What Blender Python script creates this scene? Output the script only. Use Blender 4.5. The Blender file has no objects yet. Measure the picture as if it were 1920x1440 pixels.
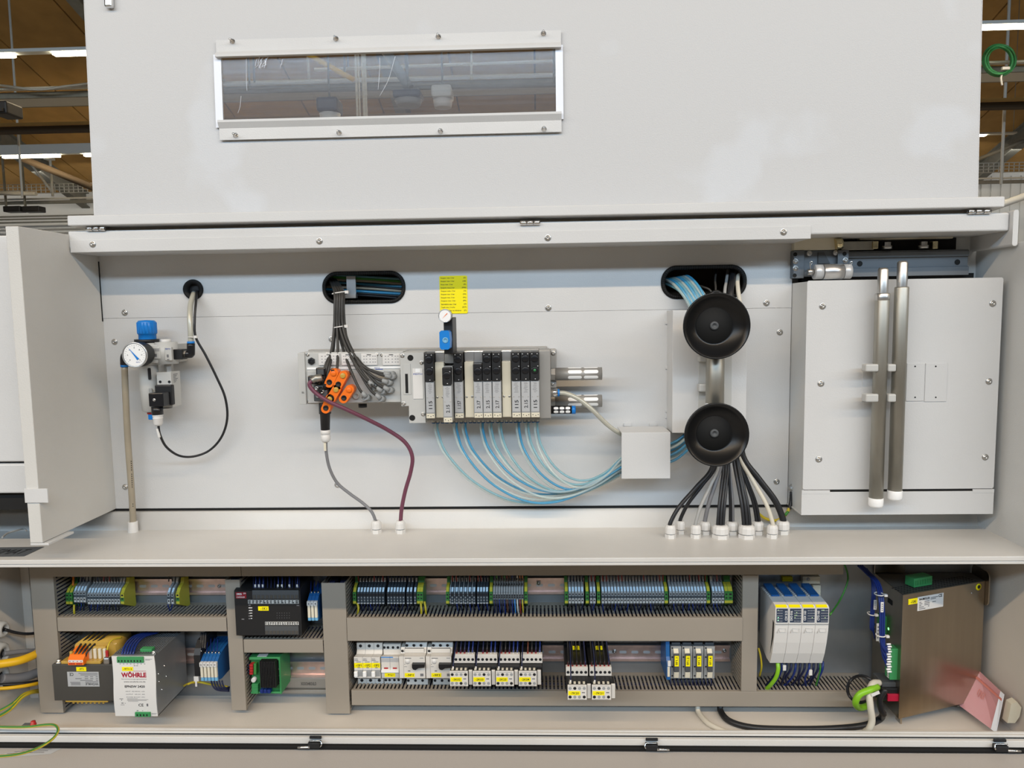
import bpy, bmesh, math, random
from mathutils import Vector, Matrix
random.seed(7)
scene = bpy.context.scene
C = scene.collection
R = math.radians

# ---------------------------------------------------------------- camera
F, YAW, PITCH, ROLL = 1390.0, R(-2.05654), R(5.45825), R(0.88748)     # focal length in pixels of a 1920x1440 frame
_f = Vector((math.sin(YAW)*math.cos(PITCH), math.cos(YAW)*math.cos(PITCH), -math.sin(PITCH)))
_r0 = Vector((math.cos(YAW), -math.sin(YAW), 0)); _d0 = _f.cross(_r0)
_rt = math.cos(ROLL)*_r0 + math.sin(ROLL)*_d0
_dn = -math.sin(ROLL)*_r0 + math.cos(ROLL)*_d0
cd = bpy.data.cameras.new('camera'); cam = bpy.data.objects.new('camera', cd); C.objects.link(cam)
cd.sensor_width = 36.0; cd.lens = F/1920*36.0; cd.clip_start = 0.05; cd.clip_end = 200
cam.matrix_world = Matrix(((_rt.x, -_dn.x, -_f.x, 0), (_rt.y, -_dn.y, -_f.y, 0), (_rt.z, -_dn.z, -_f.z, 0), (0, 0, 0, 1)))
scene.camera = cam
def ray(px, py): return _rt*((px-960)/F) + _dn*((py-720)/F) + _f
def P(px, py, Y): d = ray(px, py); return d*(Y/d.y)
def PXp(px, py, X): d = ray(px, py); return d*(X/d.x)
def PZp(px, py, Z): d = ray(px, py); return d*(Z/d.z)
def RC(x0, y0, x1, y1, Y):
    """rectangle of pixels on the plane Y -> X0, X1, Z0, Z1"""
    cx, cy = (x0+x1)/2, (y0+y1)/2
    return P(x0, cy, Y).x, P(x1, cy, Y).x, P(cx, y1, Y).z, P(cx, y0, Y).z

# ---------------------------------------------------------------- world, lamps, exposure
scene.view_settings.view_transform = 'Standard'; scene.view_settings.look = 'None'
scene.view_settings.gamma = 1.0; scene.view_settings.use_curve_mapping = False
scene.view_settings.exposure = 0.07
w = bpy.data.worlds.new('hall_daylight'); scene.world = w; w.use_nodes = True
bg = w.node_tree.nodes['Background']; bg.inputs[0].default_value = (1.0, 0.95, 0.90, 1); bg.inputs[1].default_value = 0.06
def row_lamp(name, Y, Z, watts, col, length=30.0, width=0.16, tilt=0.0, x=0.0):
    l = bpy.data.lights.new(name, 'AREA'); l.shape = 'RECTANGLE'; l.size = length; l.size_y = width
    l.energy = watts; l.color = col
    o = bpy.data.objects.new(name, l); C.objects.link(o); o.location = (x, Y, Z); o.rotation_euler = (tilt, 0, 0)
    return o
WARM, DAY = (1.0, 0.76, 0.50), (0.62, 0.81, 1.0)
row_lamp('lamp_or_fill_light', -2.8, 3.62, 1080, WARM)                       # lamp row over the aisle behind the photographer
row_lamp('window_band_light', -7.0, 4.2, 1270, DAY, 30.0, 0.8, R(60))   # band of high windows farther back
row_lamp('lamp_or_fill_light', 5.4, 3.75, 300, WARM)
row_lamp('lamp_or_fill_light', 10.75, 3.60, 300, WARM)
row_lamp('lamp_or_fill_light', 17.45, 4.0, 600, WARM)
row_lamp('lamp_or_fill_light', 21.6, 4.3, 260, (1.0, 0.95, 0.86), 40.0, 0.16, R(35))  # unseen fill light added to brighten the far wall, tilted towards it

# ---------------------------------------------------------------- materials
MATS = {}
def mat(name, col, rough=0.5, metal=0.0, bump=0.0, bscale=300, var=0.0, vscale=8, trans=0.0, alpha=1.0, emit=None, estr=0.0, ior=1.45, stretch=None, coat=0.0, spec=None):
    m = bpy.data.materials.new(name); m.use_nodes = True; nt = m.node_tree; b = nt.nodes['Principled BSDF']
    b.inputs['Base Color'].default_value = (*col, 1); b.inputs['Roughness'].default_value = rough; b.inputs['Metallic'].default_value = metal
    b.inputs['IOR'].default_value = ior; b.inputs['Transmission Weight'].default_value = trans; b.inputs['Alpha'].default_value = alpha
    if coat: b.inputs['Coat Weight'].default_value = coat
    if spec is not None: b.inputs['Specular IOR Level'].default_value = spec
    if emit: b.inputs['Emission Color'].default_value = (*emit, 1); b.inputs['Emission Strength'].default_value = estr
    if bump or var:
        tc = nt.nodes.new('ShaderNodeTexCoord'); src = tc.outputs['Object']
        if stretch:
            mp = nt.nodes.new('ShaderNodeMapping'); mp.inputs['Scale'].default_value = stretch; nt.links.new(src, mp.inputs[0]); src = mp.outputs[0]
    if var:
        n = nt.nodes.new('ShaderNodeTexNoise'); n.inputs['Scale'].default_value = vscale; n.inputs['Detail'].default_value = 4; nt.links.new(src, n.inputs[0])
        mr = nt.nodes.new('ShaderNodeMapRange'); mr.inputs[1].default_value = 0.3; mr.inputs[2].default_value = 0.7; mr.inputs[3].default_value = 1-var; mr.inputs[4].default_value = 1+var
        nt.links.new(n.outputs[0], mr.inputs[0])
        mx = nt.nodes.new('ShaderNodeVectorMath'); mx.operation = 'SCALE'; mx.inputs[0].default_value = col; nt.links.new(mr.outputs[0], mx.inputs[3]); nt.links.new(mx.outputs[0], b.inputs['Base Color'])
    if bump:
        n2 = nt.nodes.new('ShaderNodeTexNoise'); n2.inputs['Scale'].default_value = bscale; n2.inputs['Detail'].default_value = 2; nt.links.new(src, n2.inputs[0])
        bp = nt.nodes.new('ShaderNodeBump'); bp.inputs['Strength'].default_value = bump; bp.inputs['Distance'].default_value = 0.001; nt.links.new(n2.outputs[0], bp.inputs['Height']); nt.links.new(bp.outputs[0], b.inputs['Normal'])
    MATS[name] = m; return m
M = MATS
mat('paint', (0.60, 0.60, 0.595), 0.42, bump=0.25, bscale=420, var=0.03, vscale=5)
mat('paint_grey', (0.56, 0.565, 0.555), 0.5, bump=0.25, bscale=420, var=0.03)
mat('paint_side', (0.60, 0.59, 0.56), 0.5, bump=0.3, bscale=420, var=0.03)
mat('paint_shelf', (0.61, 0.595, 0.565), 0.35, bump=0.2, bscale=420, var=0.05, vscale=6)
mat('cabinet_paint', (0.62, 0.575, 0.515), 0.45, bump=0.2, bscale=420, var=0.03)
mat('door_paint', (0.40, 0.37, 0.34), 0.4, bump=0.2, bscale=420)
mat('zinc_plate', (0.36, 0.38, 0.40), 0.42, 0.75, var=0.08, vscale=14)
mat('rail_zinc', (0.70, 0.54, 0.50), 0.3, 0.8, var=0.2, vscale=30)
mat('steel', (0.52, 0.51, 0.49), 0.34, 1.0, var=0.06, vscale=40)
mat('rod_steel', (0.40, 0.385, 0.34), 0.46, 0.9, bump=0.2, bscale=60, var=0.2, vscale=25, stretch=(1, 1, .25))
mat('chrome', (0.78, 0.78, 0.78), 0.16, 1.0)
mat('cast_alu', (0.36, 0.345, 0.32), 0.5, 0.5, bump=0.1, bscale=900)
mat('alu_bright', (0.72, 0.72, 0.72), 0.3, 0.9)
mat('anodised', (0.15, 0.165, 0.18), 0.45, 0.4, var=.05)
mat('stainless', (0.40, 0.345, 0.275), 0.28, 1.0, var=0.05, vscale=60, stretch=(1, 1, 0.06))
mat('brass', (0.75, 0.65, 0.4), 0.25, 1.0)
mat('duct_grey', (0.295, 0.260, 0.215), 0.55, var=0.02)
mat('black', (0.012, 0.012, 0.013), 0.45)
mat('black_gloss', (0.010, 0.010, 0.012), 0.28)
mat('rubber', (0.007, 0.007, 0.0075), 0.30, spec=0.4)
mat('rubber_dull', (0.008, 0.008, 0.008), 0.7, spec=0.3)
mat('dark', (0.006, 0.006, 0.006), 0.8)
mat('cable_grey', (0.036, 0.034, 0.031), 0.5)
mat('cable_black', (0.014, 0.014, 0.016), 0.42)
mat('cable_lightgrey', (0.33, 0.33, 0.32), 0.45)
mat('cable_midgrey', (0.20, 0.20, 0.21), 0.5)
mat('cable_beige', (0.60, 0.56, 0.47), 0.45)
mat('cable_purple', (0.15, 0.045, 0.075), 0.4)
mat('cable_yellow', (0.80, 0.46, 0.01), 0.4)
mat('cable_lime', (0.22, 0.50, 0.02), 0.35)
mat('wire_blue', (0.008, 0.025, 0.16), 0.4)
mat('wire_darkblue', (0.007, 0.012, 0.05), 0.45)
mat('wire_red', (0.25, 0.02, 0.015), 0.4)
mat('wire_brown', (0.10, 0.03, 0.015), 0.45)
mat('wire_white', (0.75, 0.70, 0.62), 0.4)
mat('wire_sky', (0.05, 0.25, 0.60), 0.4)
mat('wire_orange', (0.6, 0.17, 0.01), 0.4)
mat('wire_yellow', (0.62, 0.48, 0.03), 0.4)
mat('wire_green', (0.05, 0.25, 0.03), 0.4)
mat('tube_clear', (0.60, 0.70, 0.67), 0.2, alpha=0.42, coat=.4)
mat('tube_blue', (0.06, 0.34, 0.58), 0.2, alpha=0.75, coat=.4)
mat('tube_paleblue', (0.22, 0.48, 0.56), 0.2, alpha=0.55, coat=.4)
mat('tube_silver', (0.46, 0.45, 0.38), 0.3, 0.15, coat=.3)
mat('tube_beige', (0.36, 0.31, 0.23), 0.35, coat=.2, var=.1, vscale=20)
mat('white', (0.69, 0.675, 0.65), 0.4)
mat('white_bright', (0.86, 0.86, 0.85), 0.4)
mat('cream', (0.68, 0.63, 0.50), 0.4)
mat('plastic_lightgrey', (0.50, 0.50, 0.48), 0.45)
mat('plastic_grey', (0.30, 0.31, 0.31), 0.5)
mat('plastic_darkgrey', (0.07, 0.075, 0.08), 0.5)
mat('ecru', (0.66, 0.63, 0.58), 0.42)
mat('terminal_grey', (0.33, 0.36, 0.38), 0.5)
mat('terminal_dark', (0.045, 0.06, 0.075), 0.5)
mat('terminal_paleblue', (0.52, 0.70, 0.84), 0.5)
mat('pe_green', (0.045, 0.21, 0.045), 0.45)
mat('pe_yellow', (0.52, 0.47, 0.04), 0.45)
mat('blue', (0.010, 0.20, 0.62), 0.35)
mat('blue_deep', (0.012, 0.10, 0.30), 0.4)
mat('blue_pale', (0.16, 0.40, 0.62), 0.4)
mat('orange', (0.85, 0.17, 0.01), 0.4)
mat('yellow', (0.90, 0.78, 0.0), 0.45)
mat('red', (0.40, 0.02, 0.02), 0.4)
mat('red_dark', (0.24, 0.01, 0.02), 0.45)
mat('crimson', (0.45, 0.01, 0.04), 0.45)
mat('green', (0.045, 0.27, 0.09), 0.42)
mat('green_board', (0.03, 0.20, 0.06), 0.4)
mat('coil_amber', (0.50, 0.31, 0.055), 0.3, coat=.4, var=.1, vscale=30)
mat('iron', (0.075, 0.07, 0.062), 0.5, 0.2)
mat('label_silver', (0.55, 0.56, 0.57), 0.35, 0.3)
mat('ink', (0.01, 0.01, 0.012), 0.6)
mat('ink_grey', (0.16, 0.16, 0.17), 0.6)
mat('ink_blue', (0.02, 0.06, 0.30), 0.6)
mat('ink_red', (0.35, 0.005, 0.03), 0.6)
mat('ink_white', (0.8, 0.8, 0.8), 0.6)
mat('film_white', (0.80, 0.83, 0.90), 0.35)
mat('navy', (0.035, 0.05, 0.085), 0.4)
mat('led_green', (0.1, 0.9, 0.2), 0.4, emit=(0.35, 1.0, 0.45), estr=1.6)
mat('led_yellow', (0.5, 0.8, 0.3), 0.4, emit=(0.7, 1.0, 0.45), estr=1.0)
mat('lamp_tube', (1, 1, 1), 0.4, emit=(1.0, 0.88, 0.60), estr=18.0)
mat('pink_film', (0.80, 0.42, 0.44), 0.2, alpha=0.55, coat=.6)
mat('bag_strip', (0.60, 0.20, 0.16), 0.4)
mat('pink_paper', (0.62, 0.30, 0.32), 0.6)
mat('roof_brown', (0.42, 0.24, 0.07), 0.8, var=0.12, vscale=2)
mat('roof_dark', (0.060, 0.042, 0.024), 0.8)
mat('hall_steel', (0.19, 0.19, 0.165), 0.6, var=.1)
mat('hall_pale', (0.66, 0.68, 0.66), 0.6)
mat('hall_wall', (0.72, 0.74, 0.73), 0.7)
mat('hall_floor', (0.22, 0.20, 0.17), 0.5, var=.1, vscale=1)
def pane_material():
    m = bpy.data.materials.new('scratched_pane'); m.use_nodes = True; nt = m.node_tree; b = nt.nodes['Principled BSDF']
    tc = nt.nodes.new('ShaderNodeTexCoord'); mp = nt.nodes.new('ShaderNodeMapping'); mp.inputs['Scale'].default_value = (2.5, 1, 60)
    n = nt.nodes.new('ShaderNodeTexNoise'); n.inputs['Scale'].default_value = 3; n.inputs['Detail'].default_value = 6
    nt.links.new(tc.outputs['Object'], mp.inputs[0]); nt.links.new(mp.outputs[0], n.inputs[0])
    mr = nt.nodes.new('ShaderNodeMapRange'); mr.inputs[1].default_value = 0.42; mr.inputs[2].default_value = 0.8; mr.inputs[3].default_value = 0.26; mr.inputs[4].default_value = 0.40
    nt.links.new(n.outputs[0], mr.inputs[0]); nt.links.new(mr.outputs[0], b.inputs['Alpha'])
    b.inputs['Base Color'].default_value = (0.19, 0.19, 0.205, 1); b.inputs['Roughness'].default_value = 0.12
    MATS['pane'] = m
pane_material()
def weave_material():
    """perforated sheet: a regular field of dark holes"""
    m = bpy.data.materials.new('perforated'); m.use_nodes = True; nt = m.node_tree; b = nt.nodes['Principled BSDF']
    b.inputs['Base Color'].default_value = (0.2, 0.2, 0.2, 1); b.inputs['Metallic'].default_value = 0.8; b.inputs['Roughness'].default_value = 0.35
    MATS['perforated'] = m
weave_material()

def lid_paint():
    """the same paint with faint wipe marks"""
    m = mat('paint_lid', (0.53, 0.53, 0.53), 0.42, bump=0.25, bscale=420); nt = m.node_tree; b = nt.nodes['Principled BSDF']
    tc = nt.nodes.new('ShaderNodeTexCoord'); n = nt.nodes.new('ShaderNodeTexNoise'); n.inputs['Scale'].default_value = 4.2; n.inputs['Detail'].default_value = 3; nt.links.new(tc.outputs['Object'], n.inputs[0])
    rp = nt.nodes.new('ShaderNodeValToRGB'); e = rp.color_ramp.elements; e[0].position = 0.585; e[0].color = (0.535, 0.535, 0.535, 1); e[1].position = 0.66; e[1].color = (0.565, 0.575, 0.59, 1)
    nt.links.new(n.outputs[0], rp.inputs[0]); nt.links.new(rp.outputs[0], b.inputs['Base Color'])
lid_paint()
ORD = ['first', 'second', 'third', 'fourth', 'fifth', 'sixth', 'seventh', 'eighth', 'ninth', 'tenth', 'eleventh', 'twelfth', 'thirteenth', 'fourteenth', 'fifteenth', 'sixteenth', 'seventeenth', 'eighteenth', 'nineteenth', 'twentieth']

# ---------------------------------------------------------------- building helpers
def wm(o):
    m = o.matrix_basis.copy(); p = o.parent
    while p: m = p.matrix_basis @ m; p = p.parent
    return m
class MB:
    """collects shapes in world (or local) coordinates; build() links them as ONE mesh object"""
    def __init__(s): s.bm = bmesh.new(); s.mi = 0; s.sm = False
    def m(s, i): s.mi = i; return s
    def _fin(s, faces, smooth=None):
        for f in faces: f.material_index = s.mi; f.smooth = s.sm if smooth is None else smooth
    def box(s, x0, x1, y0, y1, z0, z1, bev=0.0, seg=2):
        if x0 > x1: x0, x1 = x1, x0
        if y0 > y1: y0, y1 = y1, y0
        if z0 > z1: z0, z1 = z1, z0
        g = bmesh.ops.create_cube(s.bm, size=1.0, matrix=Matrix.Translation(((x0+x1)/2, (y0+y1)/2, (z0+z1)/2)) @ Matrix.Diagonal((x1-x0, y1-y0, z1-z0, 1)))
        vs = g['verts']; fs = {f for v in vs for f in v.link_faces}
        if bev:
            es = list({e for v in vs for e in v.link_edges})
            b = min(bev, 0.49*min(x1-x0, y1-y0, z1-z0))
            r = bmesh.ops.bevel(s.bm, geom=es, offset=b, segments=seg, affect='EDGES', profile=0.5)
            fs = {f for f in r['faces']} | {f for f in fs if f.is_valid} | {f for v in r['verts'] for f in v.link_faces}
        s._fin(fs); return s
    def obox(s, mtx, sx, sy, sz, bev=0.0):
        """box of size sx,sy,sz centred at the matrix"""
        g = bmesh.ops.create_cube(s.bm, size=1.0, matrix=mtx @ Matrix.Diagonal((sx, sy, sz, 1)))
        vs = g['verts']; fs = {f for v in vs for f in v.link_faces}
        if bev:
            es = list({e for v in vs for e in v.link_edges})
            r = bmesh.ops.bevel(s.bm, geom=es, offset=bev, segments=2, affect='EDGES', profile=0.5)
            fs = {f for f in r['faces']} | {f for f in fs if f.is_valid} | {f for v in r['verts'] for f in v.link_faces}
        s._fin(fs); return s
    def cyl(s, p0, p1, r0, r1=None, n=16, caps=True, smooth=True):
        r1 = r0 if r1 is None else r1
        p0, p1 = Vector(p0), Vector(p1); d = (p1-p0).normalized()
        a = Vector((0, 0, 1)) if abs(d.z) < 0.9 else Vector((1, 0, 0)); u = d.cross(a).normalized(); v = d.cross(u)
        A = [s.bm.verts.new(p0+(u*math.cos(t)+v*math.sin(t))*r0) for t in [2*math.pi*i/n for i in range(n)]]
        B = [s.bm.verts.new(p1+(u*math.cos(t)+v*math.sin(t))*r1) for t in [2*math.pi*i/n for i in range(n)]]
        fs = [s.bm.faces.new((A[i], A[(i+1) % n], B[(i+1) % n], B[i])) for i in range(n)]
        s._fin(fs, smooth)
        if caps: s._fin([s.bm.faces.new(A[::-1]), s.bm.faces.new(B)], False)
        return s
    def lathe(s, origin, axis, prof, n=24, smooth=True):
        """prof: list of (distance along axis, radius)"""
        o = Vector(origin); d = Vector(axis).normalized(); a = Vector((0, 0, 1)) if abs(d.z) < 0.9 else Vector((1, 0, 0)); u = d.cross(a).normalized(); v = d.cross(u)
        rings = []
        for h, r in prof:
            if r < 1e-6: rings.append([s.bm.verts.new(o+d*h)])
            else: rings.append([s.bm.verts.new(o+d*h+(u*math.cos(t)+v*math.sin(t))*r) for t in [2*math.pi*(i+.5)/n for i in range(n)]])
        fs = []
        for A, B in zip(rings, rings[1:]):
            for i in range(n):
                j = (i+1) % n
                if len(A) == 1 and len(B) == 1: continue
                if len(A) == 1: fs.append(s.bm.faces.new((A[0], B[j], B[i])))
                elif len(B) == 1: fs.append(s.bm.faces.new((A[i], A[j], B[0])))
                else: fs.append(s.bm.faces.new((A[i], A[j], B[j], B[i])))
        s._fin(fs, smooth); return s
    def tube(s, pts, r, n=8, closed=False, caps=True):
        pts = [Vector(p) for p in pts]; N = len(pts); rr = r if isinstance(r, (list, tuple)) else [r]*N
        rings = []; pu = None
        for i, p in enumerate(pts):
            if closed: d = (pts[(i+1) % N]-pts[i-1])
            else: d = (pts[min(i+1, N-1)]-pts[max(i-1, 0)])
            d.normalize()
            if pu is None:
                a = Vector((0, 0, 1)) if abs(d.z) < 0.9 else Vector((1, 0, 0)); u = d.cross(a).normalized()
            else:
                u = (pu-d*pu.dot(d)).normalized()
            pu = u; v = d.cross(u)
            rings.append([s.bm.verts.new(p+(u*math.cos(t)+v*math.sin(t))*rr[i]) for t in [2*math.pi*k/n for k in range(n)]])
        fs = []
        for A, B in (list(zip(rings, rings[1:])) + ([(rings[-1], rings[0])] if closed else [])):
            for k in range(n):
                j = (k+1) % n; fs.append(s.bm.faces.new((A[k], A[j], B[j], B[k])))
        s._fin(fs, True)
        if caps and not closed: s._fin([s.bm.faces.new(rings[0][::-1]), s.bm.faces.new(rings[-1])], False)
        return s
    def prism(s, prof, axis, a0, a1, smooth=None):
        """closed 2D profile swept along axis 'X' (prof=(y,z)), 'Y' (x,z), 'Z' (x,y)"""
        def pt(q, a): return {'X': (a, q[0], q[1]), 'Y': (q[0], a, q[1]), 'Z': (q[0], q[1], a)}[axis]
        A = [s.bm.verts.new(pt(q, a0)) for q in prof]; B = [s.bm.verts.new(pt(q, a1)) for q in prof]; n = len(prof)
        fs = [s.bm.faces.new((A[i], A[(i+1) % n], B[(i+1) % n], B[i])) for i in range(n)]
        s._fin(fs, smooth); s._fin([s.bm.faces.new(A[::-1]), s.bm.faces.new(B)], False); return s
    def quad(s, *p):
        s._fin([s.bm.faces.new([s.bm.verts.new(q) for q in p])]); return s
    def build(s, name, mats, parent=None, local=False):
        bmesh.ops.recalc_face_normals(s.bm, faces=s.bm.faces)
        me = bpy.data.meshes.new(name)
        if parent and not local: s.bm.transform(wm(parent).inverted())
        s.bm.to_mesh(me); s.bm.free()
        for k in (mats if isinstance(mats, (list, tuple)) else [mats]): me.materials.append(M[k])
        o = bpy.data.objects.new(name, me); C.objects.link(o); o.parent = parent
        return o
def tag(o, label, cat, group=None, kind=None):
    if label: o['label'] = label
    if cat: o['category'] = cat
    if group: o['group'] = group
    if kind: o['kind'] = kind
    return o
def thing(name, label, cat, loc=(0, 0, 0), group=None, rot=None, kind=None):
    o = bpy.data.objects.new(name, None); C.objects.link(o); o.empty_display_size = 0.02
    o.location = loc
    if rot: o.rotation_euler = rot
    o.matrix_basis                                                      # evaluated on read
    return tag(o, label, cat, group, kind)
def copy_tree(o, loc=None, parent=None):
    c = o.copy(); C.objects.link(c); c.parent = parent
    if loc is not None: c.location = loc
    for ch in list(o.children): copy_tree(ch, None, c)
    return c
def spline(pts, k=6):
    """Catmull-Rom through the points"""
    pts = [Vector(p) for p in pts]
    if len(pts) < 3: return [pts[0].lerp(pts[-1], i/4) for i in range(5)]
    q = [2*pts[0]-pts[1]]+pts+[2*pts[-1]-pts[-2]]; out = []
    for i in range(1, len(q)-2):
        a, b, c, d = q[i-1], q[i], q[i+1], q[i+2]
        for j in range(k):
            t = j/k
            out.append(0.5*((2*b)+(c-a)*t+(2*a-5*b+4*c-d)*t*t+(3*b-a-3*c+d)*t*t*t))
    out.append(pts[-1]); return out
def cable(name, pts, r, m, parent=None, n=8, k=6, px=True):
    """pts: (px, py, Y) pixels with a depth each, or world points when px=False"""
    q = [P(*p) for p in pts] if px else pts
    return MB().tube(spline(q, k), r, n).build(name, m, parent)
def holed_plate(name, outer, holes, y0, y1, m, parent, local=False):
    """flat plate in XZ with holes, from depth y0 to y1"""
    cu = bpy.data.curves.new(name, 'CURVE'); cu.dimensions = '2D'; cu.fill_mode = 'BOTH'; cu.extrude = abs(y1-y0)/2
    for ring in [outer]+holes:
        sp = cu.splines.new('POLY'); sp.points.add(len(ring)-1); sp.use_cyclic_u = True
        for p, q in zip(sp.points, ring): p.co = (q[0], q[1], 0, 1)
    t = bpy.data.objects.new(name, cu); me = bpy.data.meshes.new_from_object(t); bpy.data.objects.remove(t); bpy.data.curves.remove(cu)
    mtx = Matrix(((1, 0, 0, 0), (0, 0, -1, (y0+y1)/2), (0, 1, 0, 0), (0, 0, 0, 1)))
    if parent and not local: mtx = wm(parent).inverted() @ mtx
    me.transform(mtx); me.name = name; me.materials.clear(); me.materials.append(M[m])
    for p in me.polygons: p.use_smooth = False
    o = bpy.data.objects.new(name, me); C.objects.link(o); o.parent = parent; return o
def rrect(x0, x1, z0, z1, r, n=6):
    out = []
    for cx, cz, a in ((x1-r, z1-r, 0), (x0+r, z1-r, 90), (x0+r, z0+r, 180), (x1-r, z0+r, 270)):
        for i in range(n+1): t = R(a+90*i/n); out.append((cx+r*math.cos(t), cz+r*math.sin(t)))
    return out
def circ(cx, cz, r, n=28): return [(cx+r*math.cos(2*math.pi*i/n), cz+r*math.sin(2*math.pi*i/n)) for i in range(n)]
def lettering(txt, x0, x1, z0, z1, y, m, parent, name='lettering', upside=False, local=False, rot90=False, thick=0.00008, bold=0.018):
    """flat print facing -Y, fitted into the rectangle"""
    cu = bpy.data.curves.new(name, 'FONT'); cu.body = txt; cu.size = 1.0; cu.extrude = 0.0; cu.resolution_u = 2; cu.offset = bold
    t = bpy.data.objects.new(name, cu); me = bpy.data.meshes.new_from_object(t); bpy.data.objects.remove(t); bpy.data.curves.remove(cu)
    if not me.vertices: return None
    xs = [v.co.x for v in me.vertices]; ys = [v.co.y for v in me.vertices]
    a0, a1, b0, b1 = min(xs), max(xs), min(ys), max(ys); sw, sh = max(a1-a0, 1e-6), max(b1-b0, 1e-6)
    for v in me.vertices:
        u, h = (v.co.x-a0)/sw, (v.co.y-b0)/sh
        if upside: u, h = 1-u, 1-h
        if rot90: u, h = 1-h, u
        v.co = (x0+(x1-x0)*u, y-thick, z0+(z1-z0)*h)
    if parent and not local: me.transform(wm(parent).inverted())
    me.materials.clear(); me.materials.append(M[m]); me.name = name
    o = bpy.data.objects.new(name, me); C.objects.link(o); o.parent = parent; return o
def printed_lines(rows, y, m, parent, name='fine_print', local=False):
    """rows of tiny bars standing for print too small to read: (x0,x1,z0,z1)"""
    b = MB()
    for x0, x1, z0, z1 in rows: b.quad((x0, y-0.00008, z0), (x1, y-0.00008, z0), (x1, y-0.00008, z1), (x0, y-0.00008, z1))
    o = b.build(name, m, parent, local); o['kind'] = 'stuff'; return o
_SCREW = None
def screw(px, py, Y, parent, r=0.0062, local_pt=None):
    """button-head socket screw with washer facing -Y"""
    global _SCREW
    if _SCREW is None:
        b = MB(); b.lathe((0, 0, 0), (0, -1, 0), [(0, 1.0), (.14, 1.0), (.16, .92), (.16, .74), (.42, .66), (.58, .42), (.60, .30), (.35, .26), (.35, 0)], 20)
        o = b.build('screw', 'steel'); _SCREW = o.data; bpy.data.objects.remove(o)
    o = bpy.data.objects.new('screw', _SCREW); C.objects.link(o); o.parent = parent
    w_ = P(px, py, Y) if local_pt is None else None
    o.location = wm(parent).inverted() @ w_ if local_pt is None else local_pt
    o.scale = (r, r, r); return o
# ================================================================ the hall behind the machine (setting)
def struct(name, b, m, parent=None):
    o = b.build(name, m, parent)
    if parent is None: o['kind'] = 'structure'
    return o
ROOF = lambda Y: 4.1+0.31*(24-Y)
ceil_ = thing('ceiling', 'brown pitched hall roof of wide panels behind the open lid', None, (0, 15, ROOF(15)), kind='structure')
for i in range(24):
    b = MB(); x0 = -24+i*2.0+.02; x1 = x0+1.96
    b.prism([(7.0, ROOF(7)), (24.2, ROOF(24.2)), (24.2, ROOF(24.2)+.15), (7.0, ROOF(7)+.15)], 'X', x0, x1); b.build('roof_panel', 'roof_brown', ceil_)
b = MB(); b.prism([(7.0, ROOF(7)+.16), (24.2, ROOF(24.2)+.16), (24.2, ROOF(24.2)+.25), (7.0, ROOF(7)+.25)], 'X', -24, 24); b.build('roof_deck', 'roof_dark', ceil_)
for X in (-14.6, -9.2, -3.4, 2.2, 8.0, 13.4):
    b = MB()
    for w_, h0, h1 in ((.26, -.04, 0), (.06, -.46, -.04), (.26, -.50, -.46)):
        b.prism([(7.0, ROOF(7)+h0), (24.0, ROOF(24)+h0), (24.0, ROOF(24)+h1), (7.0, ROOF(7)+h1)], 'X', X-w_/2, X+w_/2)
    b.build('rafter', 'hall_steel', ceil_)
Yw = 24.0
wb = MB(); wb.box(-26, 26, Yw, Yw+.2, -1.6, ROOF(Yw)+.3); wall_back = struct('wall_back', wb, 'hall_wall')
for i in range(60):                                             # ribbed cladding
    b = MB(); x = 6+i*.3; b.box(x, x+.14, Yw-.05, Yw, -1.6, 4.0); b.build('cladding_rib', 'hall_wall', wall_back)
    if i > 58: break
struct('floor', MB().box(-26, 26, -14, 24, -1.7, -1.6), 'hall_floor')
def hbar(name, px, py0, py1, Y, dy, m, label, cat, x0=-21, x1=21, parts=None):
    z1, z0 = P(px, py0, Y).z, P(px, py1, Y).z
    return tag(MB().box(x0, x1, Y, Y+dy, z0, z1, .004).build(name, m), label, cat)
# lamp rows in view: housings with lit tubes
def lamp_row(px, py0, py1, py2, Y, tubes, label, x0=-20, x1=20):
    z2, z1, z0 = P(px, py0, Y).z, P(px, py1, Y).z, P(px, py2, Y).z
    t = thing('lamp_row', label, 'ceiling lamp', (0, Y, z2))
    MB().box(x0, x1, Y, Y+.14, z1, z2, .01).build('housing', 'hall_pale', t)
    for a, c in tubes: MB().box(a, c, Y+.02, Y+.12, z0, z1-.002, .01).build('tube', 'lamp_tube', t)
    for u in (.02, .5, .98): xx = x0+(x1-x0)*u; MB().cyl((xx, Y+.07, z2), (xx, Y+.07, ROOF(Y+.07)), .006, n=6).build('hanger', 'hall_steel', t)
    return t
LA = 10.6; xl = lambda p: P(p, 97, LA).x
ts = [(xl(-140), xl(20)), (xl(95), xl(95)+1.5)]+[(xl(95)+2.2*k, xl(95)+2.2*k+1.5) for k in range(1, 9)]
lamp_row(80, 89, 96, 102, LA, [t for t in ts if t[1] < P(1700, 80, LA).x]+[(P(1815, 60, LA).x, P(2100, 60, LA).x)], 'nearest long lamp row hanging under the brown hall roof')
LB = 17.3; xb = lambda p: P(p, 290, LB).x
lamp_row(80, 270, 289, 294, LB, [(xb(2), xb(108)), (xb(155), xb(255)), (xb(300), xb(400))], 'pale gutter beam with short lit lamps seen beyond the lid edge', xb(-300), xb(700))
lamp_row(1880, 247, 250.5, 253, 16.0, [(P(1800, 250, 16).x, P(1852, 250, 16).x)], 'thin far lamp bar beside the green cable coil', P(1700, 250, 16).x, P(1908, 250, 16).x)
hbar('conduit', 80, 162, 166, 12.0, .1, 'hall_pale', 'pale upper conduit running along the near cable tray', 'pipe')
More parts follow.
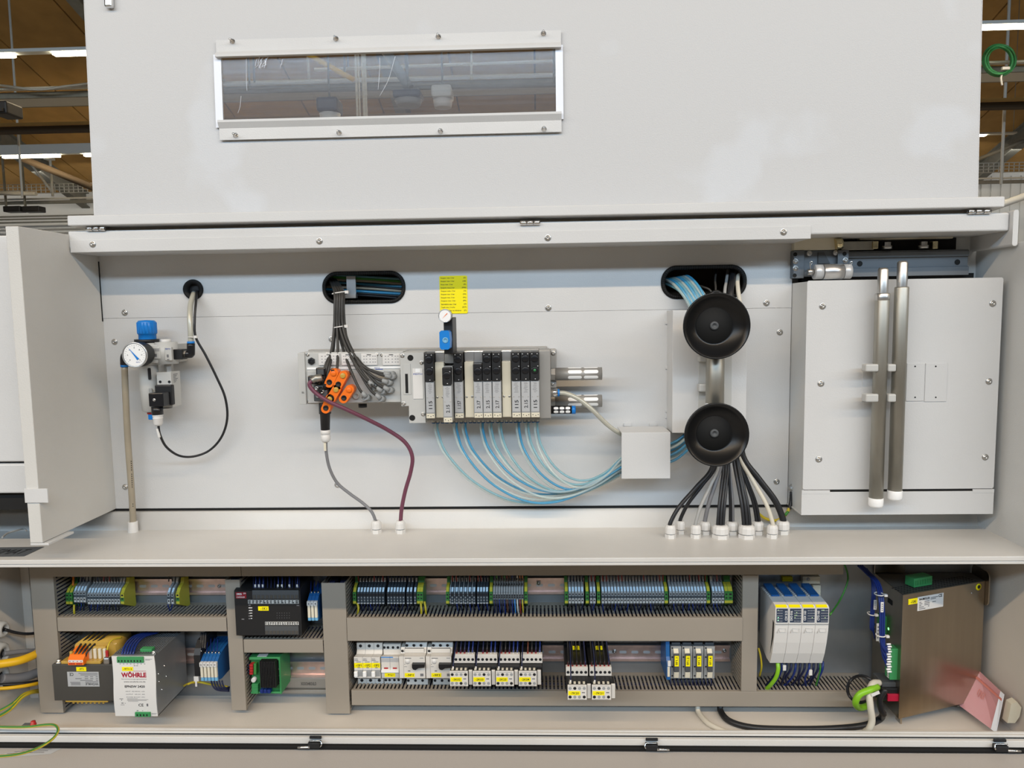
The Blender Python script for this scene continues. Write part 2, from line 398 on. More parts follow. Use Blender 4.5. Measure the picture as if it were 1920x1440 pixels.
t = thing('cable_tray', 'grey cable tray hanging in front of the brown roof', 'cable tray', (0, 12.2, P(80, 182, 12.2).z))
z0, z1 = P(80, 183, 12.2).z, P(80, 172, 12.2).z
MB().box(-20, 20, 12.2, 12.24, z0, z1).build('side_rail', 'hall_steel', t); MB().box(-20, 20, 12.7, 12.74, z0, z1).build('side_rail', 'hall_steel', t)
MB().box(-20, 20, 12.24, 12.7, z0, z0+.02).build('tray_bed', 'hall_pale', t)
tag(cable('hanging_cable', [(-120, 150, 11.9), (0, 160, 11.9), (70, 168, 11.9), (130, 161, 11.9), (240, 150, 11.9), (420, 150, 11.9)], .02, 'cable_lightgrey'), 'thin pale cable sagging below the roof beside the lid', 'cable')
hbar('roof_beam', 80, 236, 246, 14.0, .2, 'roof_dark', 'dark horizontal roof beam crossing behind the lid', 'beam')
hbar('purlin', 80, 229, 235, 14.3, .1, 'roof_brown', 'brown purlin resting on the dark roof beam', 'beam')
# wire mesh tray far back
t = thing('mesh_tray', 'wire mesh cable tray far behind near the hall wall', 'cable tray', (0, 21, P(80, 362, 21).z))
z0, z1 = P(80, 362, 21).z, P(80, 345, 21).z
for k in range(4): z = z0+(z1-z0)*k/3; MB().box(-20, 20, 21, 21.02, z-.008, z+.008).build('long_wire', 'hall_pale', t)
b = MB()
for k in range(300): x = -20+k*.135; b.box(x, x+.014, 21, 21.02, z0, z1)
o = b.build('cross_wires', 'hall_pale', t); o['kind'] = 'stuff'
hbar('pipe', 80, 371, 374, 20.5, .06, 'hall_pale', 'upper grey pipe running below the mesh tray', 'pipe')
hbar('pipe', 80, 376, 382, 20.5, .08, 'hall_steel', 'lower dark pipe running below the mesh tray', 'pipe')
for py, lb in ((411, 'topmost of three thin pipes on the far hall wall'), (416, 'middle of three thin pipes on the far hall wall'), (422, 'lowest of three thin pipes on the far hall wall')):
    p0, p1 = P(-200, py, 23.5), P(600, py, 23.5); p1.z = p0.z
    tag(MB().cyl(p0, p1, .028, n=8).build('wall_pipe', 'hall_steel'), lb, 'pipe')
for x0, x1, lb in ((5, 37, 'black box hanging beside the hall pipes, outer one'), (41, 73, 'black box hanging beside the hall pipes, next to the bracket')):
    a, c, z0, z1 = RC(x0, 386, x1, 397, 20.2); t = thing('junction_box', lb, 'box', (a, 20.2, z0))
    MB().box(a, c, 20.2, 20.5, z0, z1, .02).build('body', 'black', t); MB().box(a+.03, a+.07, 20.25, 20.3, z1, ROOF(20.3)).build('hanger', 'hall_steel', t)
t = thing('wall_bracket', 'pale strut bracket with diagonal brace hanging above mesh tray', 'bracket', P(98, 372, 20.8))
MB().cyl(P(94, 300, 20.8), P(99, 368, 20.8), .035, n=6).build('upright', 'hall_pale', t); MB().cyl(P(52, 300, 20.8), P(98, 360, 20.8), .035, n=6).build('brace', 'hall_pale', t)
a, c, z0, z1 = RC(86, 296, 99, 300, 20.8); MB().box(a, c, 20.7, 20.9, z0, z1).build('foot_plate', 'hall_pale', t)
t = thing('roof_brace', 'dark diagonal brace under the roof behind the lid', 'brace', P(50, 298, 18))
MB().cyl(P(45, 298, 18), P(175, 352, 18), .09, n=6).build('bar', 'roof_dark', t)
for px, y0, y1, lb in ((36, 247, 370, 'thin hanger rod below the dark roof beam beside lamp'), ):
    q = P(px, y0, 15); tag(MB().cyl((q.x, 15, ROOF(15)), P(px+6, y1, 15), .022, n=6).build('hanger_rod', 'hall_pale'), lb, 'rod')
q = P(1883, 205, 15); tag(MB().cyl((q.x, 15, ROOF(15)), P(1877, 345, 15), .028, n=6).build('hanger_rod', 'hall_pale'), 'grey hanger rod dropping below the green cable coil', 'rod')
tag(MB().cyl(P(1830, 300, 19), P(1925, 262, 19), .05, n=6).build('diagonal_pipe', 'hall_steel'), 'grey diagonal pipe rising past the lid edge', 'pipe')
tag(MB().cyl(P(1845, 395, 12), P(1930, 365, 12), .06, n=6).build('diagonal_pipe', 'hall_pale'), 'beige sloping bar above the machine shoulder', 'pipe')
tag(MB().cyl(P(-5, 300+62, 20), P(68, 363, 20), .06, n=8).build('vent_pipe', 'hall_pale'), 'short bright pipe end in front of the mesh tray', 'pipe')
b = MB(); a, c, z0, z1 = RC(-20, 188, 12, 213, 9); b.box(a, c, 9, 9.3, z0, z1, .02); b.box(a, c-.03, 8.96, 9.0, z0+.02, z0+.06); tag(b.build('floodlight', 'black'), 'black floodlight housing cut off by the picture edge', 'lamp')
# coil of green cable
t = thing('cable_coil', 'coil of green cable hanging from the tray', 'cable', P(1875, 82, 11.8))
rnd = random.Random(3)
for k in range(7):
    cx, cz, r_ = 1875+rnd.uniform(-4, 3), 112+rnd.uniform(-2, 3), 26+rnd.uniform(-3, 4)
    MB().tube([P(cx+r_*math.cos(a_), cz+r_*1.02*math.sin(a_), 11.7+.03*k+.03*math.sin(3*a_)) for a_ in [2*math.pi*i/28 for i in range(28)]], .016, 6, closed=True).build('loop', 'green', t)
cable('tail', [(1878, 140, 11.7), (1877, 148, 11.7), (1879, 160, 11.7)], .014, 'white', t); a, c, z0, z1 = RC(1876, 127, 1890, 132, 11.65); MB().box(a, c, 11.6, 11.64, z0, z1).build('paper_tag', 'white', t)
# things seen through the lid window
t = thing('column', 'pale twin pipe column seen through the lid window', 'column', (P(677, 150, 9).x, 9, -1.6))
for px, r_ in ((668, .014), (673, .010), (682, .022), (686, .010)): c = P(px, 150, 9); MB().cyl((c.x, 9, -1.6), (c.x, 9, 4.6), r_, n=8).build('pipe', 'cream', t)
def hang(t, x, y, z, m='hall_steel'): MB().cyl((x, y, z), (x, y, ROOF(y)), .012, n=6).build('hanger', m, t)
def wpipe(p0, p1, r_, m, lb, Y=10):
    a, c = P(*p0, Y), P(*p1, Y); t = thing('overhead_pipe', lb, 'pipe', a); MB().cyl(a, c, r_, n=8).build('pipe', m, t)
    for u in (.12, .88): q = a.lerp(c, u); hang(t, q.x, q.y, q.z)
wpipe((590, 131), (1120, 112), .022, 'cream', 'uppermost pale pipe seen through the lid window')
wpipe((390, 160), (1130, 140), .02, 'hall_pale', 'middle pale pipe seen through the lid window', 9.5)
wpipe((380, 173), (1130, 157), .03, 'hall_steel', 'lower green grey pipe seen through the lid window', 9.4)
wpipe((520, 70), (664, 150), .03, 'cable_yellow', 'yellow diagonal pipe seen through the lid window', 9.2)
wpipe((720, 90), (768, 165), .06, 'hall_steel', 'dark slanting strut seen through the lid window', 9.2)
wpipe((577, 95), (579, 150), .015, 'cream', 'thin vertical pipe end seen through the lid window', 9.9)
wpipe((884, 95), (884, 150), .015, 'cream', 'thin hanger between pipes seen through the lid window', 9.4)
def fixture(x0, y0, x1, y1, m0, m1, lb, nm='hall_light'):
    a, c, z0, z1 = RC(x0, y0, x1, y1, 9.0); t = thing(nm, lb, 'lamp', ((a+c)/2, 9.0, z0))
    MB().box(a, c, 9, 9.3, z0+(z1-z0)*.4, z1, .03).build('housing', m0, t); MB().cyl(((a+c)/2, 9.15, z0), ((a+c)/2, 9.15, z0+(z1-z0)*.4), (c-a)*.42, (c-a)*.5, 14).build('shade', m1, t); hang(t, (a+c)/2, 9.15, z1)
fixture(735, 165, 788, 192, 'navy', 'plastic_grey', 'dark blue hall light seen through the lid window')
fixture(808, 157, 846, 196, 'hall_pale', 'white', 'white round hall light seen through the lid window')
fixture(592, 180, 632, 225, 'navy', 'hall_pale', 'grey drum lamp at the window bottom edge')

# ================================================================ machine housing
YP, YM, YD = 1.505, 1.52, 1.44          # back panel, lower mounting plate, duct fronts
ZS, ZF = -0.440, -0.820                 # shelf top, cabinet floor
XL, XR = -0.896, 0.880
hs = thing('machine_housing', 'light grey sheet metal machine housing with shelf and open electrical cabinet below', 'machine', (0, 1.5, ZF))
bp = MB().box(XL, 0.506, YP, YP+.002, -.3985, .0019, .0004).build('back_panel', 'paint', hs)
o1 = RC(608, 512, 757, 566, YP); o2 = RC(1243, 501, 1396, 556, YP)
GR = P(363, 543, YP)
up = holed_plate('upper_panel', [(XL, .0024), (.506, .0024), (.506, .155), (XL, .155)],
    [rrect(*o1, .0268), rrect(*o2, .0268), circ(GR.x, GR.z, .019)], YP-.0005, YP+.002, 'paint', hs)
b = MB(); b.box(XL-.004, .503, YP+.09, YP+.10, -.1, .16); b.box(XL-.004, .503, YP+.003, YP+.1, -.105, -.1); b.box(XL-.004, .503, YP+.003, YP+.1, .156, .16); b.build('rear_cavity', 'roof_dark', hs)
b = MB(); x0 = P(185, 530, YP).x; b.box(XL-.0015, XL+.0005, YP-.004, YP+.02, -.004, .118); b.build('edge_gap', 'dark', hs)
for p in ((234, 586), (1028, 577), (1437, 568)): screw(*p, YP-.001, up)
for p in ((215, 641), (235, 913), (622, 636), (1462, 623), (1456, 903), (633, 909)): screw(*p, YP, bp)
# riser and shelf
MB().box(XL, .506, YP-.0007, YP+.004, -.4060, -.3987).build('seam_shade_strip', 'dark', hs)  # dark strip standing in for the shade inside the gap under the panel
b = MB(); b.sm = True
b.prism([(YP+.03, -.4035), (1.500, -.4035), (1.4965, -.4045), (1.4945, -.4075), (1.4885, -.4375), (1.4875, ZS), (1.4875, -.446), (YP+.03, -.446)], 'X', -1.5, XR); b.build('riser', 'paint_shelf', hs)
b = MB(); b.box(-1.5, XR+.03, 1.30, 1.50, ZS-.0085, ZS, .0012); shelf = b.build('shelf', 'paint_shelf', hs)
b = MB(); b.box(-1.5, XR+.03, 1.3012, 1.50, ZS-.0145, ZS-.0092, .001); b.build('shelf_edge', 'paint_shelf', hs)
# left side plate
b = MB(); b.box(-.919, XL, 1.272, YP+.004, -.399, .163, .0012); lp = b.build('side_plate', 'paint_side', hs); lp['label'] = 'grey upright side plate beside the air regulator'
b = MB(); b.box(-.921, -.8785, 1.2695, 1.2725, -.3245, -.299, .0005); b.build('tab', 'paint', lp)
b = MB(); b.box(-.919, -.885, 1.272, 1.345, -.4035, -.3995, .0006); b.build('foot_flange', 'paint', lp)
# lintel
b = MB(); b.box(XL-.002, .866, 1.4115, YP+.05, .1365, .1695, .003); lb = b.build('lintel_beam', 'paint', hs)
b = MB(); b.sm = False; x1 = P(1520, 448, 1.41).x; b.box(-.8935, x1, 1.4085, 1.4115, .1285, .1525, .001); b.box(-.8935, .504, 1.4115, YP+.01, .1285, .1305); cs = b.build('cover_strip', 'paint', hs)
for p in ((174, 458), (599, 452), (1027, 446), (1469, 435)): screw(*p, 1.4085, cs)
# right wall and its rounded arm
b = MB(); b.box(XR, XR+.02, 1.272, YP+.05, ZS-.02, .115, .001); rw = b.build('side_wall', 'paint_grey', hs)
a = P(1896, 430, 1.405)
prof = rrect(.867, .8765, .108, .173, .0045); b = MB(); b.prism(prof, 'Y', 1.402, YP+.05); b.build('corner_arm', 'paint', hs)
# covers of the neighbouring machine at the outer side
z_a, z_b = P(30, 866, 1.33).z, P(30, 441, 1.33).z
XLL_ = -1.117
nb = thing('neighbour_cover', 'pale cover panels of the adjoining machine beside the side plate', 'cover', (-1.2, 1.36, ZS))
MB().box(-1.6, -.921, 1.33, 1.36, z_a, z_b, .003).build('upper_cover', 'paint', nb)
MB().box(-1.6, -.921, 1.33, 1.36, P(30, 925, 1.33).z, P(30, 870, 1.33).z, .003).build('lower_cover', 'paint', nb)
MB().box(-1.6, -.921, 1.345, 1.36, P(30, 930, 1.33).z-.03, z_b-.01).build('frame', 'dark', nb)
MB().box(-1.6, -.93, 1.545, 1.9, -1.6, z_b-.01).build('body', 'paint_grey', nb); MB().box(-1.6, XLL_-.006, 1.31, 1.54, -.819, -.4565).build('lower_body', 'paint_grey', nb)
# right-hand box with cover plate
X0, X1 = .506, .8655
b = MB(); b.box(X0+.001, X1-.001, 1.4225, YP+.03, -.397, .0505, .001); bx_ = b.build('box_body', 'paint_grey', hs)
z_c = P(1690, 917, 1.42).z
b = MB(); b.prism(rrect(X0, X1, z_c, .052, .004), 'Y', 1.420, 1.4225); bc = b.build('box_cover', 'paint', hs)
for p in ((1542, 574), (1861, 569), (1539, 719), (1854, 715), (1535, 861), (1847, 857)): screw(*p, 1.420, bc)
MB().box(X0+.003, X1-.003, 1.4212, 1.4226, z_c-.0055, z_c-.0003).build('cover_seam_shade', 'dark', hs)  # black piece that paints shade into the slit below the cover
b = MB(); zz = -.397; b.box(X0-.002, X1+.001, 1.4195, 1.4225, zz, z_c-.0048, .0006)
for q0, q1 in ((X0-.002, P(1556, 920, 1.42).x), (P(1824, 915, 1.42).x, X1+.001)): b.box(q0, q1, 1.419, 1.4224, z_c-.0085, z_c-.0012, .0004)
b.box(X0-.002, X1+.001, 1.4225, YP, zz, zz+.002); b.build('box_lower_strip', 'paint', hs)
b = MB(); b.box(.5065, .88, YP+.03, YP+.04, -.45, .16); b.build('rear_sheet', 'paint_grey', hs)
# lower cabinet
MB().box(-1.6, .95, 1.33, 1.9, -1.6, -.825).build('plinth', 'paint_grey', hs); MB().box(-.925, .95, 1.61, 1.9, -.824, .165).build('rear_body', 'paint_grey', hs)
XLL, XRR = -1.117, .908
MB().box(-1.16, XRR+.05, YM, YM+.004, ZF, -.455).build('mounting_plate', 'zinc_plate', hs)
cf = MB().box(-1.6, XRR+.05, 1.30, YM+.03, ZF-.004, ZF).build('cabinet_floor', 'cabinet_paint', hs)
lw = MB().box(XLL-.004, XLL, 1.30, YM+.02, ZF, -.455).build('cabinet_wall', 'cabinet_paint', hs)
MB().box(XRR, XRR+.004, 1.30, YM+.02, ZF, -.455).build('cabinet_wall', 'cabinet_paint', hs)
MB().box(XLL, XLL+.019, YM-.012, YM, ZF, -.455, .001).build('frame_upright', 'cabinet_paint', hs)
b = MB(); b.box(-1.6, XRR+.05, 1.306, 1.312, ZF, P(960, 1368, 1.309).z, .001); b.box(-1.6, XRR+.05, 1.300, 1.306, ZF, -.7715, .0008); b.build('front_lip', 'paint_shelf', hs); MB().box(-1.6, XRR+.05, 1.2993, 1.301, -.7772, -.7752).build('lip_seam_shade', 'dark', hs)  # the dark strip paints in the shaded gap between lip and flange
zg0, zg1 = P(960, 1402, 1.298).z, P(960, 1394, 1.298).z
b = MB(); b.box(-1.6, XRR+.3, 1.292, 1.300, zg1+.0005, -.7775, .0012); b.build('front_flange', 'paint_shelf', hs)
b = MB(); b.box(-1.6, XRR+.3, 1.286, 1.297, zg0+.0005, zg1, .002); b.build('gasket', 'rubber_dull', hs)
b = MB(); b.box(XRR-.012, XRR+.004, 1.300, 1.312, ZF, -.4545, .002); b.build('front_upright', 'paint_shelf', hs)
dr = thing('cabinet_door', 'grey inner face of the folded down lower cabinet door', 'door', (0, 1.28, zg0-.01))
b = MB(); b.prism([(1.2875, zg0), (1.2875, zg0-.006), (1.00, zg0-.062), (1.00, zg0-.056)], 'X', -1.6, XRR+.3); b.build('door_leaf', 'door_paint', dr)
# sticker on the door
def on_door(px, py):
    d = ray(px, py); k = (0.056/.288)                                     # z = z_a - k*(1.288-Y)
    z_a_ = zg0+.0002; t_ = (z_a_-k*1.288)/(d.z-k*d.y); return d*t_+Vector((0, 0, .0003))
b = MB(); b.quad(on_door(14, 1412), on_door(116, 1403), on_door(95, 1414), on_door(-30, 1424)); b.build('sticker', 'label_silver', dr)
b = MB()
for k in range(3): y_ = 1406+k*3.2; b.quad(on_door(42-k*14, y_), on_door(98-k*7, y_-2), on_door(96-k*7, y_-.9), on_door(40-k*14, y_+1.1))
b.build('fine_print', 'ink_grey', dr)['kind'] = 'stuff'
# clamps on the front edge
def clamp(px, py, flip, lb):
    c = P(px, py, 1.29); t = thing('edge_clamp', lb, 'clamp', c, 'toggle clamps along the cabinet front edge')
    s_ = -1 if flip else 1
    MB().box(c.x-.011, c.x+.011, 1.288, 1.2915, c.z+.0045, c.z+.0095, .0008).build('catch_plate', 'black', t)
    MB().box(c.x-.012, c.x+.010, 1.279, 1.2915, c.z-.0085, c.z+.0015, .001).build('body', 'black', t)
    MB().tube(spline([(c.x-s_*.010, 1.282, c.z-.007), (c.x-s_*.0135, 1.28, c.z-.002), (c.x-s_*.012, 1.283, c.z+.003), (c.x-s_*.004, 1.284, c.z+.0034), (c.x+s_*.010, 1.284, c.z+.0032)]), .0013, 6).build('bail', 'chrome', t)
    MB().cyl((c.x+s_*.008, 1.279, c.z-.0055), (c.x+s_*.030, 1.277, c.z-.0055), .0024, .0014, 8).build('lever', 'chrome', t)
clamp(592, 1389, True, 'black edge clamp below the grey green-board post'); clamp(1222, 1393, False, 'black edge clamp in the middle of the front edge'); clamp(1874, 1395, False, 'black edge clamp under the stainless drive')
# name plate on the shelf
def on_shelf(px, py): q = PZp(px, py, ZS+.0006); return q
t = thing('name_plate', 'engraved grey name plate on the shelf edge', 'sign', on_shelf(0, 1035))
b = MB(); c0, c1, c2, c3 = on_shelf(-60, 1027), on_shelf(83, 1025), on_shelf(45, 1043), on_shelf(-100, 1045)
b.quad(c0, c1, c2, c3); b.build('plate', 'anodised', t)
cu = bpy.data.curves.new('lettering', 'FONT'); cu.body = 'PROFIMAT'; cu.shear = .25; to = bpy.data.objects.new('l', cu); me = bpy.data.meshes.new_from_object(to); bpy.data.objects.remove(to)
xs = [v.co.x for v in me.vertices]; ys = [v.co.y for v in me.vertices]
xa, xb_ = c0.x+.03, c1.x-.012; ya, yb = c2.y+.012, c1.y-.016
for v in me.vertices: v.co = (xa+(xb_-xa)*(v.co.x-min(xs))/(max(xs)-min(xs)), ya+(yb-ya)*(v.co.y-min(ys))/(max(ys)-min(ys)), ZS+.0009)
me.transform(wm(t).inverted()); me.materials.append(M['ink']); o = bpy.data.objects.new('lettering', me); C.objects.link(o); o.parent = t
b = MB()
for k in range(2): yy = ya-.006-.005*k; b.quad((xa, yy, ZS+.0009), (xb_-.02-.01*k, yy, ZS+.0009), (xb_-.02-.01*k, yy+.002, ZS+.0009), (xa, yy+.002, ZS+.0009))
b.build('fine_print', 'ink_grey', t)['kind'] = 'stuff'
tag(cable('bent_wire', [(4, 1008, 1.36), (14, 1000, 1.38), (30, 995, 1.395), (44, 992, 1.41), (50, 995, 1.405)], .0018, 'cable_lightgrey'), 'bent grey wire stub on the shelf beside the side plate', 'wire')

# ================================================================ open lid
LT = R(2.0)
lid = thing('machine_hood', 'large open white lid with a scratched window standing above the housing', 'lid', (0, 1.485, .205), rot=(-LT, 0, 0))
LM = wm(lid); LI = LM.inverted()
def PL(px, py, off=0.0):
    """pixel on the lid face (local coordinates), off metres in front of it"""
    o_ = LI @ Vector((0, 0, 0)); d = (LI.to_3x3() @ ray(px, py)); t_ = (-off-o_.y)/d.y; q = o_+d*t_; return q
def RL(x0, y0, x1, y1, off=0.0):
    cx, cy = (x0+x1)/2, (y0+y1)/2
    return PL(x0, cy, off).x, PL(x1, cy, off).x, PL(cx, y1, off).z, PL(cx, y0, off).z
hole = RL(417, 95, 1042, 228)
holed_plate('lid_panel', [(-.8875, -.012), (.849, -.012), (.849, .62), (-.8875, .62)], [[(hole[0], hole[2]), (hole[1], hole[2]), (hole[1], hole[3]), (hole[0], hole[3])]], 0.0, .003, 'paint_lid', lid, local=True)
for q0, q1 in ((-.8885, -.8865), (.848, .8500)): MB().box(q0, q1, .0, .028, -.01, .62).build('side_fold', 'paint', lid, True)
b = MB(); b.box(-.889, .8485, -.086, .004, -.030, -.011, .002); b.build('lid_flange', 'paint', lid, True)
# the pane with its film edges
x0, x1, z0, z1 = RL(403, 94, 1056, 232, .003)
MB().box(x0, x1, -.0045, -.0005, z0, z1).build('window_pane', 'pane', lid, True)
xa, _, _, _ = RL(417, 94, 1056, 232, .003); xc = RL(403, 94, 1042, 232, .003)[1]
for q0, q1 in ((x0, xa), (xc, x1)): MB().box(q0, q1, -.0052, -.0046, z0, z1).build('film_edge', 'film_white', lid, True)
def strip(px0, py0, px1, py1, nm, up_):
    x0, x1, z0, z1 = RL(px0, py0, px1, py1, .006); b = MB(); h = (z1-z0)
    if up_: b.prism([(-.004, z1), (-.0065, z1), (-.0065, z0+h*.35), (-.014, z0+h*.12), (-.014, z0), (-.005, z0)], 'X', x0, x1)
    else: b.prism([(-.004, z0), (-.0065, z0), (-.0065, z1-h*.40), (-.014, z1-h*.12), (-.014, z1), (-.005, z1)], 'X', x0, x1)
    return b.build(nm, 'paint', lid, True)
sb = MB(); rs = random.Random(8)
for k in range(9):
    px, py = 478+rs.uniform(0, 55), 106+rs.uniform(0, 6); q = [PL(px+rs.uniform(-1, 1)-j*rs.uniform(.6, 2.2), py+j*rs.uniform(3, 6), .0050) for j in range(5)]; sb.tube(spline(q, 3), .0005, 4)
for pts in (((712, 108), (712, 130), (709, 168)), ((741, 106), (728, 150), (712, 180)), ((462, 110), (462, 150), (463, 170)), ((452, 180), (450, 200), (446, 212))): sb.tube(spline([PL(*p, .0050) for p in pts], 4), .0004, 4)
sb.build('scratches', 'film_white', lid, True)['kind'] = 'stuff'
s1 = strip(405, 66, 1052, 100, 'clamp_strip', True); s2 = strip(411, 219, 1053, 255, 'clamp_strip', False)
def stud(px, py, par):
    q = PL(px, py, .0065); b = MB(); b.lathe(q, (0, -1, 0), [(0, .0052), (.001, .0052), (.0011, .004), (.004, .004), (.0042, .0022), (.013, .0021), (.0135, 0)], 12); b.build('bolt', 'chrome', par, True)
for px, py in ((436, 78), (630, 73), (822, 69), (1019, 63)): stud(px, py, s1)
for px, py in ((442, 254), (636, 249), (826, 246), (1020, 242)): stud(px, py, s2)
q = PL(207, 8, .0); b = MB(); b.box(q.x-.007, q.x+.009, -.012, 0, q.z-.010, q.z+.05, .004); b.build('latch_tongue', 'chrome', lid, True)
# hinges between lid and lintel
for px, py, wd in ((180, 429, 36), (994, 418, 38), (1836, 397, 44)):
    a_, c_ = P(px-wd/2, py, 1.409), P(px+wd/2, py, 1.409); c_.z = a_.z
    L_ = (c_.x-a_.x); b = MB()
    for k in range(3): b.cyl((a_.x+L_*k/3+.0006, 1.409, a_.z), (a_.x+L_*(k+1)/3-.0006, 1.409, a_.z), .0045, n=14)
    b.box(a_.x, c_.x, 1.409, 1.44, a_.z-.001, a_.z+.001); b.build('hinge', 'chrome', lid)
# ================================================================ things on the back panel
GP = P
# edge protection in the panel openings
def loop_trim(o_, r, lb):
    pts = [(x, YP-.001, z) for x, z in rrect(*o_, .0268, 10)]
    t = thing('edge_protector', lb, 'edge trim', (o_[0], YP, o_[2]))
    MB().tube(pts, r, 8, closed=True).build('trim_band', 'rubber_dull', t)
    b = MB(); n = len(pts)
    for i in range(n):
        a_, c_ = Vector(pts[i]), Vector(pts[(i+1) % n]); L_ = (c_-a_).length; k_ = max(1, int(L_/.0045))
        for j in range(k_): q = a_.lerp(c_, (j+.5)/k_); d = (c_-a_).normalized(); b.tube([q-d*.0006, q+d*.0006], r*1.07, 8)
    o = b.build('rib', 'rubber', t); o['kind'] = 'stuff'
loop_trim(o1, .0038, 'black ribbed edge trim around the slot with the grey cable bundle')
loop_trim(o2, .0042, 'black ribbed edge trim around the slot above the suction cups')
c = GR; t = thing('grommet', 'round black rubber grommet above the air regulator', 'grommet', (c.x, YP, c.z))
MB().lathe((c.x, YP+.004, c.z), (0, -1, 0), [(0, .011), (.006, .0115), (.009, .016), (.010, .0195), (.006, .0208), (.0045, .0208), (.0045, .017), (-.002, .017)], 28).build('ring', 'rubber_dull', t)
b = MB(); b.lathe((c.x, YP+.006, c.z), (0, -1, 0), [(0, .012), (.0005, .0)], 20); b.build('membrane', 'black', t)
# hoses passing behind the first slot
for i in range(9):
    y0 = 520+i*4.6; mm = ['tube_paleblue', 'wire_green', 'tube_beige', 'tube_blue', 'cable_black', 'tube_beige', 'tube_blue', 'cable_black', 'cable_black'][i]
    a_, c_ = P(600, y0-6, YP+.04), P(775, y0+5, YP+.045)
    tag(MB().tube(spline([a_, a_.lerp(c_, .5)+Vector((0, .004, .001*(i % 3))), c_]), .0030, 8).build('rear_hose', mm), ORD[i]+' thin hose from the top behind the cable bundle slot', 'hose', 'hoses behind the cable bundle slot')
b = MB(); x0, x1, z0, z1 = RC(651, 518, 668, 552, YP+.02); b.box(x0, x1, YP+.015, YP+.02, z0, z1); b.box(x0-.008, x1+.002, YP+.004, YP+.02, z0-.008, z0); tag(b.build('bracket', 'alu_bright'), 'small bare metal bracket inside the cable bundle slot', 'bracket')
# yellow sticker
st = thing('warning_sticker', 'yellow multilingual pressure sticker above the valve terminal', 'sticker', P(850, 588, YP-.001))
x0, x1, z0, z1 = RC(824.5, 517, 876.5, 588, YP-.001)
b = MB(); b.prism(rrect(x0, x1, z0, z1, .003), 'Y', YP-.0014, YP-.0006); b.build('sheet', 'yellow', st)
rows = [('Stopper max. 2 bar', '(D)'), ('Stopper max. 2 bar', '(GB)'), ('Stops max. 2 bar', '(E)'), ('Pysäytin max.2 bar', '(FIN)'), ('Stopper maks. 2 bar', '(N)'), ('Stopper max. 2 bar', '(DK)'), ('Stopper max. 2 bar', '(NL)'), ('Stoppeur max. 2 bar', '(FR)'), ('Szomeköra max. 2 bar', '(I)'), ('Teplå max. 2 turka', '(EST)'), ('Stopmax. 2 bar na rabobrau', '(P)')]
hh = (z1-z0)/11.6
for i, (s_, c_) in enumerate(rows):
    zz = z1-hh*(i+.95); wfrac = .030+.0008*len(s_)-.012
    lettering(s_, x0+.0025, x0+.0025+min(.048, .00155*len(s_)), zz, zz+hh*.5, YP-.0014, 'ink', st); lettering(c_, x1-.0025-.0017*len(c_), x1-.0025, zz, zz+hh*.5, YP-.0014, 'ink', st)

# ---------------------------------------------------------------- air regulator
ar = thing('air_service_unit', 'grey compressed air regulator with blue knob and pressure gauge', 'regulator', P(285, 770, 1.45))
Ya = 1.452
def vcyl(b, cx, y0, y1, Y, r0, r1=None, n=20):
    a_, c_ = P(cx, y1, Y), P(cx, y0, Y); c_.x = a_.x; b.cyl(a_, c_, r0, r1, n); return b
kx = 274.5; kb, kt = P(kx, 638, Ya), P(kx, 600, Ya); kb.x = kt.x
b = MB(); H_ = kt.z-kb.z; b.lathe((kb.x, Ya, kb.z), (0, 0, 1), [(0, .0165), (.012, .0165), (.0125, .018), (H_-.004, .0175), (H_-.001, .0145), (H_, 0)], 24)
for k in range(18): a_ = 2*math.pi*k/18; b.box(kb.x+.0173*math.cos(a_)-.0009, kb.x+.0173*math.cos(a_)+.0009, Ya+.0173*math.sin(a_)-.0009, Ya+.0173*math.sin(a_)+.0009, kb.z+.014, kt.z-.005)
b.build('pressure_knob', 'blue', ar)
b = MB(); vcyl(b, 275.5, 636, 642.5, Ya, .0228, n=28); b.build('collar', 'black', ar)
b = MB(); vcyl(b, 279, 642.5, 684, Ya, .0215, n=28); zt, zb_ = P(300, 646, Ya).z, P(300, 680, Ya).z; b.box(P(279, 660, Ya).x, P(315, 660, Ya).x, Ya-.019, Ya+.019, zb_, zt, .002); vcyl(b, 314, 641, 682, Ya, .0210, n=28)
b.box(P(279, 660, Ya).x, P(328, 660, Ya).x, Ya+.0, YP, zb_, zt); bd = b.build('body', 'plastic_lightgrey', ar)
x0, x1, z0, z1 = RC(276, 651, 300, 673, Ya-.0225); b = MB(); b.box(x0, x1, Ya-.0225, Ya-.015, z0, z1, .001); b.build('front_plate', 'plastic_lightgrey', ar)
lettering('FESTO', x0+.001, x0+.010, z1-.005, z1-.002, Ya-.0226, 'ink_blue', ar); printed_lines([(x0+.012, x1-.001, z1-.004-.002*k, z1-.003-.002*k) for k in range(3)]+[(x0+.013, x0+.019, z0+.004, z0+.010)], Ya-.0226, 'ink_grey', ar)
x0, x1, z0, z1 = RC(309, 651, 322, 676, Ya-.0215); b = MB(); b.box(x0, x1, Ya-.0222, Ya-.015, z0, z1, .001); b.build('front_plate', 'plastic_lightgrey', ar)
lettering('FESTO', x0+.002, x0+.012, z1-.005, z1-.002, Ya-.0223, 'ink_blue', ar); printed_lines([(x0+.004, x0+.008, z0+.006, z0+.012), (x0+.004, x0+.009, z0+.001, z0+.003)], Ya-.0223, 'ink_grey', ar)
b = MB(); vcyl(b, 311, 636, 643, Ya, .0095, n=18); b.build('cap', 'white', ar)
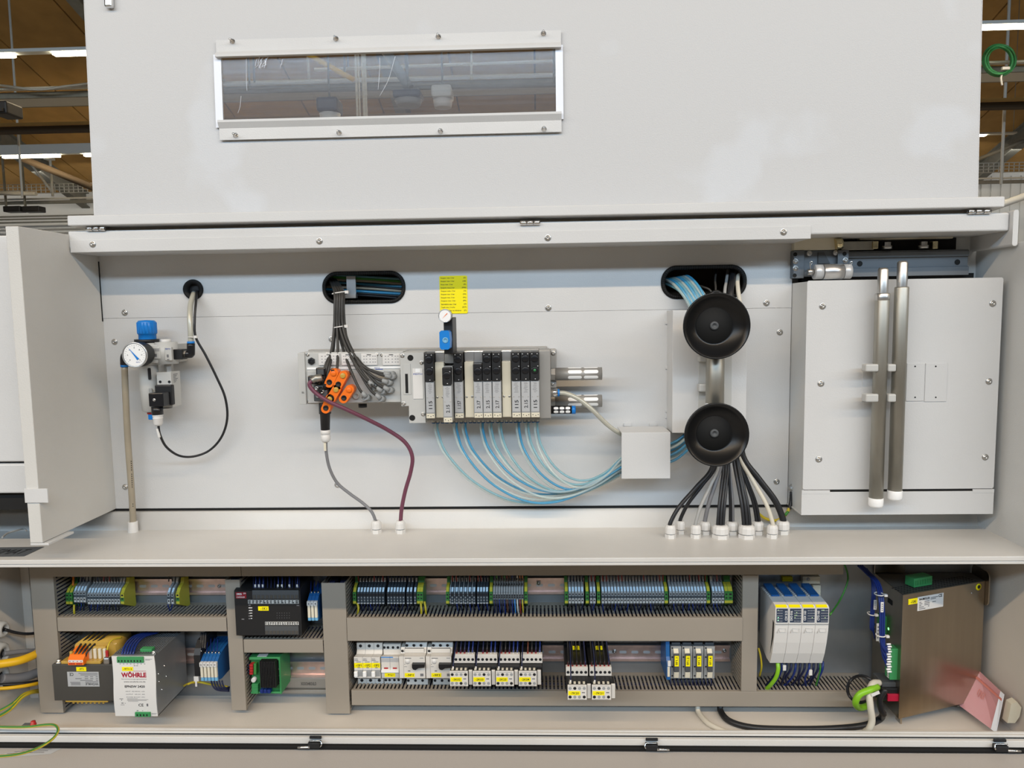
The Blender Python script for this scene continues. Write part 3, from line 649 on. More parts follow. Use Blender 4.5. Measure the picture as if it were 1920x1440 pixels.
# gauge
def gauge(px, py, Yf, r, depth, par, back='black'):
    c = P(px, py, Yf); g = MB().lathe((c.x, Yf+depth, c.z), (0, -1, 0), [(0, 0), (0, r*.9), (depth*.2, r*.96), (depth, r), (depth+.0016, r), (depth+.002, r*.9), (depth+.0005, r*.88)], 36).build('gauge', back, par)
    MB().lathe((c.x, Yf, c.z), (0, -1, 0), [(-.0008, r*1.005), (.0016, r*1.005), (.0022, r*.93), (.0012, r*.88), (.0008, r*.88)], 36).build('bezel', 'alu_bright', g)
    MB().lathe((c.x, Yf-.0008, c.z), (0, -1, 0), [(0, r*.9), (.0003, r*.9), (.0003, 0)], 36, False).build('dial', 'white_bright', g)
    return g, c
g, c = gauge(253, 665.5, 1.392, .0245, .032, ar)
b = MB(); 
for k in range(21):
    a_ = R(225-270*k/20); l0 = .0175 if k % 5 else .016; u = Vector((math.cos(a_), 0, math.sin(a_))); v = Vector((-u.z, 0, u.x))*.00025; o_ = Vector((c.x, 1.3908, c.z)); b.quad(o_+u*l0-v, o_+u*.0195-v, o_+u*.0195+v, o_+u*l0+v)
b.build('scale_mark', 'ink_grey', g)['kind'] = 'stuff'
for k, s_ in enumerate(('0', '2', '4', '6', '8', '10', '12')): a_ = R(225-270*k/6); lettering(s_, c.x+.0138*math.cos(a_)-.0012, c.x+.0138*math.cos(a_)+.0012, c.z+.0138*math.sin(a_)-.0012, c.z+.0138*math.sin(a_)+.0012, 1.3909, 'ink', g, 'numeral')
b = MB(); o_ = Vector((c.x, 1.3898, c.z)); u = Vector((-.62, 0, .78)).normalized(); v = Vector((-u.z, 0, u.x)); b.quad(o_-u*.011-v*.0026, o_-u*.004-v*.0016, o_+u*.018, o_-u*.004+v*.0016, o_-u*.011+v*.0026); b.build('needle', 'blue', g)
lettering('FESTO', c.x+.002, c.x+.010, c.z-.015, c.z-.013, 1.3908, 'ink_blue', g)
# bowl
b = MB(); a_, c_ = P(283.5, 772, Ya), P(283.5, 684, Ya); c_.x = a_.x; H_ = c_.z-a_.z; b.lathe(a_, (0, 0, 1), [(0, 0), (0, .012), (.003, .0165), (H_*.5, .0178), (H_, .0182)], 28); bo = b.build('bowl', 'plastic_lightgrey', ar)
x0, x1, z0, z1 = RC(277, 690, 282.5, 712, Ya-.019); MB().box(x0, x1, Ya-.0192, Ya-.016, z0, z1, .0015).build('sight_slot', 'black', ar)
x0, x1, z0, z1 = RC(279, 728, 285, 740, Ya-.019); MB().box(x0, x1, Ya-.0192, Ya-.016, z0, z1, .001).build('lock_slider', 'plastic_grey', ar)
b = MB(); vcyl(b, 285, 772, 776, Ya, .009); b.build('drain_collar', 'red', ar)
b = MB(); x0, x1, z0, z1 = RC(278, 775, 289, 787, Ya-.006); b.box(x0, x1, Ya-.008, Ya+.004, z0, z1, .002); b.build('drain_knob', 'blue', ar)
# pressure switch with plug
b = MB(); a_, c_ = P(317, 698, Ya), P(317, 683, Ya); c_.x = a_.x; b.cyl(a_, c_, .0085, n=6, smooth=False); b.build('hex_nut', 'steel', ar)
x0, x1, z0, z1 = RC(295, 698, 322, 764, 1.428); ps = MB().box(x0, x1, 1.428, 1.466, z0, z1, .001).build('pressure_switch', 'plastic_lightgrey', ar)
for px in (300.5, 317.5): q = P(px, 716, 1.428); MB().lathe(q, (0, -1, 0), [(0.0003, .0028), (.0002, 0)], 14).build('bolt_hole', 'black', ps)
q = P(321, 764, 1.445); MB().cyl((q.x-.008, 1.445, z0-.003), (q.x-.008, 1.445, z0+.001), .010, n=18).build('vent_cap', 'black', ps)
X_ = x1+.0002; b = MB()
for k in range(6): zz = z1-.006-.003*k; b.quad((X_, 1.437, zz), (X_, 1.437+.018-(k % 3)*.004, zz), (X_, 1.437+.018-(k % 3)*.004, zz+.0014), (X_, 1.437, zz+.0014))
b.build('fine_print', 'ink_grey', ps)
dp = thing('valve_plug', 'black angled plug with white gland on the pressure switch', 'plug', P(300, 776, 1.41))
x0, x1, z0, z1 = RC(290.5, 722, 322, 760, 1.415); MB().box(x0, x1, 1.415, 1.428, z0, z1, .002).build('socket_base', 'black', dp)
x0, x1, z0, z1 = RC(278.5, 737, 306, 762.5, 1.388); hb = MB().box(x0, x1, 1.388, 1.415, z0, z1, .0015).build('plug_housing', 'black_gloss', dp)
screw(289, 750, 1.388, hb, .003)
b = MB(); vcyl(b, 295.5, 762, 777, 1.400, .0108, n=20); b.build('neck', 'black_gloss', dp)
b = MB(); a_, c_ = P(297, 798, 1.400), P(297, 776, 1.400); c_.x = a_.x; H_ = c_.z-a_.z; b.lathe(a_, (0, 0, 1), [(0, .005), (0, .006), (.004, .0088), (H_*.55, .0088), (H_*.6, .0095), (H_*.72, .0095), (H_*.75, .0085), (H_*.8, .0098), (H_, .0098), (H_, 0)], 16); b.build('gland_nut', 'white', dp)
cbl = cable('cable', [(297, 797, 1.40), (300, 815, 1.402), (312, 838, 1.42), (335, 854, 1.45), (362, 856, 1.47), (392, 845, 1.48), (415, 820, 1.48), (426, 785, 1.478), (422, 745, 1.474), (405, 705, 1.468), (385, 665, 1.462), (367, 632, 1.458), (365, 600, 1.462), (367, 570, 1.475), (369, 548, 1.50), (369, 545, 1.53)], .0024, 'cable_black', dp)
q = P(297, 812, 1.398); MB().obox(Matrix.Translation(q) @ Matrix.Rotation(R(-12), 4, 'Y'), .004, .003, .018, .0005).build('cable_marker', 'white', dp)
# right-hand fitting with silver hose
ah = thing('air_hose', 'silver air hose with black elbow rising into the round grommet', 'hose', P(357, 668, 1.452))
x0, x1, z0, z1 = RC(321, 655, 343, 674, 1.445); MB().box(x0, x1, 1.442, 1.464, z0, z1, .001).build('manifold_block', 'black', ah)
a_, c_ = P(342, 663, 1.452), P(352, 663, 1.452); MB().cyl(a_, c_, .0065, n=6, smooth=False).build('nipple', 'steel', ah)
b = MB(); b.tube(spline([P(350, 664, 1.452), P(357, 664, 1.452), P(358, 661, 1.452), P(358, 644, 1.452)], 4), .0078, 14); b.build('elbow', 'black_gloss', ah)
b = MB(); vcyl(b, 358, 640, 644, 1.452, .0072); b.build('release_ring', 'blue', ah)
cable('hose', [(358, 642, 1.452), (357, 620, 1.453), (356, 595, 1.458), (357, 572, 1.472), (362, 554, 1.495), (364, 548, 1.53)], .0052, 'tube_silver', ah, n=12)
b = MB(); q = P(361, 632, 1.453); b.tube([(q.x+.0085*math.cos(a_), q.y+.0075*math.sin(a_), q.z) for a_ in [2*math.pi*i/16 for i in range(16)]], .0011, 6, closed=True); b.box(q.x+.006, q.x+.012, q.y-.008, q.y-.003, q.z-.002, q.z+.003); b.build('cable_tie', 'white', ah)
# left hose down to the shelf
bh = thing('supply_hose', 'straight beige hose from the gauge fitting down to the shelf', 'hose', PZp(250, 998, ZS))
b = MB(); b.tube(spline([P(246, 667, 1.455), P(237, 666, 1.455), P(233.5, 670, 1.455), P(233.5, 684, 1.455)], 4), .0080, 14); b.build('elbow', 'black_gloss', bh)
b = MB(); vcyl(b, 233.5, 683, 688, 1.455, .0075); b.build('release_ring', 'blue', bh)
yb_ = PZp(250, 997, ZS).y
cable('hose', [(233.5, 686, 1.455), (235.5, 740, 1.458), (240, 830, 1.463), (246, 910, 1.467), (249.5, 975, yb_), (250, 990, yb_)], .0062, 'tube_beige', bh, n=12)
q = PZp(250, 997, ZS); b = MB(); b.lathe((q.x, q.y, ZS), (0, 0, 1), [(0, .0102), (.001, .0100), (.0215, .0096), (.022, .009), (.022, .006)], 20); b.build('collar', 'white', bh)
b = MB()
for k, (y_, l_) in enumerate(((866, 22), (890, 30), (946, 10))):
    for j in range(l_//4): q = P(247.3+(y_-890)*.04+j*.14, y_+j*4, 1.4605); b.quad(q+Vector((-.0008, -.0005, 0)), q+Vector((.0008, -.0005, 0)), q+Vector((.0008, -.0005, .0022)), q+Vector((-.0008, -.0005, .0022)))
b.build('hose_print', 'ink', bh)['kind'] = 'stuff'

# ---------------------------------------------------------------- valve terminal
vt = thing('valve_terminal', 'pneumatic valve terminal with row of black topped valves and plug field', 'valve terminal', P(800, 790, 1.49))
YB, YV = 1.448, 1.402
zV = lambda py: P(913, py, YV).z
# electronics
x0, x1, z0, z1 = RC(561, 660, 757, 757, 1.43)
el = MB().box(x0+.013, x1, 1.430, 1.490, z0, z1, .001).build('electronics_base', 'plastic_lightgrey', vt)
MB().box(x0+.002, x1+.28, 1.488, YP, z0-.002, z1+.003, .001).build('mounting_rail', 'cast_alu', vt)
ep = MB().box(x0, x0+.0135, 1.426, 1.492, z0, z1, .001).build('end_plate', 'plastic_lightgrey', vt)
rr_ = random.Random(5); xq, _, zq, _ = RC(566, 738, 573, 746, 1.426); printed_lines([(xq, xq+.005, zq+.009, zq+.010), (xq, xq+.004, zq+.011, zq+.012)], 1.426, 'ink', ep)
q = P(584.5, 677, 1.43); MB().lathe((q.x, 1.43, q.z), (0, -1, 0), [(0, .0072), (.004, .0072), (.0045, .004), (.003, .003), (.003, 0)], 6, False).build('hex_cap', 'black', el)
for (a0, a1) in ((597, 636), (640, 664), (677, 707), (717, 750)):
    x0, x1, z0, z1 = RC(a0, 663, a1, 685, 1.4275); wv = MB().box(x0, x1, 1.4275, 1.430, z0, z1, .0008).build('display_cover', 'white', el)
    rows = [(x0+(x1-x0)*u, x0+(x1-x0)*u+.0028, z0+(z1-z0)*v_, z0+(z1-z0)*v_+.0012) for u in (.14, .30, .52, .70, .84) for v_ in (.25, .5, .75)]
    printed_lines(rows, 1.4275, 'ink_grey', wv); b = MB(); b.box((x0+x1)/2-.004, (x0+x1)/2+.004, 1.4265, 1.4275, z1-.0025, z1-.0015); b.build('latch_mark', 'ink', wv)
for p in ((577, 665), (614, 664), (706, 665), (716, 665), (579, 753), (663, 752), (673, 752), (709, 752), (719, 752), (746, 742), (663, 719)): screw(*p, 1.430, el, .0038)
x0, x1, z0, z1 = RC(575, 688, 752, 692, 1.4285); MB().box(x0, x1, 1.4285, 1.43, z0, z1, .0005).build('marking_strip', 'white_bright', el)
lettering('FESTO', *RC(702, 688.5, 712, 690.5, 1.4285), 1.4285, 'ink_blue', el); printed_lines([RC(704, 691, 718, 694, 1.4299)], 1.4299, 'ink_blue', el)
x0, x1, z0, z1 = RC(577, 694, 751, 755, 1.4245); MB().box(x0, x1, 1.4245, 1.4305, z0, z1, .001).build('socket_field', 'plastic_lightgrey', el)
# sockets and plugs of the field
def socket(px, py, r=.0062): q = P(px, py, 1.4245); MB().lathe((q.x, 1.4245, q.z), (0, -1, 0), [(0, r), (.004, r), (.004, r*.72), (.001, r*.7), (.001, 0)], 16).build('socket_ring', 'plastic_lightgrey', el)
for px, py in ((668, 742), (683, 746), (700, 727), (655, 700)): socket(px, py)
# black cover at the bottom of the electronics
q = P(680, 760, 1.45); MB().cyl((q.x, 1.45, q.z-.004), (q.x, 1.45, q.z+.004), .0085, n=16).build('blind_plug', 'black', el)
# interface block
zA, zB_, zC = P(775, 661, 1.415).z, P(775, 761, 1.415).z, P(780, 793, 1.415).z
xA, xB, xC = P(751.5, 720, 1.415).x, P(796, 720, 1.415).x, P(767, 775, 1.415).x
b = MB(); b.prism([(xA, zA), (xB, zA), (xB, zC), (xC, zC), (xC, zB_), (xA, zB_)], 'Y', 1.415, 1.49); ib = b.build('interface_block', 'plastic_lightgrey', vt)
for px, py in ((769.5, 671), (773, 783.5)): q = P(px, py, 1.415); MB().lathe((q.x, 1.4148, q.z), (0, -1, 0), [(0.0, .0058), (-.0, .0), ], 18, False).build('bore', 'dark', ib)
for px, py in ((754.5, 667), (790.5, 680), (757, 756.5), (793.5, 776.5)): screw(px, py, 1.415, ib, .0042)
x0, x1, z0, z1 = RC(756, 682, 770, 740, 1.4138); MB().box(x0, x1, 1.4138, 1.415, z0, z1, .0006).build('switch_cover', 'plastic_lightgrey', ib)
x0, x1, z0, z1 = RC(760, 701, 765, 737, 1.4132); MB().box(x0, x1, 1.4132, 1.4138, z0, z1).build('slot', 'dark', ib)
x0, x1, z0, z1 = RC(774, 691, 793, 748, 1.4138); MB().box(x0, x1, 1.4138, 1.415, z0, z1, .0004).build('label_holder', 'white', ib)
lettering('FESTO', *RC(775, 700, 792, 703, 1.4138), 1.4138, 'ink_blue', ib); MB().box(*RC(779, 691, 788, 698, 1.4134)[:2], 1.4134, 1.4138, *RC(779, 691, 788, 698, 1.4134)[2:]).build('label_tab', 'white_bright', ib)
# manifold body
x0 = P(796, 720, YB).x; x1 = P(1011, 720, YB).x
mn = MB().box(x0, x1, YB, YP, P(900, 788, YB).z, P(900, 656, YB).z, .001).build('manifold', 'cast_alu', vt)
x0, x1, z0, z1 = RC(1011, 657, 1032.5, 784.5, 1.418); eb = MB().box(x0, x1, 1.418, YP, z0, z1, .0012).build('end_block', 'cast_alu', vt)
x0, x1, z0, z1 = RC(1031, 655, 1043.5, 692, 1.47); br = MB().box(x0, x1, 1.468, YP, z0, z1, .002).build('fixing_lug', 'cast_alu', vt)
screw(1037.5, 662.5, 1.468, br, .0048); q = P(1036, 720.5, 1.455); x0, x1, z0, z1 = RC(1031, 714, 1043.5, 728, 1.455); MB().box(x0, x1, 1.455, YP, z0, z1, .002).build('fixing_lug', 'cast_alu', vt); screw(1036, 720.5, 1.455, br, .0034)
# slots
slots = [804.8, 822.5, 840.2, 859, 878.2, 895.6, 913, 930.8, 949, 967.3, 985, 1002.7]
kinds = 'DCRDCSDDCDDD'
PW = .0173
for i, (sx, kd) in enumerate(zip(slots, kinds)):
    X = P(sx, 700, YV).x; xa, xb_ = X-PW/2, X+PW/2
    if kd == 'C':                                               # blanking plate
        vb = MB().box(xa, xb_, YV+.012, YB, zV(784), zV(679), .001).build('blanking_plate', 'cream', vt)
        MB().box(xa-.001, xb_+.001, YV+.024, YB+.004, zV(679.5), zV(659), .0015).build('alloy_cap', 'alu_bright', vb)
        for dx in (-.0052, .0052):
            o = screw(0, 0, 0, vb, .0022, local_pt=wm(vb).inverted() @ Vector((X+dx, YV+.012, zV(745))))
        continue
    fy, dz = (YV-.022, -.005) if kd == 'R' else (YV, 0)
    if kd == 'R': MB().box(xa, xb_, YV-.002, YB, zV(786), zV(686), .0008).build('regulator_plate', 'plastic_grey', vt)
    top = 661 if kd == 'D' else 682
    vb = MB().box(xa, xb_, fy+.004, YB-(.05 if kd == 'R' else 0), zV(783.5)+dz, zV(714)+dz, .001).build('valve', 'terminal_grey' if False else 'plastic_grey', vt)
    MB().box(xa+.001, xb_-.001, fy+.003, fy+.004, zV(773)+dz, zV(716)+dz).build('label_field', 'label_silver', vb)
    MB().box(xa, xb_-.0005, fy, YB-(.05 if kd == 'R' else .004), zV(714.5)+dz, zV(top)+dz, .0012).build('solenoid', 'black', vb)
    if kd != 'D': MB().box(xa-.0006, xb_+.0006, YV+.024, YB+.004, zV(682), zV(659), .0015).build('alloy_cap', 'alu_bright' if kd == 'S' else 'plastic_grey', vb)
    for py in ((673, 695) if kd == 'D' else (696,)):
        q = Vector((X, fy, zV(py)+dz)); MB().lathe(q, (0, -1, 0), [(0, .0068), (.0015, .0068), (.0022, .0052), (.0018, 0)], 18).build('override_knob', 'black_gloss', vb)
    b = MB()
    for py, dx in ((665, -.006), (665, .004), (688, .005), (712, 0)) if kd == 'D' else ((690, .005), (712, 0)):
        zz = zV(py)+dz; b.quad((X+dx, fy-.0001, zz), (X+dx+.0018, fy-.0001, zz), (X+dx+.0018, fy-.0001, zz+.0011), (X+dx, fy-.0001, zz+.0011))
    b.build('marking', 'ink_white', vb)
    rws = []; r2 = random.Random(i)
    for k in range(9): zz = zV(719+k*2.2)+dz; rws.append((xa+.004+r2.uniform(0, .003), xb_-.004-r2.uniform(0, .003), zz, zz+.0006))
    printed_lines(rws, fy+.003, 'ink_grey', vb)
    lettering(random.Random(i).choice(['2.15', '1.157', '2.17', '115']), X-.003, X+.004, zV(766)+dz, zV(751)+dz, fy+.003, 'ink', vb, 'handwriting', rot90=True)
    for dx in (-.0052, .0052): screw(0, 0, 0, vb, .0022, local_pt=wm(vb).inverted() @ Vector((X+dx, fy+.004, zV(745)+dz)))
    tb = MB().box(xa+.0008, xb_-.0002, fy+.001, fy+.02, zV(783.5)+dz, zV(775)+dz, .0006).build('end_tab', 'cream', vb)
    b = MB()
    for dx in (-.0045, .001, .0055): q = Vector((X+dx, fy+.0009, zV(778.5+(1.5 if dx == .001 else 0))+dz)); b.lathe(q, (0, -1, 0), [(0.0001, .0009), (.0001, 0)], 8)
    b.build('pin_hole', 'ink', tb)
    if i == 11: q = Vector((X, fy-.002, zV(695))); MB().lathe(q, (0, -1, 0), [(0, .0026), (.0006, .0022), (.0006, .0)], 14).build('green_ring', 'green_board', vb)
# regulator tower over slot three
Xr = P(839, 640, 1.40).x
tw = MB(); x0, x1, z0, z1 = RC(832, 595, 849, 664, 1.385); tw.box(x0, x1, 1.385, 1.45, z0, z1, .0015); tw = tw.build('regulator_tower', 'black', vt)
x0, x1, z0, z1 = RC(824, 620, 843, 655.5, 1.352); b = MB(); pf = [(x0, z0+.004), (x0+.003, z0), (x1-.003, z0), (x1, z0+.003), (x1+.001, (z0+z1)/2), (x1, z1-.003), (x1-.003, z1), (x0+.003, z1), (x0, z1-.003)]; b.prism(pf, 'Y', 1.352, 1.384); kb_ = b.build('adjusting_knob', 'blue', vt)
q = P(835, 638, 1.352); MB().lathe(q, (0, -1, 0), [(0.0002, .0055), (.0006, .0055), (.0006, .003), (.0002, .003), (.0002, 0)], 18).build('lock_disc', 'blue_pale', kb_)
g, c = gauge(834.5, 592, 1.372, .0125, .02, vt)
b = MB(); o_ = Vector((c.x, 1.3705, c.z)); u = Vector((-.7, 0, -.7)).normalized(); v = Vector((-u.z, 0, u.x)); b.quad(o_+u*.008, o_-u*.006-v*.0008, o_-u*.006+v*.0008); b.build('needle', 'orange', g)
# push-in fittings under the manifold
zb_ = P(900, 788, YB).z
for i, sx in enumerate([817, 834, 852, 869, 886, 902, 919, 937, 954, 970.5, 988, 1004]):
    X = P(sx, 792, 1.465).x; b = MB()
    for dx in (-.0042, .0042): b.cyl((X+dx, 1.465, zb_+.001), (X+dx, 1.465, zb_-.006), .0038, n=10)
    f_ = b.build('fitting', 'rod_steel', vt); f_['kind'] = 'stuff'
    b = MB()
    for dx in (-.0042, .0042): b.cyl((X+dx, 1.465, zb_-.006), (X+dx, 1.465, zb_-.0078), .0039, n=10)
    b.build('release_ring', 'blue_deep', f_)
# silencers and hose on the right end
def hcyl(px0, px1, py, Y, r, m, par, nm, n=20, smooth=True, r1=None):
    a_, c_ = P(px0, py, Y), P(px1, py, Y); c_.z = a_.z; return MB().cyl(a_, c_, r, r1, n, smooth=smooth).build(nm, m, par)
def curved_patch(x0, x1, Y, zc, r, ang, half, n=6):
    """rounded slot lying on a cylinder along X"""
    b = MB(); rows = []
    for j in range(n+1): f_ = -1+2*j/n; ins = .0026*(1-math.sqrt(max(0, 1-f_*f_))); a2 = ang+half*f_; rows.append([b.bm.verts.new((x, Y-math.cos(a2)*r, zc+math.sin(a2)*r)) for x in (x0+ins, x1-ins)])
    b._fin([b.bm.faces.new((A_[0], A_[1], B_[1], B_[0])) for A_, B_ in zip(rows, rows[1:])], True); return b
def silencer(px0, px1, py, Y, r, lb):
    t = thing('silencer', lb, 'silencer', P(px0, py, Y))
    L_ = px1-px0; hcyl(px0, px0+9, py, Y, r*.98, 'cast_alu', t, 'hex_collar', 6, False); hcyl(px0+8, px1, py, Y, r, 'cast_alu', t, 'body', 28)
    a_, c_ = P(px0, py, Y), P(px1, py, Y)
    for k, (u0, u1) in enumerate(((.33, .60), (.64, .92))):
        for ang in (-30, 24, 80, -84):
            p0, p1 = a_.lerp(c_, u0), a_.lerp(c_, u1); curved_patch(p0.x, p1.x, Y, a_.z, r*1.012, R(ang), .0036/r).build('slot_insert', 'white_bright', t)
    return t
silencer(1033, 1128.5, 701.5, 1.452, .0125, 'upper cast metal silencer on the valve terminal end')
silencer(1033, 1128.5, 752.5, 1.478, .0125, 'lower cast metal silencer behind the silver hose')
t = thing('small_silencer', 'small black silencer with blue end beside the lower metal silencer', 'silencer', P(1035, 768, 1.45))
hcyl(1033, 1072, 768.5, 1.448, .0082, 'black', t, 'body'); hcyl(1072, 1079, 768.5, 1.448, .0084, 'blue', t, 'end_cap'); a_ = P(1037, 768.5, 1.448); c_ = P(1070, 768.5, 1.448)
for k in range(3):
    for ang in (-22, 30): curved_patch(a_.lerp(c_, k/3+.03).x, a_.lerp(c_, k/3+.30).x, 1.448, a_.z, .0085, R(ang), .34).build('slot_insert', 'white_bright', t)
t = thing('main_hose', 'silver supply hose from the valve terminal end to the cover box', 'hose', P(1036, 736, 1.44))
hcyl(1032, 1045.5, 736.5, 1.44, .0082, 'chrome', t, 'push_fitting'); hcyl(1045, 1049, 736.5, 1.44, .0072, 'blue', t, 'release_ring')
cable('hose', [(1047, 736.5, 1.44), (1062, 738, 1.438), (1085, 748, 1.432), (1110, 768, 1.43), (1132, 790, 1.435), (1150, 805, 1.44), (1172, 818, 1.45), (1195, 828, 1.455)], .0045, 'tube_silver', t, n=12)

# ---------------------------------------------------------------- cables of the plug field
cb = [  # end px, py, via
    (606, 718), (611, 728), (603, 736), (626, 701), (686, 744), (713, 747), (716, 733), (727, 717), (729, 731), (731, 702), (733, 706), (700, 722)]
for i, (ex, ey) in enumerate(cb):
    u = (i-(len(cb)-1)/2)/(len(cb)/2)
    sx = 636+u*9; yo = 1.462+.006*((i*5) % 3-1)
    if ex < 630: mid = [(sx, 575, yo), (sx+u*1, 610, yo-.004), (sx*.55+ex*.45+4, 655, yo-.02), (ex+6, 690, 1.415), (ex, ey, 1.412)]
    else: mid = [(sx, 575, yo), (sx+u*2.5, 612, yo-.004), (sx+(ex-sx)*.16, 650, yo-.02), (sx+(ex-sx)*.42, 690-.1*(ex-680), 1.418), (sx+(ex-sx)*.75, ey-(ey-690)*.30, 1.405), (ex, ey, 1.408)]
    q = [(614+5*(i % 4), 523+2*(i % 5), YP+.035), (630+u*8, 535, YP+.004), (636+u*9, 550, yo+.01)]+mid
    t = thing('sensor_cable', ORD[i]+' dark grey sensor cable of the fan, counted by its plug', 'cable', P(ex, ey, 1.41), 'sensor cables of the plug field')
    cable('cable', q, .0027, 'cable_grey', t)
    d = (P(ex, ey, 1.408)-P(*mid[-2])).normalized() if ex > 630 else Vector((0, .6, -.8))
    e_ = P(ex, ey, 1.408)
    b = MB(); b.cyl(e_-d*.012, e_, .0038, .0052, 12); b.cyl(e_, e_+Vector((d.x*.3, 1, d.z*.3)).normalized()*.014, .0056, .0060, 14); b.build('plug', 'black' if ex < 630 else 'plastic_grey', t)
for py, Yt, wd in ((549, 1.474, .0135), (613, 1.458, .0125)):
    q = P(636, py, Yt); b = MB(); b.tube([(q.x+wd*math.cos(a_), q.y+.011*math.sin(a_), q.z+.002*math.cos(a_)) for a_ in [2*math.pi*i/20 for i in range(20)]], .0013, 6, closed=True); b.box(q.x+wd-.001, q.x+wd+.006, q.y-.006, q.y+.001, q.z-.002, q.z+.004, .0005); b.build('strap', 'white')
for o in [o for o in C.objects if o.name.startswith('strap')]:
    o.name = 'cable_tie'
ties = [o for o in C.objects if o.name.startswith('cable_tie') and o.parent is None]
for o, s_ in zip(ties, ('upper white cable tie around the grey cable bundle', 'lower white cable tie around the grey cable bundle')): tag(o, s_, 'cable tie')
# orange T plugs
for k, (px, py, rot, lb) in enumerate(((641, 712, 30, 'orange twin plug nearest the top of the plug field'), (652, 738, 35, 'orange twin plug at the outer lower end'), (628, 738, 32, 'orange twin plug with a clear ring, between two others'), (624, 708, 28, 'orange twin plug behind the black cables'), (617, 756, 25, 'orange twin plug at the bottom edge beside the purple cable'))):
    c = P(px, py, 1.41); t = thing('orange_plug', lb, 'plug', c); rm = Matrix.Translation(c) @ Matrix.Rotation(R(rot), 4, 'Y')
    pf = rrect(-.0084, .0084, -.0195, .0195, .0080, 6); b = MB(); vs = []
    b.prism(pf, 'Y', -.010, .010); b.bm.transform(rm); b.build('housing', 'orange', t)
    b = MB(); b.lathe((0, -.0102, -.009), (0, -1, 0), [(-.002, .0054), (.0004, .0054), (.0004, .0042), (.0002, .0042), (.0002, 0)], 16); b.bm.transform(rm); b.build('socket', 'black', t)
    b = MB(); b.lathe((0, -.0102, .010), (0, -1, 0), [(-.002, .0055), (.002, .005), (.003, .0042), (.001, 0)], 16); b.bm.transform(rm); b.build('cap', 'orange' if k % 2 else 'coil_amber', t)
for k, (px, py, lb) in enumerate(((588, 712, 'black bus plug in the corner of the plug field'), (603, 697, 'flat black cover beside the bus plug'))):
    x0, x1, z0, z1 = RC(px-9, py-8, px+9, py+8, 1.415); t = thing('bus_plug', lb, 'plug', P(px, py, 1.42)); MB().box(x0, x1, 1.408, 1.425, z0, z1, .002).build('housing', 'black_gloss', t); MB().box(x0+.003, x1-.003, 1.4065, 1.408, z0+.003, z1-.003, .0006).build('lid', 'plastic_darkgrey', t)
x0, x1, z0, z1 = RC(590, 722, 616, 752, 1.413); t = thing('bus_connector', 'stacked black bus connector above the black power plug', 'plug', P(600, 752, 1.42)); MB().box(x0, x1, 1.405, 1.425, z0, z1, .002).build('housing', 'plastic_darkgrey', t)
for px, py in ((594, 728), (604, 734), (596, 742)): q = P(px, py, 1.405); MB().lathe(q, (0, -1, 0), [(0, .004), (.003, .004), (.003, .002), (0, 0)], 12).build('thumb_screw', 'steel', t)
# power plug with grey cable
t = thing('power_plug', 'black conical power plug with white gland and grey cable below the plug field', 'plug', P(609, 800, 1.435))
b = MB(); a_, c_ = P(610, 806, 1.435), P(609, 752, 1.435); ax = (c_-a_); L_ = ax.length; b.lathe(a_, ax, [(0, 0), (0, .0088), (L_*.55, .0100), (L_*.57, .0118), (L_*.9, .0118), (L_, .010), (L_, 0)], 20); b.build('housing', 'black', t)
b = MB(); a_, c_ = P(611, 829, 1.435), P(610, 806, 1.435); ax = (c_-a_); L_ = ax.length; b.lathe(a_, ax, [(0, .004), (0, .0055), (L_*.18, .0092), (L_*.55, .0096), (L_*.58, .0085), (L_*.66, .0085), (L_*.68, .0096), (L_, .0096), (L_, 0)], 14); b.build('gland_nut', 'white', t)
gy = PZp(706, 998, ZS).y
cable('cable', [(611, 828, 1.435), (612, 850, 1.437), (618, 878, 1.445), (632, 905, 1.455), (655, 925, 1.46), (680, 943, 1.463), (697, 960, 1.462), (705, 980, gy), (706, 992, gy)], .0032, 'cable_midgrey', t)
q = P(609.5, 838, 1.431); MB().obox(Matrix.Translation(q), .0045, .003, .016, .0004).build('cable_marker', 'cream', t)
t = thing('bus_cable', 'purple bus cable curving from the plug field down to the shelf', 'cable', P(751, 985, 1.46)); gy2 = PZp(751, 998, ZS).y
b = MB(); b.tube(spline([P(602, 708, 1.402), P(592, 710, 1.396), P(585, 714, 1.394)], 4), [.0075]*5+[.006]*4, 12); b.build('plug', 'rod_steel', t)
cable('cable', [(586, 713, 1.394), (580, 721, 1.392), (590, 735, 1.392), (615, 752, 1.392), (650, 768, 1.40), (690, 787, 1.42), (730, 808, 1.445), (760, 830, 1.455), (773, 856, 1.458), (770, 885, 1.46), (760, 920, 1.462), (753, 955, 1.462), (751, 985, gy2), (751, 992, gy2)], .0040, 'cable_purple', t, n=10)
# cable glands on the shelf
def gland(px, py, r, name_lb, grp=None):
    """px,py: centre of the base on the shelf; r radius in pixels"""
    q = PZp(px, py, ZS); s_ = r/F*(q.y/ .98); t = thing('cable_gland', name_lb, 'cable gland', (q.x, q.y, ZS), grp)
    b = MB(); b.lathe((q.x, q.y, ZS), (0, 0, 1), [(0, 0), (0, s_*1.03), (.0065, s_*1.03), (.0075, s_*.9), (.0075, 0)], 6, False); b.build('hex_base', 'white', t)
    b = MB(); b.cyl((q.x, q.y, ZS+.0074), (q.x, q.y, ZS+.0095), s_*.85, n=18); b.build('seal', 'plastic_grey', t)
    b = MB(); b.lathe((q.x, q.y, ZS), (0, 0, 1), [(.0093, s_*.9), (.0093, s_), (.0200, s_), (.0225, s_*.93), (.0255, s_*.72), (.0255, s_*.3)], 12, False); b.build('cap_nut', 'white', t)
    return q
gland(706, 999, 9.5, 'white cable gland holding the grey power cable'); gland(751, 999, 9.5, 'white cable gland holding the purple cable')

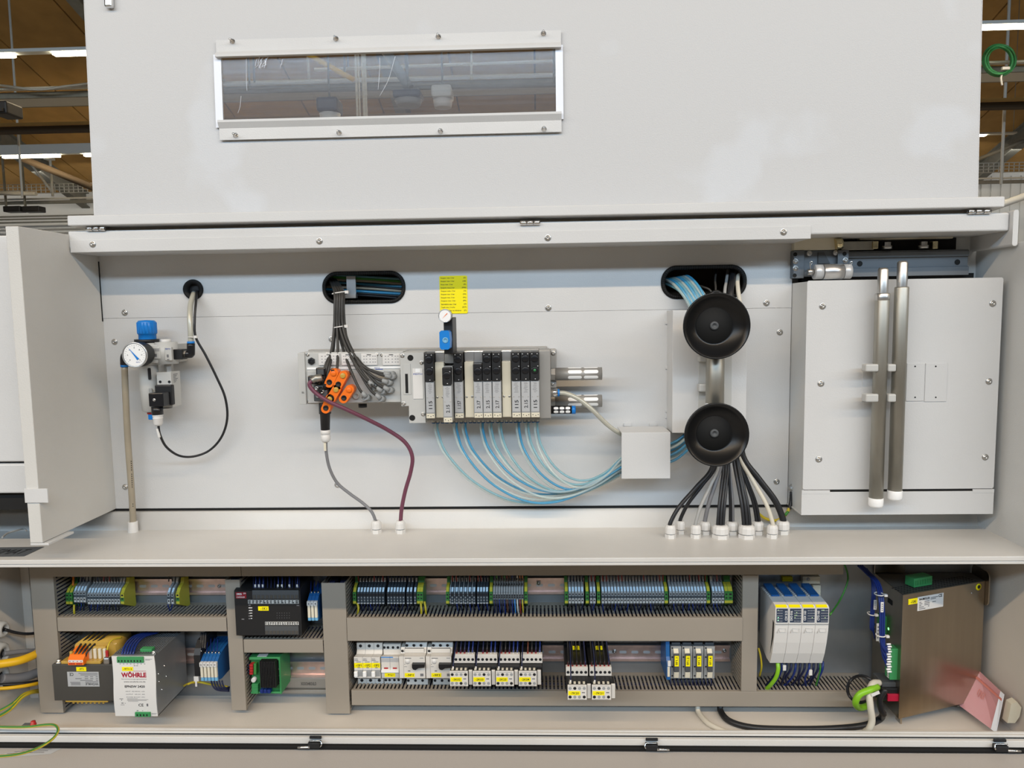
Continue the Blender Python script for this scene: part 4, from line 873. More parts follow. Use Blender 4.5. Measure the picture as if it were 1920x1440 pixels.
# ---------------------------------------------------------------- hoses to the cover box
r3 = random.Random(11)
starts = [815, 820, 850.6, 855.8, 867, 872.5, 900.6, 904.8, 917, 921, 935, 939, 968, 972.5, 985, 990, 1001.7, 1007]
for i, sx in enumerate(starts):
    u = i/(len(starts)-1); D = 1168-sx; ym = 947-40*u+r3.uniform(-7, 7); ye = 889-36*u+r3.uniform(-6, 6); yy = 1.455+r3.uniform(-.016, .016)
    kind = 'tube_clear' if i % 2 == 0 else ('tube_blue' if i in (3, 5, 7, 13) else 'tube_paleblue')
    pts = [(sx, 790, 1.465), (sx+2, 812, 1.465), (sx+.055*D, 800+.36*(ym-800), 1.463), (sx+.20*D, 800+.72*(ym-800), yy), (sx+.40*D, ym-6, yy), (sx+.60*D, ym-3, yy), (sx+.82*D, (ym+ye)/2+3, yy), (1168, ye, yy), (1200, ye-11, yy)]
    wd = {'tube_clear': 'clear', 'tube_blue': 'blue', 'tube_paleblue': 'pale blue'}[kind]
    tag(cable('air_tube', pts, .0024, kind, n=8), ORD[i]+' air tube from the left under the valves, '+wd, 'air tube', 'air tubes between valves and cover box')
# cover box and cable chute
cbx = thing('cover_box', 'small plain white sheet metal cover box over the air tubes', 'cover', P(1210, 898, 1.45))
x0, x1, z0, z1 = RC(1165.5, 811, 1257, 897.5, 1.415)
b = MB(); b.box(x0, x1, 1.415, 1.417, z0, z1, .0006); b.box(x0, x1, 1.417, YP-.012, z1-.002, z1, .0004); b.box(x0, x1, 1.417, YP-.012, z0, z0+.0015); b.build('hood', 'paint', cbx)
for px in (1179, 1228): q0, q1, qa, qb = RC(px-7, 803, px+7, 811, 1.48); MB().prism(rrect(q0, q1, z1-.001, z1+.005, .002), 'Y', YP-.003, YP).build('tab', 'paint', cbx)
ch = thing('cable_chute', 'tall white sheet metal chute carrying hoses behind the suction cups', 'cable chute', P(1330, 811, 1.46))
x0, x1, z0, z1 = RC(1261, 581, 1400, 811, 1.442)
b = MB(); b.box(x0, x1, 1.442, 1.444, z0, z1, .0005); b.box(x0, x0+.002, 1.444, YP, z0, z1); b.box(x1-.002, x1, 1.444, YP, z0, z1); b.build('channel', 'paint', ch)
for py in (600, 684, 765, 776): xx, _, zz, _ = RC(1247, py, 1256, py+8, YP); MB().box(xx, x0+.003, YP-.003, YP, zz, zz+.006, .0008).build('tab', 'paint', ch)
# hoses and cables through the second slot into the chute
for i in range(16):
    u = i/15; sx = 1254+u*38; kind = ['tube_clear', 'tube_paleblue', 'tube_blue'][i % 3]
    pts = [(1238+u*40, 522-u*4+(i % 2)*8, YP+.05), (sx+2, 528-u*10+(i % 2)*9, YP+.008), (sx+16+u*4, 540-u*4+(i % 2)*5, 1.485), (sx+32+u*2, 562, 1.472), (sx+42, 585, 1.468), (sx+44, 620, 1.475)]
    tag(cable('air_tube', pts, .0028, kind, n=8), ORD[i]+' air tube pouring out of the upper slot into the chute', 'air tube', 'air tubes in the slot above the chute')
for i in range(9):
    u = i/8; y_ = 822+u*34; kind = ['tube_blue', 'tube_paleblue', 'tube_clear', 'tube_blue', 'tube_silver'][i % 5]; yy = 1.462+.012*math.sin(i*2.1)
    tag(cable('air_tube', [(1240, y_+14, yy), (1262, y_+8, yy), (1280, y_-4, yy), (1298, y_-24, yy), (1310, y_-60, yy+.01)], .0027, kind, n=8), ORD[i]+' air tube from the top between cover box and chute', 'air tube', 'air tubes under the chute')
for k, (pts, r_, m_, lb) in enumerate((
    ([(1374, 500, YP+.05), (1374, 522, YP+.004), (1370, 545, 1.478), (1369, 575, 1.468), (1369, 620, 1.47)], .0062, 'cable_black', 'thick black cable dropping from the upper slot into the chute'),
    ([(1390, 505, YP+.05), (1383, 522, YP+.004), (1384, 545, 1.478), (1388, 575, 1.468), (1386, 620, 1.47)], .0042, 'cable_beige', 'beige cable dropping from the upper slot into the chute'),
    ([(1366, 500, YP+.05), (1362, 528, YP+.004), (1359, 550, 1.478), (1358, 620, 1.47)], .0032, 'cable_lightgrey', 'light grey cable dropping from the upper slot into the chute'),
    ([(1345, 500, YP+.05), (1341, 522, YP+.004), (1342, 545, 1.478), (1343, 600, 1.47)], .0020, 'cable_grey', 'thin dark cable in the middle of the upper slot'),
    ([(1305, 535, YP+.04), (1318, 538, 1.49), (1335, 550, 1.475), (1340, 600, 1.47)], .0020, 'cable_grey', 'thin dark cable crossing behind the air tubes in the slot'))):
    tag(cable('slot_cable', pts, r_, m_, n=10), lb, 'cable')

# ---------------------------------------------------------------- suction cup lifter
sc = thing('suction_lifter', 'vacuum lifter with two black suction cups on a steel tube', 'suction lifter', P(1343, 875, 1.40))
def cup(px, py, rpx, Yr):
    c = P(px, py, Yr); r = rpx/F*Yr
    b = MB(); b.lathe((c.x, Yr, c.z), (0, 1, 0), [(0, r), (-.0016, r*.985), (-.0012, r*.955), (.006, r*.86), (.0195, r*.60), (.0205, r*.555), (.0205, 0)], 56); b.lathe((c.x, Yr, c.z), (0, 1, 0), [(0, r), (.003, r), (.014, r*.82), (.026, r*.6), (.040, r*.35), (.045, r*.3), (.045, 0)], 56); k_ = b.build('suction_cup', 'rubber', sc)
    b = MB(); b.lathe((c.x, Yr+.0203, c.z), (0, -1, 0), [(0, r*.55), (.0008, r*.545), (.0008, 0)], 40); b.build('centre_plate', 'rubber_dull', k_)
    b = MB(); b.lathe((c.x, Yr+.019, c.z), (0, -1, 0), [(0, .0082), (.002, .0080), (.003, .006), (.003, .0040), (.001, .0036), (.001, 0)], 18); b.build('centre_screw', 'plastic_darkgrey', k_)
    return c
c1 = cup(1344, 611, 62, 1.362); c2 = cup(1344, 815.5, 60.5, 1.362)
a_ = P(1340, 780, 1.405); c_ = P(1341, 640, 1.405); c_.x = a_.x
MB().cyl(Vector((a_.x, 1.405, c2.z)), Vector((a_.x, 1.405, c1.z)), .0172, n=28).build('tube', 'rod_steel', sc)
q = P(1340, 757, 1.405); b = MB(); b.lathe((a_.x, 1.405, q.z-.006), (0, 0, 1), [(0, .0176), (.001, .0184), (.006, .0184), (.008, .0174)], 28); b.build('weld_collar', 'chrome', sc)
q = P(1344, 552, 1.39); b = MB(); b.tube([(q.x+.0115*math.cos(t_), 1.395, q.z-.006+.0115*math.sin(t_)) for t_ in [math.pi*i/10 for i in range(-2, 13)]], .0032, 8); b.build('hanging_ring', 'rubber', sc)
def clip(x0, x1, y0, y1, Yc, par):
    """spring clip cheek around a rod"""
    a0, a1, z0, z1 = RC(x0, y0, x1, y1, Yc); return MB().box(a0, a1, Yc, Yc+.02, z0, z1, .0025).build('clip', 'plastic_lightgrey', par)
t = thing('tube_clip_plate', 'white plate with two spring clips holding the suction lifter tube', 'clip', P(1336, 765, 1.442))
x0, x1, z0, z1 = RC(1310, 660, 1372, 765, 1.4395); MB().box(x0, x1, 1.4393, 1.4418, z0, z1, .0005).build('plate', 'plastic_lightgrey', t)
for (y0, y1) in ((668, 679), (720, 735)):
    for (a0, a1) in ((1311, 1327.5), (1354.5, 1360)): clip(a0, a1, y0, y1, 1.418, t)

# ---------------------------------------------------------------- cable fan and glands at the shelf
fan = [  # front row, then back row: px, py base, radius, cables
    (1257, 1008, 10, [('cable_black', .0040, 1335, 876)], 'outermost front white gland with one black cable'),
    (1304.5, 1008, 9.5, [('cable_lightgrey', .0034, 1348, 872)], 'front white gland with one light grey cable'),
    (1351, 1008, 15.5, [('cable_black', .0030, 1356, 872), ('cable_black', .0030, 1361, 872), ('cable_black', .0028, 1365, 868)], 'wide front white gland with black cables below the lower cup'),
    (1400, 1008, 15, [('cable_black', .0034, 1376, 866), ('cable_black', .0034, 1382, 864), ('cable_black', .003, 1384, 862)], 'wide front white gland with black cables beside the beige one'),
    (1448, 1008, 10, [('cable_beige', .0040, 1388, 858)], 'front white gland with one beige cable'),
    (1276, 1000, 9, [('cable_black', .0036, 1341, 874)], 'rear white gland with one black cable behind the outermost'),
    (1322, 1001, 10.5, [('cable_midgrey', .0040, 1352, 870)], 'rear white gland with one mid grey cable'),
    (1372, 1001, 12, [('cable_black', .0032, 1366, 866), ('cable_midgrey', .0026, 1367, 866)], 'rear white gland with black and grey cables'),
    (1420, 1001, 11.5, [('cable_black', .003, 1384, 860), ('cable_black', .003, 1386, 860)], 'rear white gland with two thin black cables'),
    (1467, 1000, 12.5, [('cable_black', .0062, 1393, 856)], 'rear white gland with one thick black cable')]
for px, py, r_, cs_, lb in fan:
    q = gland(px, py, r_, lb)
    for j, (m_, rc, sx, sy) in enumerate(cs_):
        off = (j-(len(cs_)-1)/2)*rc*1.9; top = Vector((q.x+off, q.y, ZS+.020)); s0 = P(sx, sy, 1.455); s1 = P(sx+(4 if px < 1350 else -6), sy-60, 1.462)
        k1 = top+Vector((0, 0, .010)); cdir = s0.x-k1.x
        pts = [s1, s0, s0.lerp(k1, .35)+Vector((-cdir*.03, -.003, 0)), s0.lerp(k1, .72)+Vector((-cdir*.07, -.004, .002)), k1, top]
        tag(MB().tube(spline(pts, 7), rc, 10).build('gland_cable', m_), {'cable_black': 'black', 'cable_beige': 'beige', 'cable_lightgrey': 'light grey', 'cable_midgrey': 'mid grey'}[m_]+' cable, '+ORD[j]+' one in the '+lb.split(' with ')[0]+(' behind the outermost' if px == 1276 else ' with the grey one' if px == 1372 else ' next to the thick one' if px == 1420 else ' nearest the cover' if px == 1467 else ' beside the beige one' if px == 1400 else ' below the lower cup' if px == 1351 else ''), 'cable', 'cables fanning out below the lower suction cup')
# earth bond
t = thing('earth_cable', 'short black and green earth lead bolted beside the cover', 'cable', P(1483, 918, 1.47))
q = P(1484, 914, 1.49); MB().cyl(q, q+Vector((.0001, -.014, 0)), .0045, n=6, smooth=False).build('bolt', 'chrome', t); MB().cyl(q+Vector((0, -.004, 0)), q+Vector((0, -.0055, 0)), .0085, n=18).build('washer', 'steel', t)
cable('sleeve', [(1484, 922, 1.485), (1483, 940, 1.483), (1480, 955, 1.478)], .0038, 'cable_black', t); cable('lead', [(1480, 953, 1.478), (1472, 966, 1.476), (1455, 976, 1.478), (1435, 972, 1.48), (1421, 962, 1.48)], .0030, 'wire_yellow', t); cable('green_stripe', [(1478, 959, 1.474), (1472, 966, 1.473)], .0028, 'wire_green', t)

# ---------------------------------------------------------------- rods on the cover of the box
for k, (x0, x1, lb) in enumerate(((1617, 1699, 'wide clip plate behind the two steel rods'), (1700, 1733.5, 'small blank plate beside the longer steel rod'), (1735, 1776, 'outer small blank plate on the box cover'))):
    t = thing('clip_plate', lb, 'plate', P((x0+x1)/2, 752, 1.42)); a0, a1, z0, z1 = RC(x0, 681, x1, 753, 1.418); z0 += .001 if k == 1 else 0
    MB().box(a0, a1, 1.4185, 1.4199, z0, z1, .0004).build('plate', 'paint', t)
    if k:
        for py in (687, 745): q = P((x0+x1)/2-1, py, 1.4185); MB().lathe(q, (0, -1, 0), [(.0002, .0016), (.0002, 0)], 10).build('hole', 'ink', t)
    else:
        for (y0, y1) in ((683, 697), (739, 754)):
            for (b0, b1) in ((1623.5, 1648), (1661.5, 1665.5), (1666, 1681)): clip(b0, b1, y0, y1, 1.3815 if b0 != 1661.5 else 1.392, t)
def rod(tx, tip_y, sh_y, bx, end_y, cap_y, lb, nut):
    Yr = 1.394; zt, zs, ze, zc = P(tx, tip_y, Yr).z, P(tx, sh_y, Yr).z, P(bx, end_y, Yr).z, P(bx, cap_y, Yr).z; X = P(tx*.5+bx*.5, (tip_y+end_y)/2, Yr).x
    t = thing('lever_rod', lb, 'rod', (X, Yr, zc))
    b = MB(); b.lathe((X, Yr, zs), (0, 0, 1), [(0, .0092), (zt-zs-.004, .0092), (zt-zs-.001, .0074), (zt-zs, .006), (zt-zs, 0)], 24); b.build('spigot', 'steel', t)
    b = MB(); b.lathe((X, Yr, ze), (0, 0, 1), [(0, 0), (0, .0124), (zs-ze-.002, .0124), (zs-ze, .0116), (zs-ze, 0)], 32); b.build('shaft', 'rod_steel', t)
    if nut: b = MB(); b.lathe((X, Yr, zs-.0102), (0, 0, 1), [(0, .0125), (.001, .0129), (.012, .0129), (.013, .012), (.013, .009)], 32); b.build('collar', 'steel', t)
    b = MB(); H_ = ze-zc; b.lathe((X, Yr, zc), (0, 0, 1), [(0, 0), (.0002, .008), (.002, .0118), (.005, .0130), (H_, .0132), (H_+.001, .0125), (H_+.001, 0)], 28); b.build('end_cap', 'white_bright', t)
rod(1653.5, 502, 553, 1645, 934, 951, 'shorter steel rod with a collar and white end cap', True)
rod(1690, 489, 538, 1680.5, 920, 937.5, 'longer steel rod with plain spigot and white end cap', False)

# ---------------------------------------------------------------- linear guide in the recess
lg = thing('linear_guide', 'grey linear rail with bearing bracket in the recess above the box cover', 'linear guide', P(1650, 518, 1.5))
x0, x1, z0, z1 = RC(1588, 469, 1817, 517, 1.495)
h = z1-z0; b = MB(); b.prism([(1.495, z0), (1.495, z0+h*.32), (1.500, z0+h*.34), (1.500, z0+h*.72), (1.495, z0+h*.74), (1.495, z1-.004), (1.50, z1), (1.53, z1), (1.53, z0)], 'X', x0, x1); rl = b.build('rail', 'anodised', lg)
for px, py in ((1612, 494.5), (1795, 491.5)): q = P(px, py, 1.4998); MB().lathe(q, (0, -1, 0), [(.0002, .0055), (.0002, 0)], 18).build('bore', 'dark', rl)
x0, x1, z0, z1 = RC(1487, 469, 1591.5, 521, 1.488); bk = MB().box(x0, x0+.021, 1.486, 1.53, z0, z1, .001).build('bracket_cheek', 'anodised', lg)
MB().box(x0+.02, x1, 1.492, 1.53, z0+.003, z1, .001).build('bracket_plate', 'anodised', lg)
x2, x3, z2, z3 = RC(1571, 469, 1591.5, 495, 1.483); MB().box(x2, x3, 1.483, 1.495, z2, z3, .0008).build('bracket_cheek', 'anodised', lg)
x2, x3, z2, z3 = RC(1535, 473, 1548, 494, 1.487); MB().prism([(x2, z2), (x2, z3), (x3-.002, z3), (x3+.010, z2)], 'Y', 1.4895, 1.4920).build('web', 'plastic_darkgrey', lg)
for p in ((1491.5, 490), (1491.5, 503), (1517.5, 475), (1567, 474)): screw(*p, 1.486, lg, .0052)
screw(1585, 488, 1.483, lg, .0052)
for p in ((1491, 477), (1490, 516.5), (1583.5, 476)): q = P(*p, 1.4858 if p[0] < 1500 else 1.4828); MB().lathe(q, (0, -1, 0), [(.0001, .004), (.0001, 0)], 14).build('bore', 'dark', lg)
a_, c_ = P(1526, 510, 1.47), P(1594, 508, 1.47); c_.z = a_.z
MB().cyl(a_.lerp(c_, .24), a_.lerp(c_, .78), .0148, n=28).build('roller', 'alu_bright', lg)
for u0, u1 in ((0.0, .22), (.80, 1.0)): p0, p1 = a_.lerp(c_, u0), a_.lerp(c_, u1); MB().cyl(p0, p1, .0142, n=24).build('roller_cheek', 'label_silver', lg)
p0, p1 = a_.lerp(c_, -.18), a_.lerp(c_, 0); MB().cyl(p0, p1, .006, n=14).build('pin', 'steel', lg)
for px in (1521, 1596): cable('split_pin', [(px, 497, 1.465), (px+2, 491, 1.464), (px-2, 492, 1.464), (px-1, 505, 1.466), (px, 516, 1.468)], .0009, 'chrome', lg, n=6)
x0, x1, z0, z1 = RC(1489, 446, 1572, 469, 1.49); MB().box(x0, x1, 1.488, 1.53, z0, z1, .0015).build('clamp_block', 'cream', lg)
a_, c_ = P(1566, 458, 1.485), P(1578, 456, 1.485); MB().cyl(a_, c_, .011, n=18).build('nut', 'brass', lg)
x0, x1, z0, z1 = RC(1578, 452, 1640, 469, 1.50); MB().box(x0, x1, 1.502, 1.53, z0, z1, .0015).build('plate', 'rod_steel', lg)
for px, py in ((1663, 459), (1731.5, 458)): q = P(px, py+4, 1.50); MB().cyl((q.x, 1.50, q.z-.004), (q.x, 1.50, q.z+.002), .0095, n=20).build('washer', 'steel', lg); MB().cyl((q.x, 1.50, q.z+.002), (q.x, 1.50, q.z+.009), .0068, n=6, smooth=False).build('bolt_head', 'steel', lg)
for px in (1643, 1755): x0, x1, z0, z1 = RC(px-5, 452, px+5, 466, 1.495); MB().box(x0, x1, 1.497, 1.51, z0, z1, .001).build('stop_block', 'brass', lg)
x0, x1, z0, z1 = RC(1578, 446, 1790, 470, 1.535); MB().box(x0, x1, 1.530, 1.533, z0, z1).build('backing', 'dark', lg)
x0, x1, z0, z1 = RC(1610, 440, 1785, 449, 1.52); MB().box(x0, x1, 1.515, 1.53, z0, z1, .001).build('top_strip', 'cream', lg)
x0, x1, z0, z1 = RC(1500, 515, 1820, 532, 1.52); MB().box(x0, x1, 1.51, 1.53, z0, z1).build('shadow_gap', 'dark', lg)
# ================================================================ lower electrical cabinet
def pz(px, py, Y): return P(px, py, Y).z
def px_(px, py, Y): return P(px, py, Y).x
# ---------------------------------------------------------------- slotted cable ducts
def fingers(a0, a1, pitch, gap):
    n = max(1, int(round((a1-a0)/pitch))); p = (a1-a0)/n
    return [(a0+i*p+gap/2, a0+(i+1)*p-gap/2) for i in range(n)]
def fill_wires(t, a0, a1, b0, b1, yf, horizontal):
    """the wires lying in the duct"""
    rf = random.Random(int(a0*1000)); b = MB(); n = 3
    for k in range(12):
        y = yf+.012+(YM-.014-yf-.012)*((k % 6)+.5)/6; c = b0+(b1-b0)*(.35+.5*(k//6)); b.mi = k % 3; pts = []
        for j in range(n+1): u = a0+(a1-a0)*j/n; d = rf.uniform(-.002, .002); pts.append((u, y+d, c+d) if horizontal else (c+d, y+d, u))
        b.tube(pts, .0060, 6)
    b.build('laid_wires', ['wire_darkblue', 'cable_black', 'wire_darkblue'], t)['kind'] = 'stuff'
def hduct(x0, x1, z0, z1, lb, yf=YD, joints=(), top=True, bottom=True):
    t = thing('cable_duct', lb, 'cable duct', ((x0+x1)/2, YM, z0))
    cuts = [x0]+list(joints)+[x1]
    for a, c in zip(cuts, cuts[1:]): MB().box(a+.0004, c-.0004, yf, yf+.002, z0, z1, .0008).build('cover', 'duct_grey', t)
    for nm, zz, on in (('top_wall', z1-.0022, top), ('bottom_wall', z0+.0004, bottom)):
        if not on: continue
        b = MB(); b.box(x0, x1, yf+.002, yf+.0085, zz, zz+.0018); b.box(x0, x1, YM-.012, YM-.001, zz, zz+.0018)
        for a, c in fingers(x0, x1, .0080, .0036): b.box(a, c, yf+.0085, YM-.012, zz, zz+.0018)
        b.build(nm, 'duct_grey', t)['kind'] = 'stuff'
    MB().box(x0, x1, YM-.002, YM-.0005, z0, z1).build('base', 'duct_grey', t); fill_wires(t, x0+.002, x1-.002, z0+.003, z1-.005, yf, True)
    return t
def vduct(x0, x1, z0, z1, lb, yf=YD):
    t = thing('cable_duct', lb, 'cable duct', ((x0+x1)/2, YM, z0))
    MB().box(x0, x1, yf, yf+.002, z0, z1, .0008).build('cover', 'duct_grey', t)
    for xx in (x0+.0003, x1-.0021):
        b = MB(); b.box(xx, xx+.0018, yf+.002, yf+.0085, z0, z1); b.box(xx, xx+.0018, YM-.012, YM-.001, z0, z1)
        for a, c in fingers(z0, z1, .0080, .0036): b.box(xx, xx+.0018, yf+.0085, YM-.012, a, c)
        b.build('side_wall', 'duct_grey', t)['kind'] = 'stuff'
    MB().box(x0, x1, YM-.002, YM-.0005, z0, z1).build('base', 'duct_grey', t); fill_wires(t, z0+.002, z1-.002, x0+.004, x1-.004, yf, False)
    return t
zt_ = -.4560
XA0, XA1 = px_(65, 1200, YD), px_(108.5, 1200, YD)      # first post
XB0, XB1 = px_(427.5, 1200, YD), px_(455, 1200, YD)
XC0, XC1 = px_(606.5, 1200, YD), px_(651, 1200, YD)
XD0, XD1 = px_(1391, 1200, YD), px_(1420.5, 1200, YD)
ztop = pz(700, 1080, YD)
hduct(px_(97, 1075, YD), px_(1582, 1070, YD), ztop, zt_-.001, 'long dark cable duct directly under the shelf', YD, joints=(px_(452, 1075, YD),), top=False)
vduct(XA0, XA1, -.8155, zt_, 'wide grey upright duct beside the wall glands')
vduct(XB0, XB1, pz(447, 1332, YD), pz(435, 1087, YD), 'slim grey upright duct beside the black controller')
vduct(XC0, XC1, -.8150, pz(625, 1093, YD), 'grey upright duct between green board and circuit breakers')
vduct(XD0, XD1, -.7644, ztop-.0005, 'grey upright duct beside the white controller modules')
hduct(XA1+.001, XB0-.001, -.639, -.6095, 'grey horizontal duct above the transformer')
hduct(XB1+.001, XC0-.001, pz(530, 1224, YD), pz(530, 1199.5, YD), 'short grey horizontal duct below the black controller')
hduct(XC1+.0005, XD0+.001, -.6585, -.6103, 'long grey duct between terminal row and circuit breakers', YD-.002)
hduct(XC1+.004, px_(1640, 1320, YD), -.7965, -.7648, 'long grey duct under the contactors')
# ---------------------------------------------------------------- mounting rails
def rail(x0, x1, zc, lb):
    t = thing('din_rail', lb, 'rail', ((x0+x1)/2, YM, zc))
    b = MB(); yb, yf = YM-.0015, YM-.0085
    b.prism([(yf, zc+.0175), (yf+.001, zc+.0175), (yf+.001, zc+.0135), (yb, zc+.0125), (yb, zc-.0125), (yf+.001, zc-.0135), (yf+.001, zc-.0175), (yf, zc-.0175), (yf, zc-.0125), (yb-.001, zc-.0115), (yb-.001, zc+.0115), (yf, zc+.0125)], 'X', x0, x1); b.build('profile', 'rail_zinc', t)
    x = x0+.006
    while x+.016 < x1: MB().prism(rrect(x, x+.015, zc-.003, zc+.003, .0028, 3), 'Y', yb-.0012, yb-.0010).build('slot', 'label_silver', t); x += .025
    return t
zr1 = (pz(1010, 1084, 1.515)+pz(1010, 1112, 1.515))/2; zr2 = (pz(1020, 1211, 1.515)+pz(1020, 1236, 1.515))/2
rails = [rail(XA1+.004, XB0-.002, zr1, 'zinc rail behind the short terminal row'), rail(XC1+.004, XD0-.004, zr1, 'zinc rail behind the long terminal row'), rail(XC1+.004, XD0-.004, zr2, 'zinc rail behind the breakers and contactors'),
    rail(XA1+.05, XB0-.002, pz(350, 1228, 1.515), 'zinc rail behind the blue relay block'), rail(XB1+.002, XC0-.002, pz(570, 1254, 1.515), 'orange tinged zinc rail beside the green board')]
screw(1010, 1093, YM-.009, rails[1], .0045); screw(1152, 1221, YM-.003, rails[2], .0045); screw(1358, 1220, YM-.003, rails[2], .0045); screw(411, 1099, YM-.003, rails[0], .004)
x0, x1, z0, z1 = RC(532, 1270, 609, 1289, 1.51); t = thing('base_profile', 'grey aluminium profile with black print beside the green board', 'profile', (x0, YM, z0)); MB().box(XB1+.002, XC0-.002, 1.506, YM-.0005, z0, z1, .001).build('strip', 'cast_alu', t); MB().box(XB1+.002, XC0-.002, 1.50, YM-.0005, z0-.009, z0-.001, .001).build('step', 'cast_alu', t); lettering('XOOOHROULO', *RC(564, 1279, 593, 1285, 1.506), 1.506, 'ink', t)

# ---------------------------------------------------------------- terminal blocks
zc = zr1
def zt(py, Y): return pz(1180, py, Y)
PROF = [(1.511, zt(1078, 1.511)), (1.493, zt(1080, 1.493)), (1.489, zt(1091, 1.489)), (1.476, zt(1100, 1.476)), (1.469, zt(1109.5, 1.469)), (1.467, zt(1111, 1.467)), (1.467, zt(1131, 1.467)), (1.476, zt(1133, 1.476)), (1.511, zt(1136, 1.511))]
def terminal(kind):
    w_ = .0051 if kind != 'C' else .0042; b = MB(); body = {'A': 7, 'B': 1, 'C': 0, 'P': 4, 'Q': 3}[kind]
    mats = ['plastic_lightgrey' if kind == 'A' else 'plastic_grey', 'terminal_dark', 'terminal_paleblue', 'pe_yellow', 'pe_green', 'ink', 'white', 'terminal_grey']
    h = w_/2
    b.m(body).prism(PROF, 'X', -h, h)
    def fr(m_, y0, y1, Y, wd=.8, dy=.0004): b.m(m_).box(-h*wd, h*wd, Y-dy, Y+.001, zt(y1, Y), zt(y0, Y))
    if kind in 'AB':
        b.m(2); b.quad((-h*.8, 1.4755, zt(1100.4, 1.4755)+.0003), (h*.8, 1.4755, zt(1100.4, 1.4755)+.0003), (h*.8, 1.4686, zt(1109, 1.4686)+.0003), (-h*.8, 1.4686, zt(1109, 1.4686)+.0003))
        b.m(6); b.quad((-h*.7, 1.4928, zt(1081, 1.4928)), (h*.7, 1.4928, zt(1081, 1.4928)), (h*.7, 1.4888, zt(1089.5, 1.4888)), (-h*.7, 1.4888, zt(1089.5, 1.4888)))
    if kind == 'A':
        fr(5, 1112.5, 1115.5, 1.467, .55); fr(1, 1117, 1121.5, 1.467, .95); fr(0, 1122, 1131, 1.467, .94, .0003); fr(5, 1124, 1127, 1.467, .5, .0005)
    if kind == 'B':
        fr(6, 1129.5, 1131, 1.467, .9); fr(5, 1112, 1117, 1.467, .8); fr(0, 1118.5, 1120.5, 1.467, .5); fr(0, 1124, 1126, 1.467, .5)
    if kind == 'C':
        for y0 in (1084, 1093.5, 1114.5, 1118.5, 1124): fr(5, y0, y0+3, 1.466, .6, .0006)
    if kind in 'PQ':
        b.m(3); b.quad((-h*.9, 1.4885, zt(1091.5, 1.4885)+.0003), (h*.9, 1.4885, zt(1091.5, 1.4885)+.0003), (h*.9, 1.4758, zt(1100.2, 1.4758)+.0003), (-h*.9, 1.4758, zt(1100.2, 1.4758)+.0003)); b.quad((-h*.9, 1.4757, zt(1100.4, 1.4757)+.0003), (h*.9, 1.4757, zt(1100.4, 1.4757)+.0003), (h*.9, 1.4688, zt(1109, 1.4688)+.0003), (-h*.9, 1.4688, zt(1109, 1.4688)+.0003))
        fr(4, 1119, 1131, 1.467, .96, .0003); fr(3, 1126, 1131, 1.467, 1.0, .0005); fr(5, 1113, 1116, 1.467, .5, .0006); fr(5, 1120, 1122.5, 1.467, .5, .0006)
    o = b.build('terminal_block', mats); o.location = (0, 0, 0); me = o.data; bpy.data.objects.remove(o); return me
TM = {k: terminal(k) for k in 'ABCPQ'}
def put(kind, cx, lb, grp, name='terminal_block', sx=1.0, dz=0.0, cat='terminal'):
    o = bpy.data.objects.new(name, TM[kind]); C.objects.link(o); X = px_(cx, 1118, 1.467); o.location = (X, 0, dz); o.scale = (sx, 1, 1); return tag(o, lb, cat, grp)
def run(kind, x0, x1, n, lb, grp, wires=True, sx=1.0, dz=0.0):
    for i in range(n):
        cx = x0+(x1-x0)*i/max(1, n-1); put(kind, cx, (lb+', '+ORD[i]+' from the left') if n > 1 else lb, grp, sx=sx, dz=dz); WIRES.append((cx, grp, dz, ORD[i]))
WIRES = []
run('A', 166, 222, 11, 'grey terminal block in the short row above the transformer', 'terminals above the transformer'); run('A', 140.5, 158, 4, 'bluish terminal block beside the green and yellow end blocks', 'bluish terminals above the transformer', dz=.004); run('A', 316, 323, 2, 'grey terminal block of the lone pair on the rail', 'pair of terminals above the power supply')
run('B', 672, 718, 9, 'dark fuse terminal block in the longest dark row', 'nine dark fuse terminals'); run('B', 728, 756.5, 6, 'dark fuse terminal block in the run of six', 'six dark fuse terminals'); run('B', 764.5, 770.5, 2, 'dark fuse terminal block of the dark pair', 'two dark fuse terminals'); run('B', 778, 778, 1, 'single dark fuse terminal block beside the earth terminals', None)
run('B', 848, 889, 6, 'dark fuse terminal block spaced beside light spacers', 'six spaced fuse terminals'); run('B', 896.5, 913, 4, 'dark fuse terminal block in the run of four', 'four dark fuse terminals')
for i in range(6): o = put('A', 844+8.2*i, ORD[i]+' narrow light spacer from the left between dark fuse terminals', 'spacers between the fuse terminals', 'terminal_spacer', .35, -.0002, 'spacer')
run('C', 926.5, 979.5, 12, 'grey multi level terminal block with coloured wires below', 'multi level terminals')
run('A', 1068.5, 1092, 5, 'grey terminal block in the run of five', 'five grey terminals'); run('A', 1108.5, 1114.5, 2, 'grey terminal block of the pair beside two earth terminals', 'two grey terminals'); run('A', 1130.5, 1243, 20, 'grey terminal block in the longest grey row', 'twenty grey terminals'); run('A', 1257.5, 1322, 12, 'grey terminal block in the row of twelve', 'twelve grey terminals'); run('A', 1338, 1355.5, 4, 'grey terminal block in the last run of four', 'four grey terminals')
